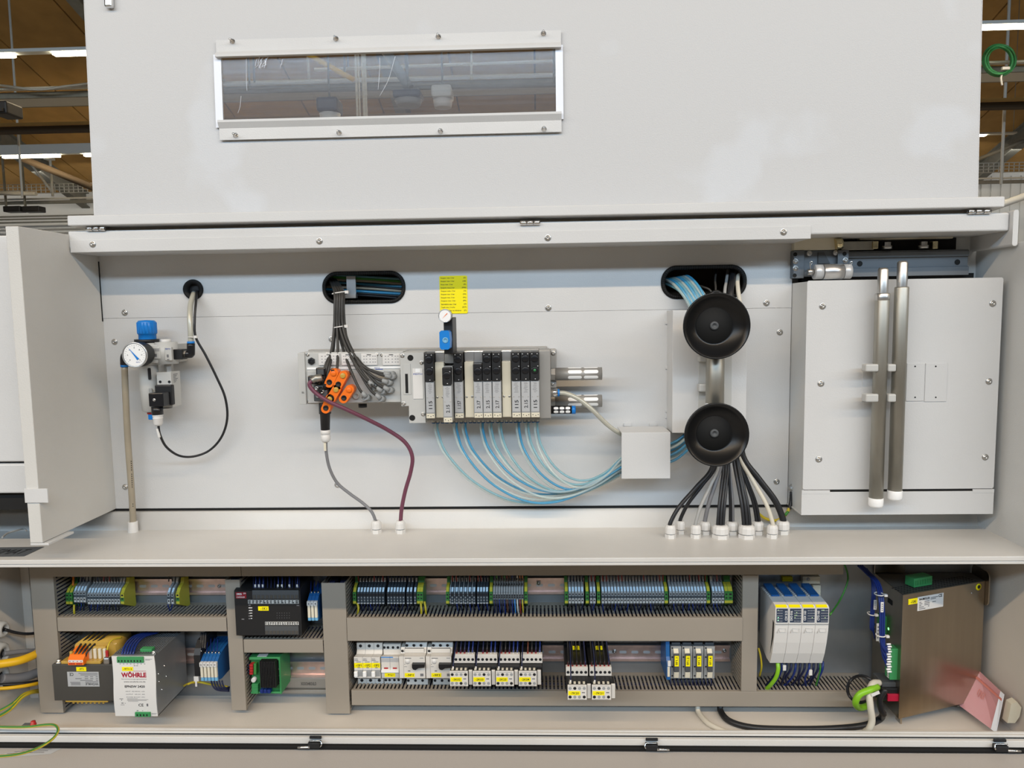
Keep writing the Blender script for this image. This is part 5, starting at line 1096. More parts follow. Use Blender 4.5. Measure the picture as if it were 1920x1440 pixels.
for cx, s_ in ((126, 'outermost green and yellow earth terminal above the transformer'), (132.5, 'second green and yellow earth terminal above the transformer'), (664.5, 'green and yellow earth terminal starting the long dark row'), (784.5, 'green and yellow earth terminal ending the long dark row'), (790, 'earth terminal with two yellow wires below'), (839, 'earth terminal before the spaced fuse terminals'), (920.5, 'earth terminal between fuse and multi level terminals'), (986, 'earth terminal after the multi level terminals'), (1062, 'earth terminal before the run of five'), (1101, 'earth terminal after the run of five'), (1122.5, 'earth terminal before the longest grey row'), (1249.5, 'earth terminal after the longest grey row'), (1328.5, 'earth terminal before the last run of four'), (1362, 'earth terminal after the last run of four'), (1369.5, 'outermost large earth terminal in the corner')):
    put('P', cx, s_, 'earth terminals', 'earth_terminal', 1.25 if cx != 1369.5 else 1.9)
# earth terminals seen from the side at the left
for cx, s_ in ((229, 'wide yellow earth terminal closing the short row'), (333, 'wide yellow earth terminal beside the lone pair')): put('Q', cx, s_, 'earth terminals', 'earth_terminal', 1.4)
# wires of the terminals
rw_ = random.Random(2); cols = ['wire_darkblue', 'wire_blue', 'wire_darkblue', 'cable_black']
for cx, grp, dz, od in WIRES:
    g_ = grp or 'single fuse terminal'
    if 'multi' in g_:
        k = int(round((cx-926.5)/4.82)); m_ = ['wire_darkblue', 'wire_darkblue', 'wire_blue', 'wire_darkblue', 'wire_blue', 'wire_brown', 'wire_darkblue', 'wire_blue', 'wire_sky', 'wire_white', 'wire_red', 'wire_yellow'][k]; tk = ['wire_darkblue', 'wire_green', 'wire_darkblue', 'wire_brown', 'wire_green', 'wire_red', 'wire_brown', 'wire_blue', 'wire_darkblue', 'wire_white', 'wire_orange', 'wire_orange'][k]
        tag(cable('terminal_wire', [(cx, 1124, 1.464), (cx+.5, 1133, 1.46), (cx+1.5, 1146, 1.464), (cx+3, 1157, 1.475)], .0014, m_, n=6, k=4), od+' coloured wire from the left dropping from the multi level terminals', 'wire', 'wires under the multi level terminals')
        tag(cable('terminal_wire', [(cx, 1088, 1.485), (cx, 1080, 1.482), (cx+1, 1068, 1.49)], .0013, tk, n=6, k=3), od+' coloured wire from the left rising above the multi level terminals', 'wire', 'wires above the multi level terminals'); continue
    tag(cable('terminal_wire', [(cx, 1130, 1.473), (cx+rw_.uniform(-1, 1), 1136, 1.47), (cx+rw_.uniform(-3, 3), 1146, 1.478), (cx+rw_.uniform(-4, 4), 1157, 1.49)], .0012, rw_.choice(cols), n=5, k=3), od+' thin dark wire from the left under the '+g_, 'wire', 'wires under the '+g_)
    tag(cable('terminal_wire', [(cx+.5, 1090, 1.488), (cx+rw_.uniform(-1, 1), 1082, 1.484), (cx+rw_.uniform(-2, 2), 1068, 1.49)], .0012, rw_.choice(['wire_darkblue', 'cable_black', 'cable_black', 'wire_red']), n=5, k=3), od+' thin dark wire from the left above the '+g_, 'wire', 'wires above the '+g_)
for pts, m_, lb in (([(670, 1130, 1.47), (672, 1142, 1.465), (669, 1157, 1.47)], 'wire_yellow', 'yellow earth wire at the start of the dark row'), ([(789, 1130, 1.466), (790, 1143, 1.46), (790, 1156, 1.465)], 'wire_yellow', 'first yellow wire under the earth terminal of the dark row'), ([(796, 1128, 1.466), (798, 1140, 1.46), (799, 1154, 1.465)], 'wire_yellow', 'second yellow wire under the earth terminal of the dark row'), ([(137, 1072, 1.48), (137.5, 1083, 1.475), (137, 1098, 1.47)], 'wire_orange', 'orange wire entering the bluish terminals from above'), ([(139, 1134, 1.467), (139, 1145, 1.462), (140, 1156, 1.466)], 'wire_yellow', 'yellow wire below the bluish terminals')):
    tag(cable('earth_wire', pts, .0022, m_, n=6), lb, 'wire')

# ---------------------------------------------------------------- controller
pc = thing('programmable_controller', 'black programmable controller with clear terminal covers and red corner badge', 'controller', P(500, 1192, 1.43))
x0, x1, z0, z1 = RC(441, 1106, 564.5, 1191.5, 1.428)
b = MB(); b.prism([(1.428, z0), (1.428, z1-.002), (1.434, z1), (1.47, z1+.004), (1.512, z1+.004), (1.512, z0), ], 'X', x0, x1); b.build('body', 'black', pc)
MB().box(*RC(442, 1110.5, 462, 1122, 1.4276)[:2], 1.4272, 1.429, *RC(442, 1110.5, 462, 1122, 1.4276)[2:]).build('badge', 'red_dark', pc)
lettering('OMRON', *RC(443.5, 1112, 453, 1116, 1.427), 1.4271, 'ink_white', pc); lettering('CPU', *RC(456, 1111.5, 461, 1114, 1.427), 1.4271, 'ink_white', pc); lettering('CONTROLLER', *RC(443.5, 1118.5, 459, 1121, 1.427), 1.4271, 'ink_white', pc)
for y0, y1, a0, ya, yb2 in ((1107, 1123, 465, 1125, 1132), (1174, 1190, 497, 1166, 1172)):
    q = RC(a0+8 if y0 < 1150 else a0, y0, 560, y1, 1.426); tcv = MB().box(q[0], q[1], 1.4255, 1.428, q[2], q[3], .0006).build('terminal_cover', 'plastic_darkgrey', pc)
    n = 11 if y0 < 1150 else 9
    for k in range(n): xx = q[0]+(q[1]-q[0])*(k+.5)/n; MB().box(xx-.003, xx+.003, 1.4248, 1.4256, q[2]+.001, q[3]-.009, .0004).build('terminal_screw', 'iron', tcv)
    q = RC(a0, ya, 560, yb2, 1.4272); ls = MB().box(q[0], q[1], 1.4272, 1.4282, q[2], q[3]).build('label_strip', 'plastic_lightgrey', pc); r4 = random.Random(y0)
    printed_lines([(q[0]+(q[1]-q[0])*(k+.15)/14, q[0]+(q[1]-q[0])*(k+.15+r4.uniform(.3, .7))/14, q[2]+(q[3]-q[2])*v, q[2]+(q[3]-q[2])*(v+.3)) for k in range(14) for v in (.12, .56)], 1.4272, 'ink', ls)
q = RC(484, 1137, 503.5, 1145, 1.4274); yt = MB().box(q[0], q[1], 1.4274, 1.4282, q[2], q[3]).build('yellow_tag', 'yellow', pc); lettering('-1K1', q[0]+.005, q[1]-.003, q[2]+.0015, q[3]-.002, 1.4274, 'ink', yt)
printed_lines([RC(466, 1134+k*5, 466+[4, 7, 8, 4, 7, 3, 7][k], 1136+k*5, 1.428) for k in range(6)]+[RC(453, 1160, 458, 1162, 1.428), RC(556, 1134.5, 561, 1136, 1.428)]+[RC(519+k*4.6, 1149+j*4.5, 520+k*4.6, 1150+j*4.5, 1.428) for k in range(6) for j in range(3)], 1.428, 'ink_grey', pc)
printed_lines([RC(466+1*k, 1139+k*5, 473, 1140.2+k*5, 1.4279) for k in range(5)], 1.4279, 'ink_white', pc)
for i, cx in enumerate((478.5, 485.5, 492.5, 521, 528.5, 542.5, 557)):
    t = thing('ferrule_wire', ORD[i]+' white marked wire from the left above the black controller', 'wire', P(cx, 1106, 1.44), 'marked wires above the black controller')
    q = RC(cx-1.6, 1096, cx+1.6, 1102, 1.44); MB().box(q[0], q[1], 1.4395, 1.4415, q[2], q[3], .0003).build('marker', 'white', t); cable('wire', [(cx-2, 1108, 1.432), (cx, 1101, 1.44), (cx+1, 1088, 1.445), (cx, 1074, 1.46)], .0011, 'wire_blue', t, n=6)
for k in range(14):
    cx = 474+6.6*k; tag(cable('controller_wire', [(cx, 1110, 1.43), (cx+1, 1104, 1.437), (cx+1.5, 1092, 1.447), (cx+1, 1072, 1.465)], .0012, 'wire_darkblue', n=5, k=4), ORD[k]+' unmarked dark wire from the left above the black controller', 'wire', 'dark wires above the black controller')

# ---------------------------------------------------------------- blue relays
def relay_row(cxs, wpx, ytop, ylab, ywh, ybase, Yf, lbs, grp, back_y, black=()):
    for i, cx in enumerate(cxs):
        t = thing('relay', lbs[i], 'relay', P(cx, ybase, Yf), grp)
        h = wpx/2/F*Yf*.97; X = px_(cx, (ylab+ybase)/2, Yf); zA_, zB2, zC_, zD = pz(cx, ytop, Yf+.025), pz(cx, ylab, Yf), pz(cx, ywh, Yf), pz(cx, ybase, Yf)
        b = MB(); b.prism([(Yf+.004, zD), (Yf+.004, zB2), (Yf+.012, zB2+.006), (Yf+.020, zB2+.010), (Yf+.025, zA_), (Yf+.050, zA_+.004), (YM-.009, zA_+.006), (YM-.009, zD-.004), (Yf+.02, zD-.004)], 'X', X-h, X+h); b.build('socket', 'black' if i in black else 'blue_deep', t)
        if i in black: continue
        MB().box(X-h*.8, X+h*.8, Yf-.001, Yf+.005, zC_, zB2-.009, .0004).build('relay_case', 'cream', t)
        MB().box(X-h*.95, X+h*.95, Yf-.003, Yf+.004, zB2-.009, zB2, .0004).build('marker', 'white', t); lettering(random.Random(i).choice('4W83'), X-h*.4, X+h*.4, zB2-.007, zB2-.002, Yf-.0031, 'ink', t)
        MB().box(X-h*.9, X+h*.9, Yf, Yf+.006, zD, zC_-.0005, .0006).build('retaining_clip', 'blue_pale', t)
        MB().cyl((X, Yf+.021, zB2+.013), (X, Yf+.018, zB2+.009), h*.45, n=8).build('clamp_screw', 'steel', t)
        cable('wire', [(cx+2, ytop+3, Yf+.022), (cx+3, ytop-8, Yf+.03), (cx+4, ytop-26, Yf+.05)], .0011, 'wire_blue', t, n=5)
relay_row([579.5, 586, 592.5], 6.6, 1115, 1127, 1158, 1164, 1.436, ['blue relay with white case next to the black controller', 'middle blue relay beside the black controller', 'blue relay touching the upright duct beside the controller'], 'relays beside the controller', 1100)
relay_row([378.5, 385, 391.5, 398, 404.5], 6.5, 1222, 1241.5, 1270, 1277, 1.425, ['blue relay beside the black socket, first of five', 'second blue relay from the black socket', 'third blue relay from the black socket', 'fourth blue relay from the black socket', 'fifth blue relay, farthest from the black socket'], 'relays beside the power supply', 1200)
t = thing('relay_socket', 'empty black relay socket beside the five blue relays', 'relay', P(370, 1268, 1.43)); x0, x1, z0, z1 = RC(364, 1218, 376, 1268, 1.43)
b = MB(); b.prism([(1.43, z0), (1.43, z1-.012), (1.436, z1), (1.45, z1+.012), (YM-.009, z1+.015), (YM-.009, z0)], 'X', x0, x1); b.build('body', 'black', t)
for px, py in ((370, 1221), (378, 1221)): screw(px-1, py, 1.4355, t, .0016)
for k in range(3): tag(cable('socket_wire', [(376+4*k, 1216, 1.44), (377+4*k, 1205, 1.447), (378+4*k, 1186, 1.46)], .0024, 'cable_black', n=6), ORD[k]+' black wire from the left above the empty relay socket', 'wire', 'wires above the empty relay socket')
for k in range(5):
    tag(cable('relay_wire', [(396+5*k, 1276, 1.44), (399+5*k, 1286, 1.438), (408+4*k, 1294-k, 1.44), (430, 1296-2*k, 1.45)], .0016, 'wire_darkblue', n=6), ORD[k]+' dark blue wire from the left looping below the five relays', 'wire', 'wires below the five blue relays')
tag(cable('earth_wire', [(352, 1283, 1.45), (362, 1279, 1.45), (375, 1279, 1.44), (395, 1283, 1.45), (428, 1288, 1.46)], .0022, 'wire_yellow'), 'yellow wire crossing below the blue relays', 'wire')
t = thing('wire_tag', 'small white tag hanging below the black relay socket', 'tag', P(368, 1288, 1.43)); q = RC(364, 1268, 373, 1277, 1.43); MB().box(q[0], q[1], 1.428, 1.430, q[2], q[3], .0004).build('plate', 'white', t); q = RC(366.5, 1277, 370, 1287, 1.43); MB().box(q[0], q[1], 1.428, 1.430, q[2], q[3], .0008).build('tail', 'white', t)

# ---------------------------------------------------------------- transformer
tr = thing('transformer', 'dark control transformer with amber coil and orange terminals', 'transformer', P(160, 1340, 1.40))
x0, x1, z0, z1 = RC(99.5, 1246, 215, 1314, 1.402)
MB().box(x0, x1, 1.402, 1.490, z0, z1, .001).build('core', 'iron', tr)
q = RC(127, 1259.5, 186, 1287, 1.402); lbp = MB().box(q[0], q[1], 1.4014, 1.402, q[2], q[3]).build('rating_plate', 'label_silver', tr); W_, H_ = q[1]-q[0], q[3]-q[2]
lettering('WÖHRLE', q[0]+W_*.56, q[1]-W_*.03, q[2]+H_*.07, q[2]+H_*.25, 1.4014, 'ink', lbp, upside=True); lettering('CE', q[0]+W_*.07, q[0]+W_*.20, q[2]+H_*.72, q[2]+H_*.94, 1.4014, 'ink', lbp, upside=True)
printed_lines([(q[0]+W_*a_, q[0]+W_*c_, q[2]+H_*z_, q[2]+H_*(z_+.045)) for a_, c_, z_ in ((.56, .97, .30), (.4, .8, .40), (.9, .97, .40), (.25, .45, .52), (.55, .66, .52), (.72, .82, .52), (.9, .97, .52), (.55, .66, .65), (.72, .82, .65), (.9, .97, .65), (.42, .97, .77), (.36, .97, .88), (.1, .4, .10), (.1, .4, .18), (.08, .4, .26))], 1.4014, 'ink_grey', lbp)
q = RC(143, 1251, 161.5, 1258.5, 1.4012); yt = MB().box(q[0], q[1], 1.4012, 1.402, q[2], q[3]).build('yellow_tag', 'yellow', tr); lettering('-9T1', q[0]+.005, q[1]-.005, q[2]+.002, q[3]-.002, 1.4012, 'ink', yt)
zt1 = z1
a0 = px_(121, 1240, 1.41); a1 = px_(203, 1240, 1.41)
MB().box(px_(118, 1243, 1.41), px_(192, 1243, 1.41), 1.404, 1.425, zt1, zt1+.006, .001).build('coil_flange', 'coil_amber', tr)
b = MB(); b.sm = True; pf = rrect(px_(150, 1230, 1.44), px_(226, 1230, 1.44), zt1+.001, zt1+.036, .010, 5); b.prism(pf, 'Y', 1.425, 1.485); b.build('coil', 'coil_amber', tr)
MB().box(px_(163, 1230, 1.42), px_(200, 1230, 1.42), 1.418, 1.426, zt1+.004, zt1+.030, .002).build('coil_front', 'coil_amber', tr)
for k in range(4):
    xx = px_(170+9*k, 1225, 1.417); MB().box(xx-.003, xx+.003, 1.414, 1.4185, zt1+.006, zt1+.027, .0008).build('solder_pin', 'cream', tr)
q = RC(127.5, 1237, 156.5, 1247, 1.395); zo = q[2]; b = MB(); b.prism([(1.395, zo), (1.395, zo+.011), (1.402, zo+.018), (1.425, zo+.026), (1.425, zo)], 'X', q[0], q[1]); ot = b.build('terminal_strip', 'orange', tr)
q2 = RC(128.5, 1237.5, 155.5, 1242, 1.395); MB().box(q2[0], q2[1], 1.3945, 1.395, q2[2], q2[3]).build('marking_strip', 'white', ot); printed_lines([(q2[0]+(q2[1]-q2[0])*u, q2[0]+(q2[1]-q2[0])*(u+.1), q2[2]-.004, q2[2]-.0015) for u in (.04, .18, .32, .54, .68, .82)]+[(q2[0]+(q2[1]-q2[0])*u, q2[0]+(q2[1]-q2[0])*(u+.08), q2[2]+.0015, q2[2]+.003) for u in (.06, .3, .58, .84)], 1.3945, 'ink_red', ot)
MB().box(px_(127, 1228, 1.40), px_(133, 1228, 1.40), 1.404, 1.410, zt1+.005, zt1+.026, .002).build('post', 'coil_amber', tr)
for k in range(4): cx = 139+7*k; tag(cable('transformer_wire', [(cx, 1232, 1.405), (cx+4, 1222, 1.408), (cx+16+2*k, 1204, 1.43), (cx+38+3*k, 1184, 1.46)], .0020, 'cable_black', n=7), ORD[k]+' black wire from the left on the orange transformer terminals', 'wire', 'wires of the transformer')
MB().box(px_(194, 1236, 1.405), px_(206, 1236, 1.405), 1.402, 1.414, zt1-.001, zt1+.014, .003).build('earth_lug', 'steel', tr); MB().box(px_(198, 1220, 1.41), px_(203, 1220, 1.41), 1.408, 1.412, zt1+.013, zt1+.026, .001).build('lug_sleeve', 'red', tr)
cable('earth_lead', [(201, 1219, 1.41), (204, 1208, 1.415), (212, 1199, 1.43), (228, 1195, 1.45)], .0014, 'wire_yellow', tr)
for px in (110, ): q = P(px, 1243, 1.41); MB().lathe((q.x, 1.412, zt1), (0, 0, 1), [(0, .007), (.0015, .007), (.002, .0045), (.006, .0045), (.007, .003), (.007, 0)], 14).build('core_screw', 'steel', tr)
MB().box(px_(123, 1316, 1.405), px_(203, 1316, 1.405), 1.404, 1.47, z0-.0045, z0-.0002, .001).build('lower_flange', 'coil_amber', tr)
for k in range(8): xx = px_(139+8.0*k, 1324, 1.41); MB().box(xx-.0022, xx+.0022, 1.408, 1.413, z0-.0098, z0-.0045, .001).build('lower_pin', 'coil_amber', tr)
b = MB(); pf = rrect(px_(140, 1322, 1.42), px_(208, 1322, 1.42), z0-.0085, z0-.0046, .0018, 3); b.prism(pf, 'Y', 1.42, 1.47); b.build('lower_coil', 'coil_amber', tr)

# ---------------------------------------------------------------- power supply
ps_ = thing('power_supply', 'silver power supply with white printed front and perforated top', 'power supply', P(255, 1345, 1.38))
x0, x1, z0, z1 = -.8470, -.7615, -.7840, -.6600; Yf = 1.374
wv = [(x1+.0010*math.sin(2*math.pi*i/16)*1.3, z1+(z0-z1)*i/16) for i in range(17)]; wl = [(x0+.0010*math.sin(2*math.pi*i/16)*1.3, z1+(z0-z1)*i/16) for i in range(17)]
b = MB(); b.prism(wl[::-1]+wv, 'Y', Yf, Yf+.0012); fp = b.build('front_plate', 'white', ps_)
b = MB(); b.box(x1-.0015, x1, Yf+.0012, 1.500, z0, z1); b.box(x0, x0+.0015, Yf+.0012, 1.500, z0, z1); b.box(x0, x1, Yf+.0012, 1.500, z0, z0+.0015); b.box(x0, x1, 1.499, 1.5, z0, z1); b.build('case', 'zinc_plate', ps_)
# perforated top: rows of holes as real openings between bars
b = MB(); n_ = 17; L_ = (x1-x0); 
for k in range(n_+1): xx = x0+L_*k/n_; b.box(xx-.0009, xx+.0009, Yf+.012, 1.499, z1-.001, z1)
m2 = 22
for k in range(m2+1): yy = Yf+.012+(1.499-Yf-.012)*k/m2; b.box(x0, x1, yy-.0009, yy+.0009, z1-.001, z1)
b.box(x0, x1, Yf+.0012, Yf+.014, z1-.001, z1); b.build('perforated_top', 'zinc_plate', ps_)['kind'] = 'stuff'
b = MB(); b.box(x0+.002, x1-.002, Yf+.014, 1.498, z1-.020, z1-.018); b.build('circuit_board', 'dark', ps_)
W_ = x1-x0; u_ = lambda f_: x0+W_*f_; v_ = lambda f_: z1-(z1-z0)*f_
tb1 = MB().box(u_(.14), u_(.76), Yf-.003, Yf+.012, v_(.10), v_(.005), .0006).build('input_terminals', 'green', ps_); printed_lines([(u_(.17+.073*k), u_(.20+.073*k), v_(.085), v_(.055)) for k in range(8)], Yf-.003, 'ink', tb1)
tb2 = MB().box(u_(.48), u_(.84), Yf-.003, Yf+.012, v_(1.0), v_(.925), .0006).build('output_terminals', 'green', ps_); printed_lines([(u_(.52+.075*k), u_(.555+.075*k), v_(.985), v_(.955)) for k in range(4)], Yf-.003, 'ink', tb2)
tb3 = MB().box(u_(.56), u_(.84), Yf+.018, Yf+.030, z1, z1+.006, .0006).build('green_header', 'green', ps_)
screw(0, 0, 0, ps_, .004, local_pt=wm(ps_).inverted() @ Vector((u_(.93), Yf+.01, z1+.002)))
q = (u_(.23), u_(.49), v_(.245), v_(.18)); yt = MB().box(q[0], q[1], Yf-.0006, Yf, q[2], q[3]).build('yellow_tag', 'yellow', ps_); lettering('-9T1.2', q[0]+.003, q[1]-.002, q[2]+.002, q[3]-.002, Yf-.0006, 'ink', yt)
lettering('WÖHRLE', u_(.20), u_(.79), v_(.355), v_(.255), Yf, 'ink_red', fp, bold=.05); printed_lines([(u_(.48), u_(.79), v_(.252), v_(.246))], Yf, 'ink_red', fp)
lettering('Stromversorgungssysteme', u_(.20), u_(.79), v_(.395), v_(.372), Yf, 'ink_grey', fp); lettering('www.woehrle-svs.de', u_(.25), u_(.76), v_(.435), v_(.414), Yf, 'ink', fp); lettering('EPNSW 2420', u_(.265), u_(.74), v_(.525), v_(.485), Yf, 'ink', fp, bold=.035)
for k, (s_, f0, f1) in enumerate((('INPUT  100-240VAC  6.0A', .28, .73), ('OUTPUT   24V DC  20A', .28, .73), ('POWER BOOST / PFC', .29, .73))): lettering(s_, u_(f0), u_(f1), v_(.595+.048*k), v_(.578+.048*k), Yf, 'ink_grey', fp)
printed_lines([(u_(.30), u_(.55), v_(.71), v_(.704)), (u_(.30), u_(.80), v_(.725), v_(.719)), (u_(.30), u_(.76), v_(.74), v_(.734)), (u_(.32), u_(.56), v_(.755), v_(.749)), (u_(.12), u_(.21), v_(.715), v_(.705)), (u_(.16), u_(.18), v_(.74), v_(.725)), (u_(.16), u_(.21), v_(.79), v_(.775)), (u_(.24), u_(.26), v_(.79), v_(.78)), (u_(.14), u_(.23), v_(.815), v_(.808)), (u_(.79), u_(.95), v_(.055), v_(.048)), (u_(.79), u_(.90), v_(.07), v_(.063)), (u_(.86), u_(.98), v_(.955), v_(.949)), (u_(.86), u_(.96), v_(.97), v_(.964)), (u_(.75), u_(.79), v_(.835), v_(.79))]+[(u_(.18+.082*k), u_(.21+.082*k), v_(.135), v_(.125)) for k in range(8)]+[(u_(.51), u_(.55), v_(.165), v_(.155)), (u_(.57), u_(.61), v_(.165), v_(.155)), (u_(.51), u_(.55), v_(.915), v_(.90)), (u_(.64), u_(.66), v_(.913), v_(.903)), (u_(.77), u_(.78), v_(.911), v_(.905))], Yf, 'ink_grey', fp)
lettering('CE', u_(.56), u_(.68), v_(.838), v_(.79), Yf, 'ink', fp)
for (yy, zz) in ((1.386, .34), (1.41, .30), (1.386, .47), (1.415, .50), (1.395, .64)): q = Vector((x1, yy, v_(zz))); MB().lathe(q, (1, 0, 0), [(0, .0018), (.0015, .0016), (.0018, 0)], 8).build('rivet', 'chrome', ps_)
b = MB(); b.box(u_(.86), u_(.93), Yf+.008, Yf+.018, z0-.006, z0, .0008); b.build('mounting_foot', 'alu_bright', ps_)
for k in range(5): cx = 228+5.2*k; tag(cable('supply_wire', [(cx, 1231, 1.383), (cx+2, 1222, 1.386), (cx+9, 1206, 1.405), (cx+24, 1193, 1.44), (cx+48, 1186, 1.47)], .0021, 'wire_blue', n=7), ORD[k]+' blue wire from the left arching over the power supply top', 'wire', 'blue wires of the power supply')
tag(cable('earth_wire', [(340, 1290, 1.49), (348, 1284, 1.48), (356, 1281, 1.47), (366, 1280, 1.46)], .0020, 'wire_yellow'), 'short yellow wire behind the power supply', 'wire')

# ---------------------------------------------------------------- green driver board
gb = thing('driver_board', 'green driver board with black finned heat sink', 'circuit board', P(500, 1303, 1.45))
x0, x1, z0, z1 = RC(468, 1233, 526, 1301, 1.452)
b = MB(); b.box(x0, x1, 1.462, YM-.009, z0, z1, .001); b.box(x0, x1, 1.452, YM-.009, z1-.006, z1, .0015); b.box(x0, x1, 1.452, YM-.009, z0, z0+.004, .0015); b.box(x1-.003, x1+.0006, 1.4515, YM-.0085, z0-.0005, z1+.0005, .001); b.build('housing', 'green', gb)
MB().box(x0+.002, x1-.004, 1.458, 1.462, z0+.005, z1-.007).build('board', 'green_board', gb)
q = RC(487.5, 1240, 517.5, 1289, 1.44)
for k in range(10): a_ = q[0]+(q[1]-q[0])*k/10; MB().box(a_+.0004, a_+(q[1]-q[0])/10-.0006, 1.438, 1.458, q[2], q[3], .0003).build('heat_sink_fin', 'black', gb)
MB().box(q[0], q[1], 1.452, 1.4585, q[2], q[3]).build('heat_sink_base', 'black', gb)
q = RC(487, 1227, 504.5, 1234.5, 1.47); MB().box(q[0], q[1], 1.456, 1.470, z1, z1+.0008).build('paper_label', 'white', gb)
for k in range(4): q = RC(469, 1244.5+5*k, 475.5, 1248.5+5*k, 1.45); MB().box(q[0], q[1], 1.446, 1.459, q[2], q[3], .0005).build('wire_clamp', 'red', gb); q = RC(476.5, 1243.5+5*k, 481.5, 1248.5+5*k, 1.45); MB().box(q[0], q[1], 1.447, 1.459, q[2], q[3], .0005).build('terminal_socket', 'pe_green', gb)
for k in range(6): q = RC(472, 1283+3*k, 484, 1285.4+3*k, 1.45); MB().box(q[0], q[1], 1.449, 1.459, q[2], q[3], .0004).build('terminal_socket', 'green', gb)
q = P(475.5, 1275, 1.452); MB().lathe(q, (0, -1, 0), [(-.008, .0048), (.002, .0048), (.002, .003), (.001, 0)], 16).build('trimmer', 'white', gb)
for k in range(3): q = RC(488.5+6.8*k, 1291.5, 494.5+6.8*k, 1298.5, 1.45); MB().box(q[0], q[1], 1.446, 1.459, q[2], q[3], .0006).build('blue_trimmer', 'wire_blue', gb)
r5 = random.Random(4)
for k in range(26): cx, cy = 518+r5.uniform(0, 5), 1241+r5.uniform(0, 44); q = RC(cx, cy, cx+r5.uniform(1, 2.4), cy+r5.uniform(1, 2), 1.456); MB().box(q[0], q[1], 1.4560, 1.459, q[2], q[3]).build('component', r5.choice(['label_silver', 'white', 'black', 'steel']), gb)
for k in range(4): tag(cable('driver_wire', [(469, 1246+5*k, 1.455), (464, 1246+5*k, 1.456), (460, 1249+6*k, 1.47)], .0013, 'wire_darkblue', n=6), ORD[k]+' dark blue wire from the top beside the green board', 'wire', 'wires of the green board')

# ---------------------------------------------------------------- circuit breakers
def ytag(q, Y, s_, par): yt = MB().box(q[0], q[1], Y-.0005, Y, q[2], q[3]).build('yellow_tag', 'yellow', par); w__ = q[1]-q[0]; h__ = q[3]-q[2]; lettering(s_, q[0]+w__*.18, q[1]-w__*.12, q[2]+h__*.25, q[3]-h__*.25, Y-.0005, 'ink', yt); return yt
def hole(px, py, Y, r, par, m_='ink'): q = P(px, py, Y); return MB().lathe(q, (0, -1, 0), [(.0002, r), (.0002, 0)], 14).build('screw_hole', m_, par)
Yn, Yr_ = 1.446, 1.472
MS = ['-10F1', '-10F2', '-10F3']
for i in range(3):
    cx = 672+16.35*i; t = thing('miniature_breaker', ['cream miniature breaker closest to the upright duct', 'middle cream miniature breaker of the three', 'cream miniature breaker beside the double breaker'][i], 'circuit breaker', P(cx, 1283, Yr_), 'three miniature breakers')
    X = px_(cx, 1245, Yn); h = .0088
    zl = lambda py, Y: pz(cx, py, Y)
    b = MB(); b.prism([(Yr_, zl(1283, Yr_)), (Yr_, zl(1271, Yr_)), (Yn, zl(1271, Yn)), (Yn, zl(1232, Yn)), (Yr_-.004, zl(1226, Yr_-.004)), (Yr_, zl(1220, Yr_)), (Yr_, zl(1205, Yr_)), (YM-.009, zl(1205, Yr_)), (YM-.009, zl(1283, Yr_))], 'X', X-h, X+h); b.build('body', 'ecru', t)
    hole(cx+4, 1211, Yr_, .0033, t); hole(cx+6.5, 1275.5, Yr_, .0034, t)
    ytag((X-h*.98, X+h*.98, zl(1252, Yn), zl(1243, Yn)), Yn, MS[i], t)
    MB().box(X-h, X+h, Yn-.0005, Yn+.001, zl(1260, Yn), zl(1256, Yn)).build('toggle_recess', 'plastic_grey', t); MB().box(X-h*.2, X+h*.9, Yn-.0005, Yn+.001, zl(1268, Yn), zl(1260, Yn)).build('toggle_recess', 'plastic_grey', t)
    MB().box(X-h*.98, X-h*.15, Yn-.006, Yn, zl(1270, Yn-.006), zl(1260, Yn-.006), .0012).build('toggle', 'white_bright', t)
    printed_lines([(X-h*.9, X-h*.1, zl(1236, Yn), zl(1235, Yn)), (X-h*.9, X, zl(1238.5, Yn), zl(1237.6, Yn)), (X-h*.5, X+h*.6, zl(1241.5, Yn), zl(1240.5, Yn)), (X-h*.2, X+h*.4, zl(1252.6, Yn-.0006), zl(1251.2, Yn-.0006))], Yn-.0006, 'ink_grey', t)
t = thing('double_breaker', 'two pole breaker with a blue line and red markings', 'circuit breaker', P(731, 1283, Yr_)); cx = 731.5; X0_, X1_ = px_(714.5, 1245, Yn), px_(747.5, 1245, Yn); zl = lambda py, Y: pz(731, py, Y)
b = MB(); b.prism([(Yr_, zl(1283, Yr_)), (Yr_, zl(1270, Yr_)), (Yn+.002, zl(1270, Yn+.002)), (Yn+.002, zl(1231, Yn+.002)), (Yr_, zl(1227, Yr_)), (Yr_, zl(1208, Yr_)), (YM-.009, zl(1208, Yr_)), (YM-.009, zl(1283, Yr_))], 'X', X0_, X1_); b.build('body', 'ecru', t)
Yb_ = Yn+.002; xm = (X0_+X1_)/2; W_ = X1_-X0_
for m_, y0, y1, a_, c_ in (('blue', 1231.6, 1233, 0, .68), ('label_silver', 1233.6, 1241, 0, 1), ('red', 1251.5, 1254, .15, .38), ('red', 1251.5, 1254, .65, .88), ('white_bright', 1255.5, 1259.5, 0, 1), ('blue_pale', 1261, 1271, 0, 1)):
    MB().box(X0_+W_*a_, X0_+W_*c_, Yb_-(.004 if m_ == 'white_bright' else .0005), Yb_+.0005, zl(y1, Yb_), zl(y0, Yb_)).build({'blue': 'blue_line', 'label_silver': 'label_field', 'red': 'status_mark', 'white_bright': 'toggle', 'blue_pale': 'tag_holder'}[m_], m_ if m_ != 'blue_pale' else 'plastic_lightgrey', t)
for p in (720.5, 727.5, 737, 746): hole(p, 1214, Yr_, .0028, t)
for p in (723.5, 730.5, 739.5, 747.5): hole(p, 1275, Yr_, .0028, t)
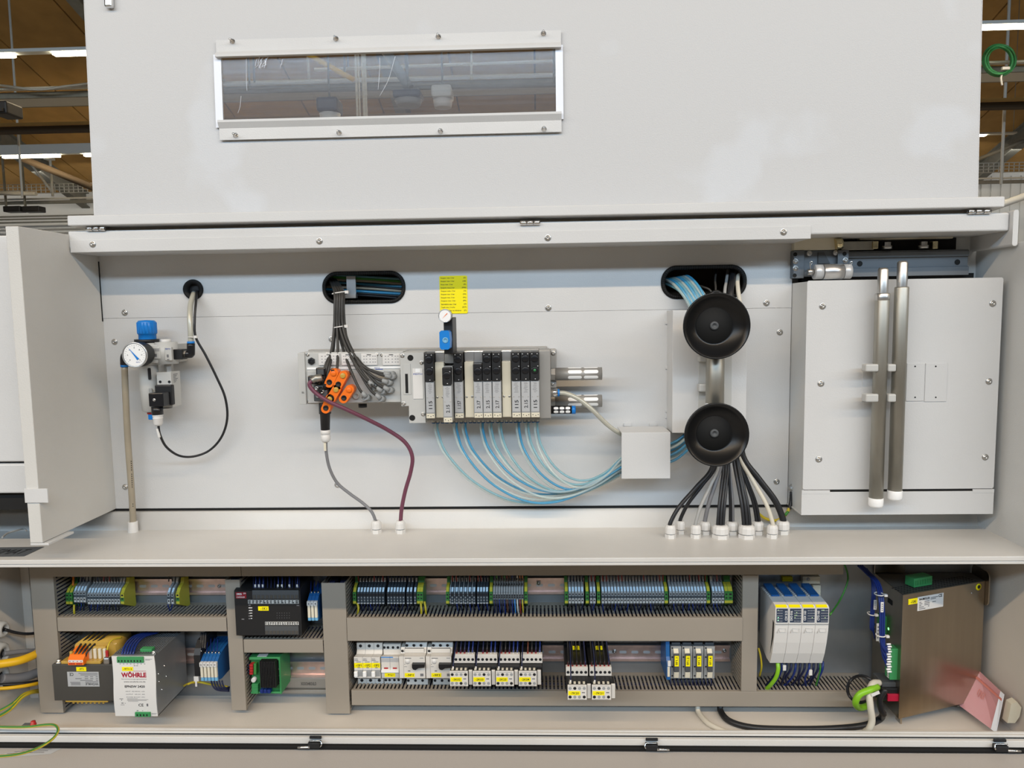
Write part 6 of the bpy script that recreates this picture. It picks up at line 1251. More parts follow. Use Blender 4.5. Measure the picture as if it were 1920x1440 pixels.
ytag((X0_+W_*.18, X0_+W_*.78, zl(1269, Yb_-.0006), zl(1262, Yb_-.0006)), Yb_-.0006, '-9Q1', t); printed_lines([(xm-.0002, xm+.0002, zl(1270, Yb_-.0007), zl(1231, Yb_-.0007))], Yb_-.0007, 'ink_grey', t)
def motor_breaker(ax0, ax1, bx0, bx1, s_, lb):
    t = thing('motor_breaker', lb, 'circuit breaker', P((bx0+bx1)/2, 1283, 1.465)); Yf_ = 1.436; cx = (bx0+bx1)/2; zl = lambda py, Y: pz(cx, py, Y); X0_, X1_ = px_(bx0, 1250, Yf_), px_(bx1, 1250, Yf_)
    b = MB(); b.prism([(1.466, zl(1283.5, 1.466)), (1.466, zl(1271, 1.466)), (Yf_, zl(1271.5, Yf_)), (Yf_, zl(1231, Yf_)), (1.455, zl(1224, 1.455)), (1.462, zl(1214, 1.462)), (1.468, zl(1203, 1.468)), (YM-.009, zl(1203, 1.468)), (YM-.009, zl(1283.5, 1.466))], 'X', X0_, X1_); b.build('body', 'ecru', t)
    A0, A1 = px_(ax0, 1250, Yf_), px_(ax1, 1250, Yf_); b = MB(); b.prism([(Yf_+.001, zl(1272, Yf_)), (Yf_+.001, zl(1231, Yf_)), (1.457, zl(1225, 1.457)), (1.462, zl(1213, 1.462)), (YM-.009, zl(1213, 1.462)), (YM-.009, zl(1272, Yf_))], 'X', A0, A1); ax_ = b.build('auxiliary_block', 'ecru', t); hole((ax0+ax1)/2+2, 1220.5, 1.4565, .0026, ax_)
    dx = (bx1-bx0)/3
    for k in range(3): hole(bx0+dx*(k+.5)-1, 1210, 1.4625, .0030, t); hole(bx0+dx*(k+.5)+2, 1276, 1.4655, .0028, t)
    q = RC(bx0+2, 1215, bx1-2, 1223.5, 1.4548); MB().box(q[0], q[1], 1.4535, 1.4555, q[2], q[3], .0006).build('cover_flap', 'ecru', t); q = RC(bx0+2, 1215, bx1-2, 1216, 1.453); MB().box(q[0], q[1], 1.4532, 1.454, q[2], q[3]).build('slit', 'ink', t)
    q = RC(bx0+15.5, 1245.5, bx1-1, 1255, Yf_-.008); b = MB(); b.prism([(q[0], q[3]), (q[1], q[3]), (q[1], q[2]+.004), (q[0]+.013, q[2]+.003), (q[0]+.007, q[2]-.0015), (q[0]+.002, q[2]), (q[0], q[2]+.004)], 'Y', Yf_-.009, Yf_); b.build('rotary_handle', 'black_gloss', t)
    qn = P(bx0+10, 1243, Yf_); MB().lathe((qn.x-.003, Yf_, qn.z+.003), (0, -1, 0), [(0, .005), (.001, .0048), (.001, 0)], 16).build('setting_dial', 'white', t)
    q = RC(bx0+2, 1262, bx0+20.5, 1269.5, Yf_); ytag(q, Yf_, s_, t)
    printed_lines([RC(bx0+2, 1233.5, bx0+14, 1235, Yf_), RC(bx0+30, 1233.5, bx0+37, 1234.6, Yf_), RC(bx0+8, 1257, bx0+12.5, 1259, Yf_), RC(bx0+1, 1245, bx0+3, 1246, Yf_), RC(bx0+1, 1249.5, bx0+6, 1250.3, Yf_), RC(bx0+31, 1263, bx0+37, 1268, Yf_), RC(bx0+18, 1242, bx0+19.5, 1243.5, Yf_), RC(bx0+33, 1242, bx0+34.5, 1243.5, Yf_)], Yf_, 'ink_grey', t)
    MB().box(px_(bx1, 1205, 1.46)-.0005, px_(bx1, 1205, 1.46)+.0003, 1.446, 1.45, zl(1270, Yf_), zl(1232, Yf_)).build('seam', 'dark', t)
motor_breaker(748.5, 756.5, 757, 797, '-9F1', 'motor protection switch next to the double breaker'); motor_breaker(798.5, 806.5, 807, 846.5, '-9F3', 'motor protection switch partly hidden by the contactors')

# ---------------------------------------------------------------- contactors
def contactor(px0, pxw, yA, yB, Yf, lip0, lip1, Yl, s_, lb, grp, top_py, wires):
    """front auxiliary block px0..px0+pxw, rows yA..yB; white lip lip0..lip1 behind it"""
    cx = px0+pxw/2; t = thing('contactor', lb, 'contactor', P(cx, yB, Yf), grp)
    zl = lambda py, Y: pz(cx, py, Y)
    X0_, X1_ = px_(px0, (yA+yB)/2, Yf), px_(px0+pxw, (yA+yB)/2, Yf); Wd = .0445
    # auxiliary front block
    ab = MB().box(X0_, X1_, Yf, Yf+.003, zl(yB, Yf), zl(yA, Yf), .0008).build('auxiliary_block', 'ecru', t)
    MB().box(X0_, X1_, Yf+.003, Yf+.035, zl(yB, Yf)+.001, zl(yA, Yf)-.001, .0008).build('auxiliary_body', 'black', t)
    hgt = yB-yA
    for r_i, fy in enumerate((.22, .80)):
        for k in range(4): q = P(px0+pxw*(.13+.245*k), yA+hgt*fy, Yf); b = MB(); b.lathe((q.x, Yf, q.z), (0, -1, 0), [(.0002, .0030), (.0002, 0)], 14); b.build('screw_hole', 'ink' if (r_i*4+k+int(px0)) % 3 == 0 else 'plastic_grey', ab)
    q = RC(px0+1.2, yA+hgt*.40, px0+pxw*.66, yA+hgt*.68, Yf); ytag(q, Yf, s_, ab); printed_lines([RC(px0+pxw*.74, yA+hgt*.47, px0+pxw*.9, yA+hgt*.54, Yf), RC(px0+pxw*.06, yA+hgt*.05, px0+pxw*.9, yA+hgt*.07, Yf), RC(px0+pxw*.06, yA+hgt*.94, px0+pxw*.9, yA+hgt*.96, Yf)], Yf, 'ink_grey', ab)
    # surge module beside it
    S0, S1 = X1_+.0008, X1_+.0082; MB().box(S0, S1, Yf+.006, Yf+.010, zl(yB-3, Yf+.006), zl(yA-1.5, Yf+.006), .0008).build('surge_module', 'ecru', t); MB().box(S0, S1, Yf+.010, Yf+.04, zl(yB-3, Yf+.006)+.001, zl(yA-1.5, Yf+.006)-.001, .0008).build('surge_body', 'black', t)
    # body
    B0, B1 = px_(px0+1, lip1, Yl), px_(px0+1, lip1, Yl)+Wd*pxw/34*.965
    B0 = X0_+(.0046 if Yf > 1.36 else -.0016); B1 = B0+.0425
    MB().box(B0, B1, Yl+.003, YM-.009, zl(yB-2, Yf), zl(lip0+1, Yl), .001).build('body', 'black', t)
    MB().box(B0, B1, 1.478, YM-.009, zl(lip0+1, Yl)-.002, zl(top_py, 1.47)+.012, .001).build('rear_body', 'dark', t)
    MB().box(B0, B1, Yf+.02, Yl+.01, zl(yB-2, Yf), zl(lip1+.5, Yl), .001).build('front_body', 'black', t)
    lipo = MB().box(B0, B1, Yl, Yl+.012, zl(lip1, Yl), zl(lip0, Yl), .0008).build('terminal_lip', 'ecru', t)
    for k in range(5): q = Vector((B0+(B1-B0)*(.1+.2*k), Yl, zl((lip0+lip1)/2+1, Yl))); MB().lathe(q, (0, -1, 0), [(.0002, .0029), (.0002, 0)], 14).build('screw_hole', 'ink', lipo)
    for k in range(4): xx = X0_+(X1_-X0_)*(.14+.24*k); MB().box(xx-.002, xx+.002, Yf+.004, Yf+.010, zl(yA, Yf)+.0003, zl(yA, Yf)+.0022).build('clamp_tip', 'cream', t)
    # wires with ferrules
    for k in range(5):
        xx = B0+(B1-B0)*(.12+.19*k); zlt = zl(lip0, Yl); m_ = wires[k]
        if m_ is None: continue
        b = MB(); b.tube(spline([(xx, Yl+.006, zlt+.002), (xx+.0005, Yl+.010, zlt+.012), (xx+.001, max(Yl+.03, 1.46), min(zlt+.035, -.655))], 4), .0015, 6); b.build('wire', m_, t)
        MB().cyl((xx, Yl+.006, zlt-.001), (xx+.0002, Yl+.008, zlt+.006), .0017, n=8).build('ferrule', 'red' if m_ != 'wire_blue' else 'white', t)
    xx = X0_+.006; b = MB(); zq_ = zl(yA, Yf); b.tube(spline([(xx, Yf+.007, zq_+.001), (xx+.0008, Yf+.014, zq_+.016), (xx+.002, Yl+.012, min(zq_+.034, -.664)), (xx+.003, 1.462, -.660), (xx+.003, 1.475, -.645)], 5), .0014, 6); b.build('coil_wire', 'wire_darkblue', t); MB().cyl((xx, Yf+.007, zl(yA, Yf)), (xx, Yf+.008, zl(yA, Yf)+.006), .0016, n=8).build('ferrule', 'white', t)
for i, (s_, lb) in enumerate((('-3K02', 'contactor beside the motor protection switch'), ('-2K03', 'second contactor from the motor protection switch'), ('-2K23', 'third contactor from the motor protection switch'), ('-2K04', 'fourth contactor, next to the bare rail'))):
    contactor(843.5+43.0*i, 34, 1258.5, 1287, 1.395, 1227.5, 1243.5, 1.428, s_, lb, 'four matching contactors', 1205, [('cable_black', 'wire_darkblue', 'wire_darkblue', 'wire_blue', 'wire_blue'), (None, 'wire_darkblue', 'cable_black', 'wire_blue', 'wire_blue'), ('cable_black', 'cable_black', 'wire_darkblue', 'wire_blue', 'wire_blue'), (None, 'wire_brown', 'cable_black', 'wire_darkblue', 'wire_blue')][i])
for i, (s_, lb) in enumerate((('-7K20', 'deeper contactor standing forward, nearer the bare rail with slots'), ('-7K21', 'deeper contactor standing forward, farther from the four'))):
    contactor(1064.3+45.5*i, 36, 1284.5, 1312.5, 1.335, 1251.5, 1267.5, 1.375, s_, lb, 'two forward contactors', 1205, ['cable_black', 'cable_black', 'cable_black', 'cable_black', 'wire_darkblue'])
    b0 = 1073+40*i
    for k in range(3): q = RC(b0+5.3*k+(i*2), 1211, b0+4+5.3*k+(i*2), 1218, 1.45); t = thing('wire_marker', ORD[k+3*i]+' small yellow wire marker from the left above the forward contactors', 'wire marker', P(b0, 1218, 1.45), 'yellow wire markers'); MB().box(q[0], q[1], 1.448, 1.452, q[2], q[3], .0005).build('sleeve', 'yellow', t); a_ = (q[0]+q[1])/2; MB().cyl((a_, 1.4505, q[3]+.02), (a_, 1.4505, q[2]-.02), .0012, n=6).build('wire', 'cable_black', t)

# ---------------------------------------------------------------- fuse modules
t = thing('interface_relay', 'slim blue interface relay beside the fuse holders', 'relay', P(1250, 1275, 1.44)); x0, x1, z0, z1 = RC(1250, 1205, 1257, 1274.5, 1.44)
b = MB(); b.prism([(1.44, z0), (1.44, z0+.034), (1.448, z0+.045), (1.452, z1), (YM-.009, z1+.004), (YM-.009, z0)], 'X', x0, x1); b.build('socket', 'blue_deep', t); q = RC(1252, 1239.5, 1257.5, 1249, 1.438); MB().box(q[0], q[1], 1.437, 1.441, q[2], q[3], .0004).build('marker', 'white', t); q = RC(1251.5, 1250.5, 1256, 1269, 1.4385); MB().box(q[0], q[1], 1.438, 1.441, q[2], q[3], .0004).build('relay_case', 'cream', t)
for i, cx in enumerate((1266, 1287, 1308, 1329)):
    t = thing('fuse_holder', ['grey fuse holder with yellow tag beside the blue relay', 'second grey fuse holder from the blue relay', 'third grey fuse holder from the blue relay', 'grey fuse holder with yellow tag at the row end'][i], 'fuse holder', P(cx, 1275, 1.455), 'four fuse holders'); zl = lambda py, Y: pz(cx, py, Y)
    X0_, X1_ = px_(cx-8.5, 1240, 1.455), px_(cx+11, 1240, 1.455)
    b = MB(); b.prism([(1.455, zl(1272, 1.455)), (1.455, zl(1212, 1.455)), (1.47, zl(1208, 1.47)), (YM-.009, zl(1203, YM-.009)), (YM-.009, zl(1274, 1.455))], 'X', X0_, X1_); b.build('body', 'plastic_grey', t)
    xa = px_(cx-2.5, 1240, 1.45); xb_ = px_(cx+7, 1240, 1.45); MB().box(xa, xb_, 1.447, 1.456, zl(1260, 1.447), zl(1226, 1.447), .0008).build('fuse_carrier', 'plastic_darkgrey', t); q = (xa+.0008, xb_-.0008, zl(1249.5, 1.4465), zl(1230, 1.4465))
    yt = MB().box(q[0], q[1], 1.4462, 1.447, q[2], q[3]).build('yellow_tag', 'yellow', t); lettering(['9F1.1', '9F1.2', '9F1.3', '9F1.4'][i], q[0]+.002, q[1]-.002, q[2]+.003, q[3]-.003, 1.4462, 'ink', yt, rot90=True)
    b = MB(); b.prism([(1.449, zl(1226.5, 1.449)), (1.4485, zl(1224, 1.4485)), (1.4545, zl(1216, 1.4545)), (1.456, zl(1216.5, 1.456))], 'X', xa-.0005, xb_-.001); b.build('upper_tab', 'cream', t); b = MB(); b.prism([(1.452, zl(1271, 1.452)), (1.449, zl(1260.5, 1.449)), (1.451, zl(1260, 1.451)), (1.4545, zl(1271, 1.4545))], 'X', xa+.0005, xb_); b.build('lower_tab', 'cream', t)
    for py in (1215, 1232, 1250, 1267): hole(cx-5.5, py, 1.455, .0018, t)
    q = RC(cx-8.5, 1204, cx+10, 1209, 1.465); MB().box(q[0]+.001, q[1]-.001, 1.462, 1.48, q[2], q[3], .001).build('wire_funnel', 'plastic_darkgrey', t)
for k in range(12): cx = 1256+7*k; tag(cable('fuse_wire', [(cx, 1273, 1.465), (cx+1, 1279, 1.462), (cx+2, 1290, 1.47), (cx+2, 1300, 1.48)], .0014, 'wire_darkblue', n=5, k=3), ORD[k]+' dark blue wire from the left below the fuse holders', 'wire', 'wires below the fuse holders')

# ---------------------------------------------------------------- white controller modules
x_l = px_(1454, 1150, 1.40); mw = (px_(1555, 1150, 1.40)-x_l)/4; cx = 1505
zl = lambda py, Y: pz(cx, py, Y)
names = ['CIV 512', 'DIO 016', 'CDI 163', 'CTO 163']
prof = [(1.400, zl(1139.5, 1.40)), (1.400, zl(1168, 1.40)), (1.4025, zl(1185, 1.4025)), (1.408, zl(1205, 1.408)), (1.416, zl(1225, 1.416)), (1.428, zl(1243, 1.428)), (1.45, zl(1243, 1.428)), (1.498, zl(1200, 1.498)), (1.498, zl(1100, 1.498)), (1.440, zl(1119, 1.44)), (1.406, zl(1134, 1.406))]
for i in range(4):
    x0 = x_l+mw*i; x1 = x0+mw-.0006; t = thing('controller_module', ['white controller module with two lit green lamps beside the upright duct', 'second white controller module from the upright duct', 'third white controller module from the upright duct', 'white controller module farthest from the upright duct'][i], 'controller', ((x0+x1)/2, 1.45, zl(1243, 1.428)), 'row of white controller modules')
    b = MB(); b.prism(prof, 'X', x0, x1); b.build('case', 'white', t)
    nv = MB().box(x0+.002, x1-.0015, 1.3992, 1.4004, zl(1167, 1.40), zl(1141, 1.40), .0003).build('display_field', 'navy', t)
    xw = x1-x0; s0 = x0+xw*(.72 if i == 0 else .10)
    lettering(names[i], s0, s0+xw*.17, zl(1163.5, 1.3991), zl(1145.5, 1.3991), 1.3992, 'ink_white', nv, rot90=True)
    rows = []; off = .14 if i == 0 else .42
    for r_i in range(5): rows += [(x0+xw*(off+.11*c_), x0+xw*(off+.11*c_+.04), zl(1145.6+4.9*r_i, 1.399), zl(1144.6+4.9*r_i, 1.399)) for c_ in range(5 if i else 4)]
    printed_lines(rows, 1.3992, 'ink_white', nv)
    leds = {0: [(.2, 1144, 'led_yellow'), (.2, 1158, 'led_green'), (.2, 1163, 'led_green')], 1: [(.58, 1148.5, 'led_yellow'), (.46, 1153.5, 'led_yellow'), (.58, 1153.5, 'led_yellow'), (.45, 1158, 'led_yellow')], 2: [(.74, 1158, 'led_yellow')], 3: [(.46, 1144, 'led_yellow'), (.58, 1144, 'led_yellow'), (.70, 1158, 'led_yellow')]}[i]
    for u, py, m_ in leds: q = Vector((x0+xw*u, 1.3990, zl(py, 1.399))); MB().lathe(q, (0, -1, 0), [(0, .0006 if m_ == 'led_yellow' else .0010), (.0003, 0)], 10).build('status_led', m_, nv)
    b = MB(); b.prism([(1.4000, zl(1139.2, 1.40)), (1.4056, zl(1134, 1.4056)), (1.4062, zl(1134, 1.4062)+.0006), (1.3996, zl(1139.2, 1.3996)+.0006)], 'X', x0+.0008, x1-.003); yl = b.build('yellow_tag', 'yellow', t)
    b = MB(); b.prism([(1.442, zl(1118, 1.442)), (1.496, zl(1099.5, 1.496)), (1.496, zl(1097, 1.496)+.004), (1.442, zl(1118, 1.442)+.003)], 'X', x0+.005, x1-.004); b.build('blue_connector', 'blue_deep', t)
    for k in range(6): yy = 1.445+.008*k; f_ = (yy-1.44)/.058; zz = zl(1119, 1.44)+(zl(1100, 1.498)-zl(1119, 1.44))*f_; MB().box(x0+.0003, x0+.0045, yy, yy+.004, zz, zz+.0016).build('vent_rib', 'plastic_lightgrey', t)
    MB().box(x0+.0006, x1-.0006, 1.3994, 1.4002, zl(1171.5, 1.4), zl(1169.6, 1.4)).build('flap_seam', 'plastic_grey', t)
    q = (x0+xw*.18, x1-xw*.18, zl(1187, 1.4015), zl(1178, 1.4015)); b = MB(); b.tube([(q[0], 1.4015, q[2]), (q[0]+.002, 1.4012, q[3]), (q[0]+.005, 1.4015, q[2]+.002), (q[1], 1.4015, q[2]+.002), (q[1], 1.4008, q[3]), (q[0]+.003, 1.4008, q[3])], .0005, 5); b.build('embossed_logo', 'white', t)
MB_side = MB(); MB_side.prism([(1.428, zl(1225, 1.428)), (1.410, zl(1195, 1.41)), (1.407, zl(1168, 1.407)), (1.414, zl(1162, 1.414)), (1.417, zl(1190, 1.417))], 'X', x_l-.0003, x_l+.0004); o = MB_side.build('side_opening', 'dark', bpy.data.objects['controller_module'])
t = thing('module_bracket', 'beige metal bracket with screw behind the white modules', 'bracket', P(1520, 1120, YM)); q = RC(1504, 1080, 1537, 1094, 1.51); MB().box(q[0], q[1], 1.507, YM-.0005, q[2], q[3], .001).build('upper_plate', 'cream', t); q = RC(1523, 1097, 1538, 1150, 1.513); MB().box(q[0], q[1], 1.511, YM-.0005, q[2], q[3], .001).build('lower_plate', 'cream', t); screw(1515.5, 1086, 1.507, t, .004)
q = RC(1467, 1082, 1486, 1089.5, 1.512); t = thing('bracket_label', 'faded yellow label above the blue module connectors', 'label', P(1476, 1089, 1.512)); yt = MB().box(q[0], q[1], 1.511, YM-.0003, q[2], q[3]).build('plate', 'yellow', t)
for k in range(11): cx_ = 1452+8.5*k; tag(cable('module_wire', [(cx_+6, 1240, 1.445), (cx_+5, 1255, 1.44), (cx_-4+2*(k % 3), 1272, 1.45), (cx_-18+6*(k % 4), 1287, 1.47)], .0022, ['wire_darkblue', 'wire_blue', 'wire_darkblue'][k % 3], n=6), ORD[k]+' blue wire from the left below the white controller modules', 'wire', 'wires below the white modules')
tag(cable('module_cable', [(1458, 1242, 1.435), (1459, 1255, 1.43), (1455, 1270, 1.432), (1446, 1283, 1.44), (1437, 1292, 1.455)], .0040, 'cable_lime', n=10), 'thick green cable below the first white module', 'cable'); tag(cable('earth_wire', [(1422, 1215, 1.46), (1426, 1230, 1.455), (1428, 1250, 1.455), (1424, 1268, 1.47)], .0020, 'wire_yellow'), 'yellow wire beside the upright duct under the modules', 'wire'); tag(cable('earth_wire', [(1536, 1243, 1.445), (1538, 1258, 1.443), (1534, 1272, 1.45), (1530, 1285, 1.465)], .0020, 'wire_green'), 'green wire below the last white module', 'wire')
tag(cable('earth_wire', [(1580, 1050, 1.50), (1589, 1075, 1.50), (1588, 1095, 1.495), (1575, 1125, 1.485), (1556, 1153, 1.45)], .0018, 'wire_green'), 'green wire curving from the shelf to the last module', 'wire')
for px, py in ((1519, 1255), (1470, 1246)): q = RC(px-3, py, px+3, py+10, 1.44); tag(MB().box(q[0], q[1], 1.436, 1.441, q[2], q[3], .0006).build('wire_label', 'white'), {1519: 'white wire label below the third module', 1470: 'white wire label below the first module'}[px], 'wire marker')
# ---------------------------------------------------------------- stainless drive at the right
dv = thing('servo_drive', 'stainless steel servo drive box standing at an angle in the cabinet corner', 'drive', (.76, 1.45, -.795))
A = Vector((.690, 1.394)); Bv = Vector((.886, 1.467)); zb, ztp = -.795, -.546
b = MB(); b.prism([(A.x, A.y), (Bv.x, Bv.y), (Bv.x, 1.514), (A.x, 1.514)], 'Z', zb, ztp-.001); b.build('case', 'stainless', dv)
ux = (Bv-A).normalized(); nx = Vector((ux.y, -ux.x))            # outward normal of the broad face
def fc(u, z, off=0.0): p = A+ux*u+nx*off; return Vector((p.x, p.y, z))
def face_plate(px0, py0, px1, py1, nm, m_, off=.0004):
    def hit(px, py): d = ray(px, py); n3 = Vector((nx.x, nx.y, 0)); a3 = Vector((A.x, A.y, 0)); t_ = a3.dot(n3)/d.dot(n3); return d*t_
    p, q = hit(px0, py0), hit(px1, py1); u0 = (Vector((p.x, p.y))-A).dot(ux); u1 = (Vector((q.x, q.y))-A).dot(ux); b = MB(); b.quad(fc(u0, q.z, off), fc(u1, q.z, off), fc(u1, p.z, off), fc(u0, p.z, off)); return b.build(nm, m_, dv), u0, u1, q.z, p.z
def face_text(s_, u0, u1, z0, z1, m_, par):
    o = lettering(s_, 0, u1-u0, z0, z1, 0, m_, None); me = o.data
    for v in me.vertices: q = fc(u0+v.co.x, v.co.z, .0009); v.co = q
    me.transform(wm(par).inverted()); o.parent = par; return o
o, u0, u1, z0, z1 = face_plate(1703, 1123.5, 1720, 1131, 'yellow_tag', 'yellow'); face_text('-11A1', u0+.006, u1-.004, z0+.002, z1-.003, 'ink', o)
o, u0, u1, z0, z1 = face_plate(1720.5, 1119.5, 1768, 1137, 'rating_label', 'white'); W_ = u1-u0; H_ = z1-z0
face_text('BAUMÜLLER', u0+W_*.06, u0+W_*.46, z1-H_*.26, z1-H_*.08, 'ink', o); face_text('CE', u0+W_*.80, u0+W_*.94, z1-H_*.26, z1-H_*.04, 'ink', o)
b = MB()
for a_, c_, v in ((.50, .78, .22), (.50, .70, .32), (.06, .14, .42), (.26, .44, .42), (.06, .18, .54), (.26, .46, .54), (.56, .70, .54), (.06, .14, .66), (.26, .46, .66), (.06, .24, .78), (.40, .45, .78), (.06, .30, .9)): zz = z1-H_*v; b.quad(fc(u0+W_*a_, zz, .0008), fc(u0+W_*c_, zz, .0008), fc(u0+W_*c_, zz+H_*.05, .0008), fc(u0+W_*a_, zz+H_*.05, .0008))
b.build('fine_print', 'ink_grey', o)['kind'] = 'stuff'
def fdisc(px, py, r, nm, m_):
    d = ray(px, py); n3 = Vector((nx.x, nx.y, 0)); t_ = Vector((A.x, A.y, 0)).dot(n3)/d.dot(n3); c = d*t_; return MB().lathe(c, n3, [(.0002, r), (.0008, r), (.0008, 0)], 20).build(nm, m_, dv)
fdisc(1834.5, 1100.5, .0068, 'warning_disc', 'yellow'); fdisc(1822, 1112, .0018, 'rivet', 'steel')
d_ = fdisc(1834.5, 1100, .0036, 'warning_symbol', 'ink'); d_.location += wm(dv).inverted().to_3x3() @ Vector((nx.x*.0008, nx.y*.0008, 0))
# top: dark inside with vents and a green plug
b = MB(); b.prism([(A.x+.001, A.y+.002), (Bv.x-.001, Bv.y+.001), (Bv.x-.001, 1.513), (A.x+.001, 1.513)], 'Z', ztp-.001, ztp-.0005); b.build('top_plate', 'iron', dv)
b = MB()
for r_i in range(5):
    for k in range(26):
        u = .010+k*.0072; p = A+ux*u-nx*(.006+.007*r_i); 
        if p.x > Bv.x-.004: continue
        b.obox(Matrix.Translation((p.x, p.y, ztp-.0004)) @ Matrix.Rotation(math.atan2(ux.y, ux.x), 4, 'Z'), .0045, .0022, .0006)
b.build('vent_slots', 'dark', dv)['kind'] = 'stuff'
tp = P(1725, 1087, 1.44); mt = Matrix.Translation((tp.x, 1.445, ztp+.010)) @ Matrix.Rotation(math.atan2(ux.y, ux.x), 4, 'Z')
gpl = MB().obox(mt, .046, .022, .018, .0008).build('power_terminal', 'green', dv)
b = MB()
for k in range(7): b.obox(mt @ Matrix.Translation((-.019+.0063*k, -.0112, 0)), .0042, .0012, .009)
b.build('wire_port', 'green_board', gpl)['kind'] = 'stuff'
# flange ears
b = MB(); b.box(A.x-.002, A.x+.06, 1.511, 1.514, ztp, ztp+.028, .002); b.build('mounting_ear', 'stainless', dv)
b = MB(); b.prism(rrect(1.455, 1.514, ztp-.05, ztp+.02, .012), 'X', Bv.x+.0005, Bv.x+.003); b.build('side_ear', 'stainless', dv)
b = MB(); b.box(A.x+.006, A.x+.010, 1.40, 1.42, zb-.014, zb, .0006); b.box(.84, .872, 1.462, 1.50, zb-.012, zb-.010); b.box(.870, .872, 1.452, 1.50, zb-.012, zb+.03); b.build('lower_bracket', 'steel', dv)
# connectors on the narrow side (faces the middle of the cabinet)
def side(py0, py1, Y0, Y1, off, nm, m_, par=None, bev=.0006): z1_, z0_ = PXp(1670, py0, A.x).z, PXp(1670, py1, A.x).z; return MB().box(A.x-off, A.x+.001, Y0, Y1, z0_, z1_, bev).build(nm, m_, par or dv)
c1_ = side(1204, 1263, 1.406, 1.426, .014, 'signal_connector', 'green'); z1_, z0_ = PXp(1670, 1205, A.x).z, PXp(1670, 1262, A.x).z
for k in range(14): zz = z0_+(z1_-z0_)*(k+.5)/14; MB().box(A.x-.0146, A.x-.0135, 1.409, 1.416, zz-.0014, zz+.0014).build('wire_port', 'white', c1_)
c2_ = side(1163, 1200, 1.455, 1.475, .010, 'signal_connector', 'green_board'); z1_, z0_ = PXp(1652, 1164, A.x).z, PXp(1652, 1199, A.x).z
for k in range(8): zz = z0_+(z1_-z0_)*(k+.5)/8; MB().box(A.x-.0106, A.x-.0095, 1.458, 1.463, zz-.0016, zz+.0016).build('wire_port', 'white', c2_)
q = PXp(1666, 1179, A.x); MB().lathe((A.x-.0004, q.y, q.z), (-1, 0, 0), [(0, .0028), (.0008, 0)], 10).build('status_led', 'led_green', dv)
side(1124, 1133, q.y-.012, q.y+.006, .0012, 'vent_slot', 'dark')
c3_ = side(1278, 1300, 1.402, 1.430, .030, 'encoder_plug', 'black'); c4_ = side(1287, 1300, 1.398, 1.416, .020, 'pink_plug', 'crimson'); side(1270, 1280, 1.41, 1.45, .026, 'encoder_plug', 'plastic_darkgrey')
side(1300, 1320, 1.44, 1.462, .016, 'lower_connector', 'green')
for k in range(12):
    q = P(1666+1.5*(k % 2), 1208+4.7*k, 1.405); MB().cyl(q+Vector((-.004, 0, 0)), q+Vector((.004, 0, .0004)), .0018, n=8).build('wire_ferrule', 'white_bright', c1_)
# blue harness
for k in range(9):
    dx = (k % 3)*3.6-3.6; dyy = .004*(k//3); Yh = 1.40+dyy
    tag(cable('harness_wire', [(1612+dx, 1060, 1.47+dyy), (1628+dx, 1075, 1.455+dyy), (1644+dx, 1092, 1.43+dyy), (1651+dx, 1115, Yh+.01), (1654+dx, 1150, Yh), (1654+dx, 1190, Yh), (1658+dx*.5, 1215+3*k, Yh), (1668, 1208+6*k, 1.41)], .0021, 'wire_blue', n=6, k=5), ORD[k]+' blue wire of the thick harness beside the drive', 'wire', 'thick blue harness')
for k in range(4):
    dx = k*1.8-2.7
    tag(cable('harness_wire', [(1622+dx, 1066, 1.475), (1636+dx, 1085, 1.46), (1638+dx, 1110, 1.445), (1636+dx, 1145, 1.44), (1635+dx, 1180, 1.44), (1640, 1170+9*k, 1.455)], .0016, 'wire_blue', n=6, k=5), ORD[k]+' blue wire of the thin harness beside the drive', 'wire', 'thin blue harness')
for py, px, Yt, wd, lb in ((1116, 1651, 1.40, .008, 'upper white cable tie on the thick blue harness'), (1193, 1654, 1.394, .0085, 'lower white cable tie on the thick blue harness'), (1153, 1636, 1.436, .006, 'white cable tie on the thin blue harness')):
    q = P(px, py, Yt); t = thing('cable_tie', lb, 'cable tie', q); MB().tube([(q.x+wd*math.cos(a_), q.y+.006+.009*math.sin(a_), q.z) for a_ in [2*math.pi*i/16 for i in range(16)]], .0012, 6, closed=True).build('strap', 'white', t); MB().box(q.x+wd-.002, q.x+wd+.004, q.y-.004, q.y+.002, q.z-.002, q.z+.0025, .0006).build('lock_head', 'white', t)
for px, y0, y1, Yt, lb in ((1641, 1125, 1143, 1.432, 'white wire label on the thin blue harness'), (1654, 1129, 1148, 1.392, 'white wire label on the thick blue harness'), (1646, 1169, 1202, 1.432, 'white marker strip beside the thick harness')):
    q = RC(px-2.7, y0, px+2.7, y1, Yt); t = thing('wire_label', lb, 'wire marker', P(px, y1, Yt)); MB().box(q[0], q[1], Yt-.0005, Yt+.001, q[2], q[3], .0003).build('sleeve', 'white', t); printed_lines([(q[0]+.0015, q[1]-.0015, q[2]+(q[3]-q[2])*v, q[2]+(q[3]-q[2])*(v+.1)) for v in (.15, .35, .55, .75)], Yt-.0006, 'ink_grey', t)
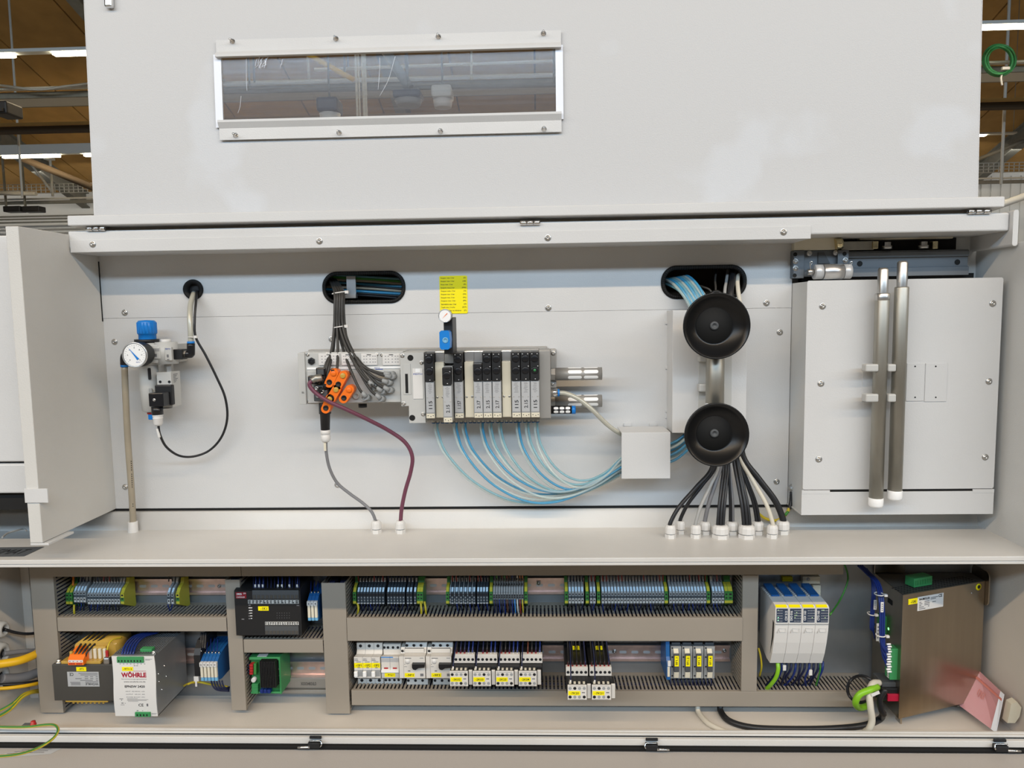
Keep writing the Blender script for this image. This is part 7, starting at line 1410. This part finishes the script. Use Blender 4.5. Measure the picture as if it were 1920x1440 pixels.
# cables by the drive
tag(cable('encoder_cable', [(1645, 1288, 1.385), (1632, 1293, 1.37), (1612, 1302, 1.365), (1604, 1318, 1.37), (1612, 1327, 1.39), (1630, 1322, 1.42)], .0062, 'cable_lime', n=12), 'thick lime green cable bending at the drive plugs', 'cable')
tag(cable('motor_cable', [(1648, 1280, 1.40), (1636, 1282, 1.385), (1630, 1300, 1.37), (1632, 1325, 1.362), (1635, 1350, 1.36), (1630, 1366, 1.36), (1622, 1372, 1.37)], .0062, 'cable_beige', n=12), 'beige cable hanging down beside the drive', 'cable')
t = thing('cable_loop', 'black cable coiled in a ring beside the drive', 'cable', P(1612, 1315, 1.42)); MB().tube([P(1614+25*math.cos(a_), 1292+25*math.sin(a_), 1.41+.02*math.sin(a_*2)) for a_ in [2*math.pi*i/30 for i in range(30)]], .0030, 8, closed=True).build('ring', 'cable_black', t)
tag(cable('black_lead', [(1660, 1292, 1.385), (1650, 1310, 1.385), (1652, 1330, 1.385), (1657, 1340, 1.388)], .0055, 'cable_black', n=10), 'black lead running down under the drive plugs', 'cable')
q = RC(1635, 1296, 1649, 1303, 1.365); tag(MB().obox(Matrix.Translation(((q[0]+q[1])/2-.002, 1.362, q[2]+.004)) @ Matrix.Rotation(R(-25), 4, 'Y'), .016, .002, .006, .0004).build('cable_label', 'white'), 'white paper label on the lime green cable', 'wire marker')
zfl = ZF+.006
fl = lambda px, py, r=.006: (lambda q: (q.x, q.y, ZF+r))(PZp(px, py, ZF+r))
tag(MB().tube(spline([P(1350, 1322, 1.46), P(1352, 1335, 1.45), Vector(fl(1368, 1352)), Vector(fl(1410, 1364)), Vector(fl(1480, 1367)), Vector(fl(1560, 1366)), Vector(fl(1620, 1360)), Vector(fl(1650, 1348)), P(1656, 1335, 1.40)]), .0062, 10).build('floor_cable', 'cable_black'), 'thick black cable lying on the cabinet floor', 'cable')
tag(MB().tube(spline([P(1308, 1322, 1.46), P(1310, 1336, 1.45), Vector(fl(1326, 1355, .005)), Vector(fl(1350, 1368, .005)), Vector(fl(1372, 1376, .005))]), .0050, 10).build('floor_cable', 'cable_beige'), 'beige cable lying on the cabinet floor', 'cable')
# pink bag leaning in the corner
bg_ = thing('document_bag', 'pink plastic bag of papers leaning in the cabinet corner', 'bag', (.86, 1.40, ZF))
def bagpt(px, py, Y): return P(px, py, Y)
c0, c1, c2, c3 = bagpt(1838, 1259, 1.468), bagpt(1884, 1302, 1.385), bagpt(1868, 1374, 1.372), bagpt(1802, 1325, 1.455)
n3 = (c1-c0).cross(c3-c0).normalized(); n3 = n3 if n3.y < 0 else -n3
def slab(b, off0, off1, s0, s1, t0, t1):
    g = lambda s_, t_, o_: (c0.lerp(c1, s_)).lerp(c3.lerp(c2, s_), t_)+n3*o_
    vs = [g(s_, t_, o_) for o_ in (off0, off1) for s_, t_ in ((s0, t0), (s1, t0), (s1, t1), (s0, t1))]; V = [b.bm.verts.new(v) for v in vs]
    for f in ((0, 1, 2, 3), (4, 5, 6, 7), (0, 1, 5, 4), (1, 2, 6, 5), (2, 3, 7, 6), (3, 0, 4, 7)): b._fin([b.bm.faces.new([V[i] for i in f])])
    return b
slab(MB(), -.004, .002, .03, .92, .05, .97).build('paper_stack', 'pink_paper', bg_); slab(MB(), .0024, .0030, -.02, 1.02, 0, 1).build('film', 'pink_film', bg_); slab(MB(), .0032, .0042, -.02, 1.0, .14, .20).build('seal_strip', 'bag_strip', bg_); slab(MB(), .0032, .0040, .90, 1.04, 0, 1).build('film_edge', 'film_white', bg_)
b = MB()
for k in range(5): slab(b, .0033, .0035, .26+.05*k, .275+.05*k, .34, .50+.03*(k % 2))
b.build('fine_print', 'bag_strip', bg_)['kind'] = 'stuff'
q = P(1896, 1332, 1.375); pf = [(-.008, -.022), (.006, -.020), (.012, -.006), (.012, .012), (.002, .022), (-.008, .016)]; b = MB(); b.prism(pf, 'Y', -.008, .008); b.bm.transform(Matrix.Translation(q) @ Matrix.Rotation(R(8), 4, 'Y')); b.build('plug_part', 'cream', bg_)

# ---------------------------------------------------------------- wall glands and cables at the left
XW = XLL
def wall_gland(px, py, r, lb, cab=None):
    q = PXp(px, py, XW); t = thing('wall_gland', lb, 'cable gland', q)
    b = MB(); b.lathe((XW, q.y, q.z), (1, 0, 0), [(0, r*1.12), (.004, r*1.12), (.005, r), (.014, r), (.018, r*.8), (.018, r*.55), (.010, r*.5)], 20); b.build('nut', 'plastic_lightgrey', t); MB().lathe((XW+.010, q.y, q.z), (1, 0, 0), [(0, r*.52), (.0002, 0)], 16).build('bore', 'black', t); return q
g1 = wall_gland(-6, 1180, .016, 'small grey gland on the cabinet wall with the black cable'); g2 = wall_gland(-8, 1226, .022, 'grey gland on the cabinet wall above the yellow cable'); g3 = wall_gland(-12, 1272, .027, 'large grey gland on the cabinet wall with the thick grey cable')
XE = XA0+.012
def lcable(pts, r_, m_, lb, n=10): tag(MB().tube(spline(pts), r_, n).build('inlet_cable', m_), lb, 'cable')
def Lp(px, py, Y): return P(px, py, Y)
def side_run(g, px1, py1, Y1, r_, m_, lb, sag=.004):
    e = P(px1, py1, Y1); s_ = Vector((XW+.016, g.y, g.z)); lcable([s_, s_.lerp(e, .35)+Vector((0, 0, -sag)), s_.lerp(e, .7)+Vector((0, 0, -sag)), e, e+Vector((.02, .01, .002))], r_, m_, lb)
side_run(g1, 66, 1187, 1.475, .0030, 'cable_black', 'black cable from the small wall gland'); side_run(g2, 66, 1220, 1.475, .0048, 'cable_midgrey', 'grey cable from the middle wall gland', -.001); side_run(g3, 68, 1262, 1.470, .0095, 'cable_midgrey', 'thick grey cable from the large wall gland')
lcable([P(-60, 1256, 1.38), P(-5, 1246, 1.39), P(35, 1239, 1.41), P(62, 1229, 1.44), P(76, 1220, 1.47)], .0082, 'cable_yellow', 'thick yellow cable crossing in front of the wall glands', 12)
lcable([P(-60, 1284, 1.40), P(0, 1284, 1.41), P(40, 1282, 1.43), P(72, 1277, 1.46), P(84, 1274, 1.48)], .0034, 'cable_black', 'black cable below the large wall gland'); lcable([P(-60, 1291, 1.39), P(0, 1291, 1.40), P(40, 1287, 1.42), P(72, 1281, 1.455), P(84, 1276, 1.48)], .0036, 'cable_yellow', 'thin yellow cable below the large wall gland')
gy_ = lambda pts, r_, lb, m_='wire_yellow': (lambda t: (MB().tube(spline(pts), r_, 8).build('jacket', m_, t), MB().tube([p+Vector((0, -r_*.45, r_*.35)) for p in spline(pts)], r_*.72, 6).build('green_stripe', 'pe_green', t)))(thing('earth_cable', lb, 'cable', pts[0]))
gy_([P(-40, 1358, 1.33), P(0, 1342, 1.36), P(22, 1328, 1.38), P(40, 1309, 1.41), P(58, 1299, 1.44), P(78, 1297, 1.48)], .0032, 'green and yellow earth cable rising behind the upright duct')
gy_([P(-40, 1348, 1.345), P(0, 1332, 1.37), P(25, 1318, 1.39), P(42, 1303, 1.42), P(60, 1296, 1.45), P(78, 1293, 1.485)], .0028, 'second green and yellow earth cable rising behind the upright duct')
gy_([P(-40, 1361, 1.29), P(0, 1363, 1.285), P(50, 1363, 1.28), P(85, 1359, 1.275), P(103, 1360, 1.27), P(109, 1370, 1.255), P(98, 1386, 1.235), P(70, 1403, 1.21), P(30, 1415, 1.185), P(-30, 1420, 1.16)], .0024, 'loose green and yellow earth lead looping over the front edge')
t = thing('cable_lug', 'red tipped cable lug lying on the front edge', 'cable lug', PZp(55, 1364, -.765)); q = P(50, 1362, 1.31); MB().box(q.x-.009, q.x+.014, 1.308, 1.318, q.z-.002, q.z+.003, .001).build('tongue', 'anodised', t); q = P(61, 1357, 1.31); b = MB(); b.lathe((q.x, 1.312, q.z-.003), (0, 0, 1), [(0, .0055), (.002, .0055), (.0025, .0045), (.007, .0042), (.0085, 0)], 12); b.build('tip', 'red', t)
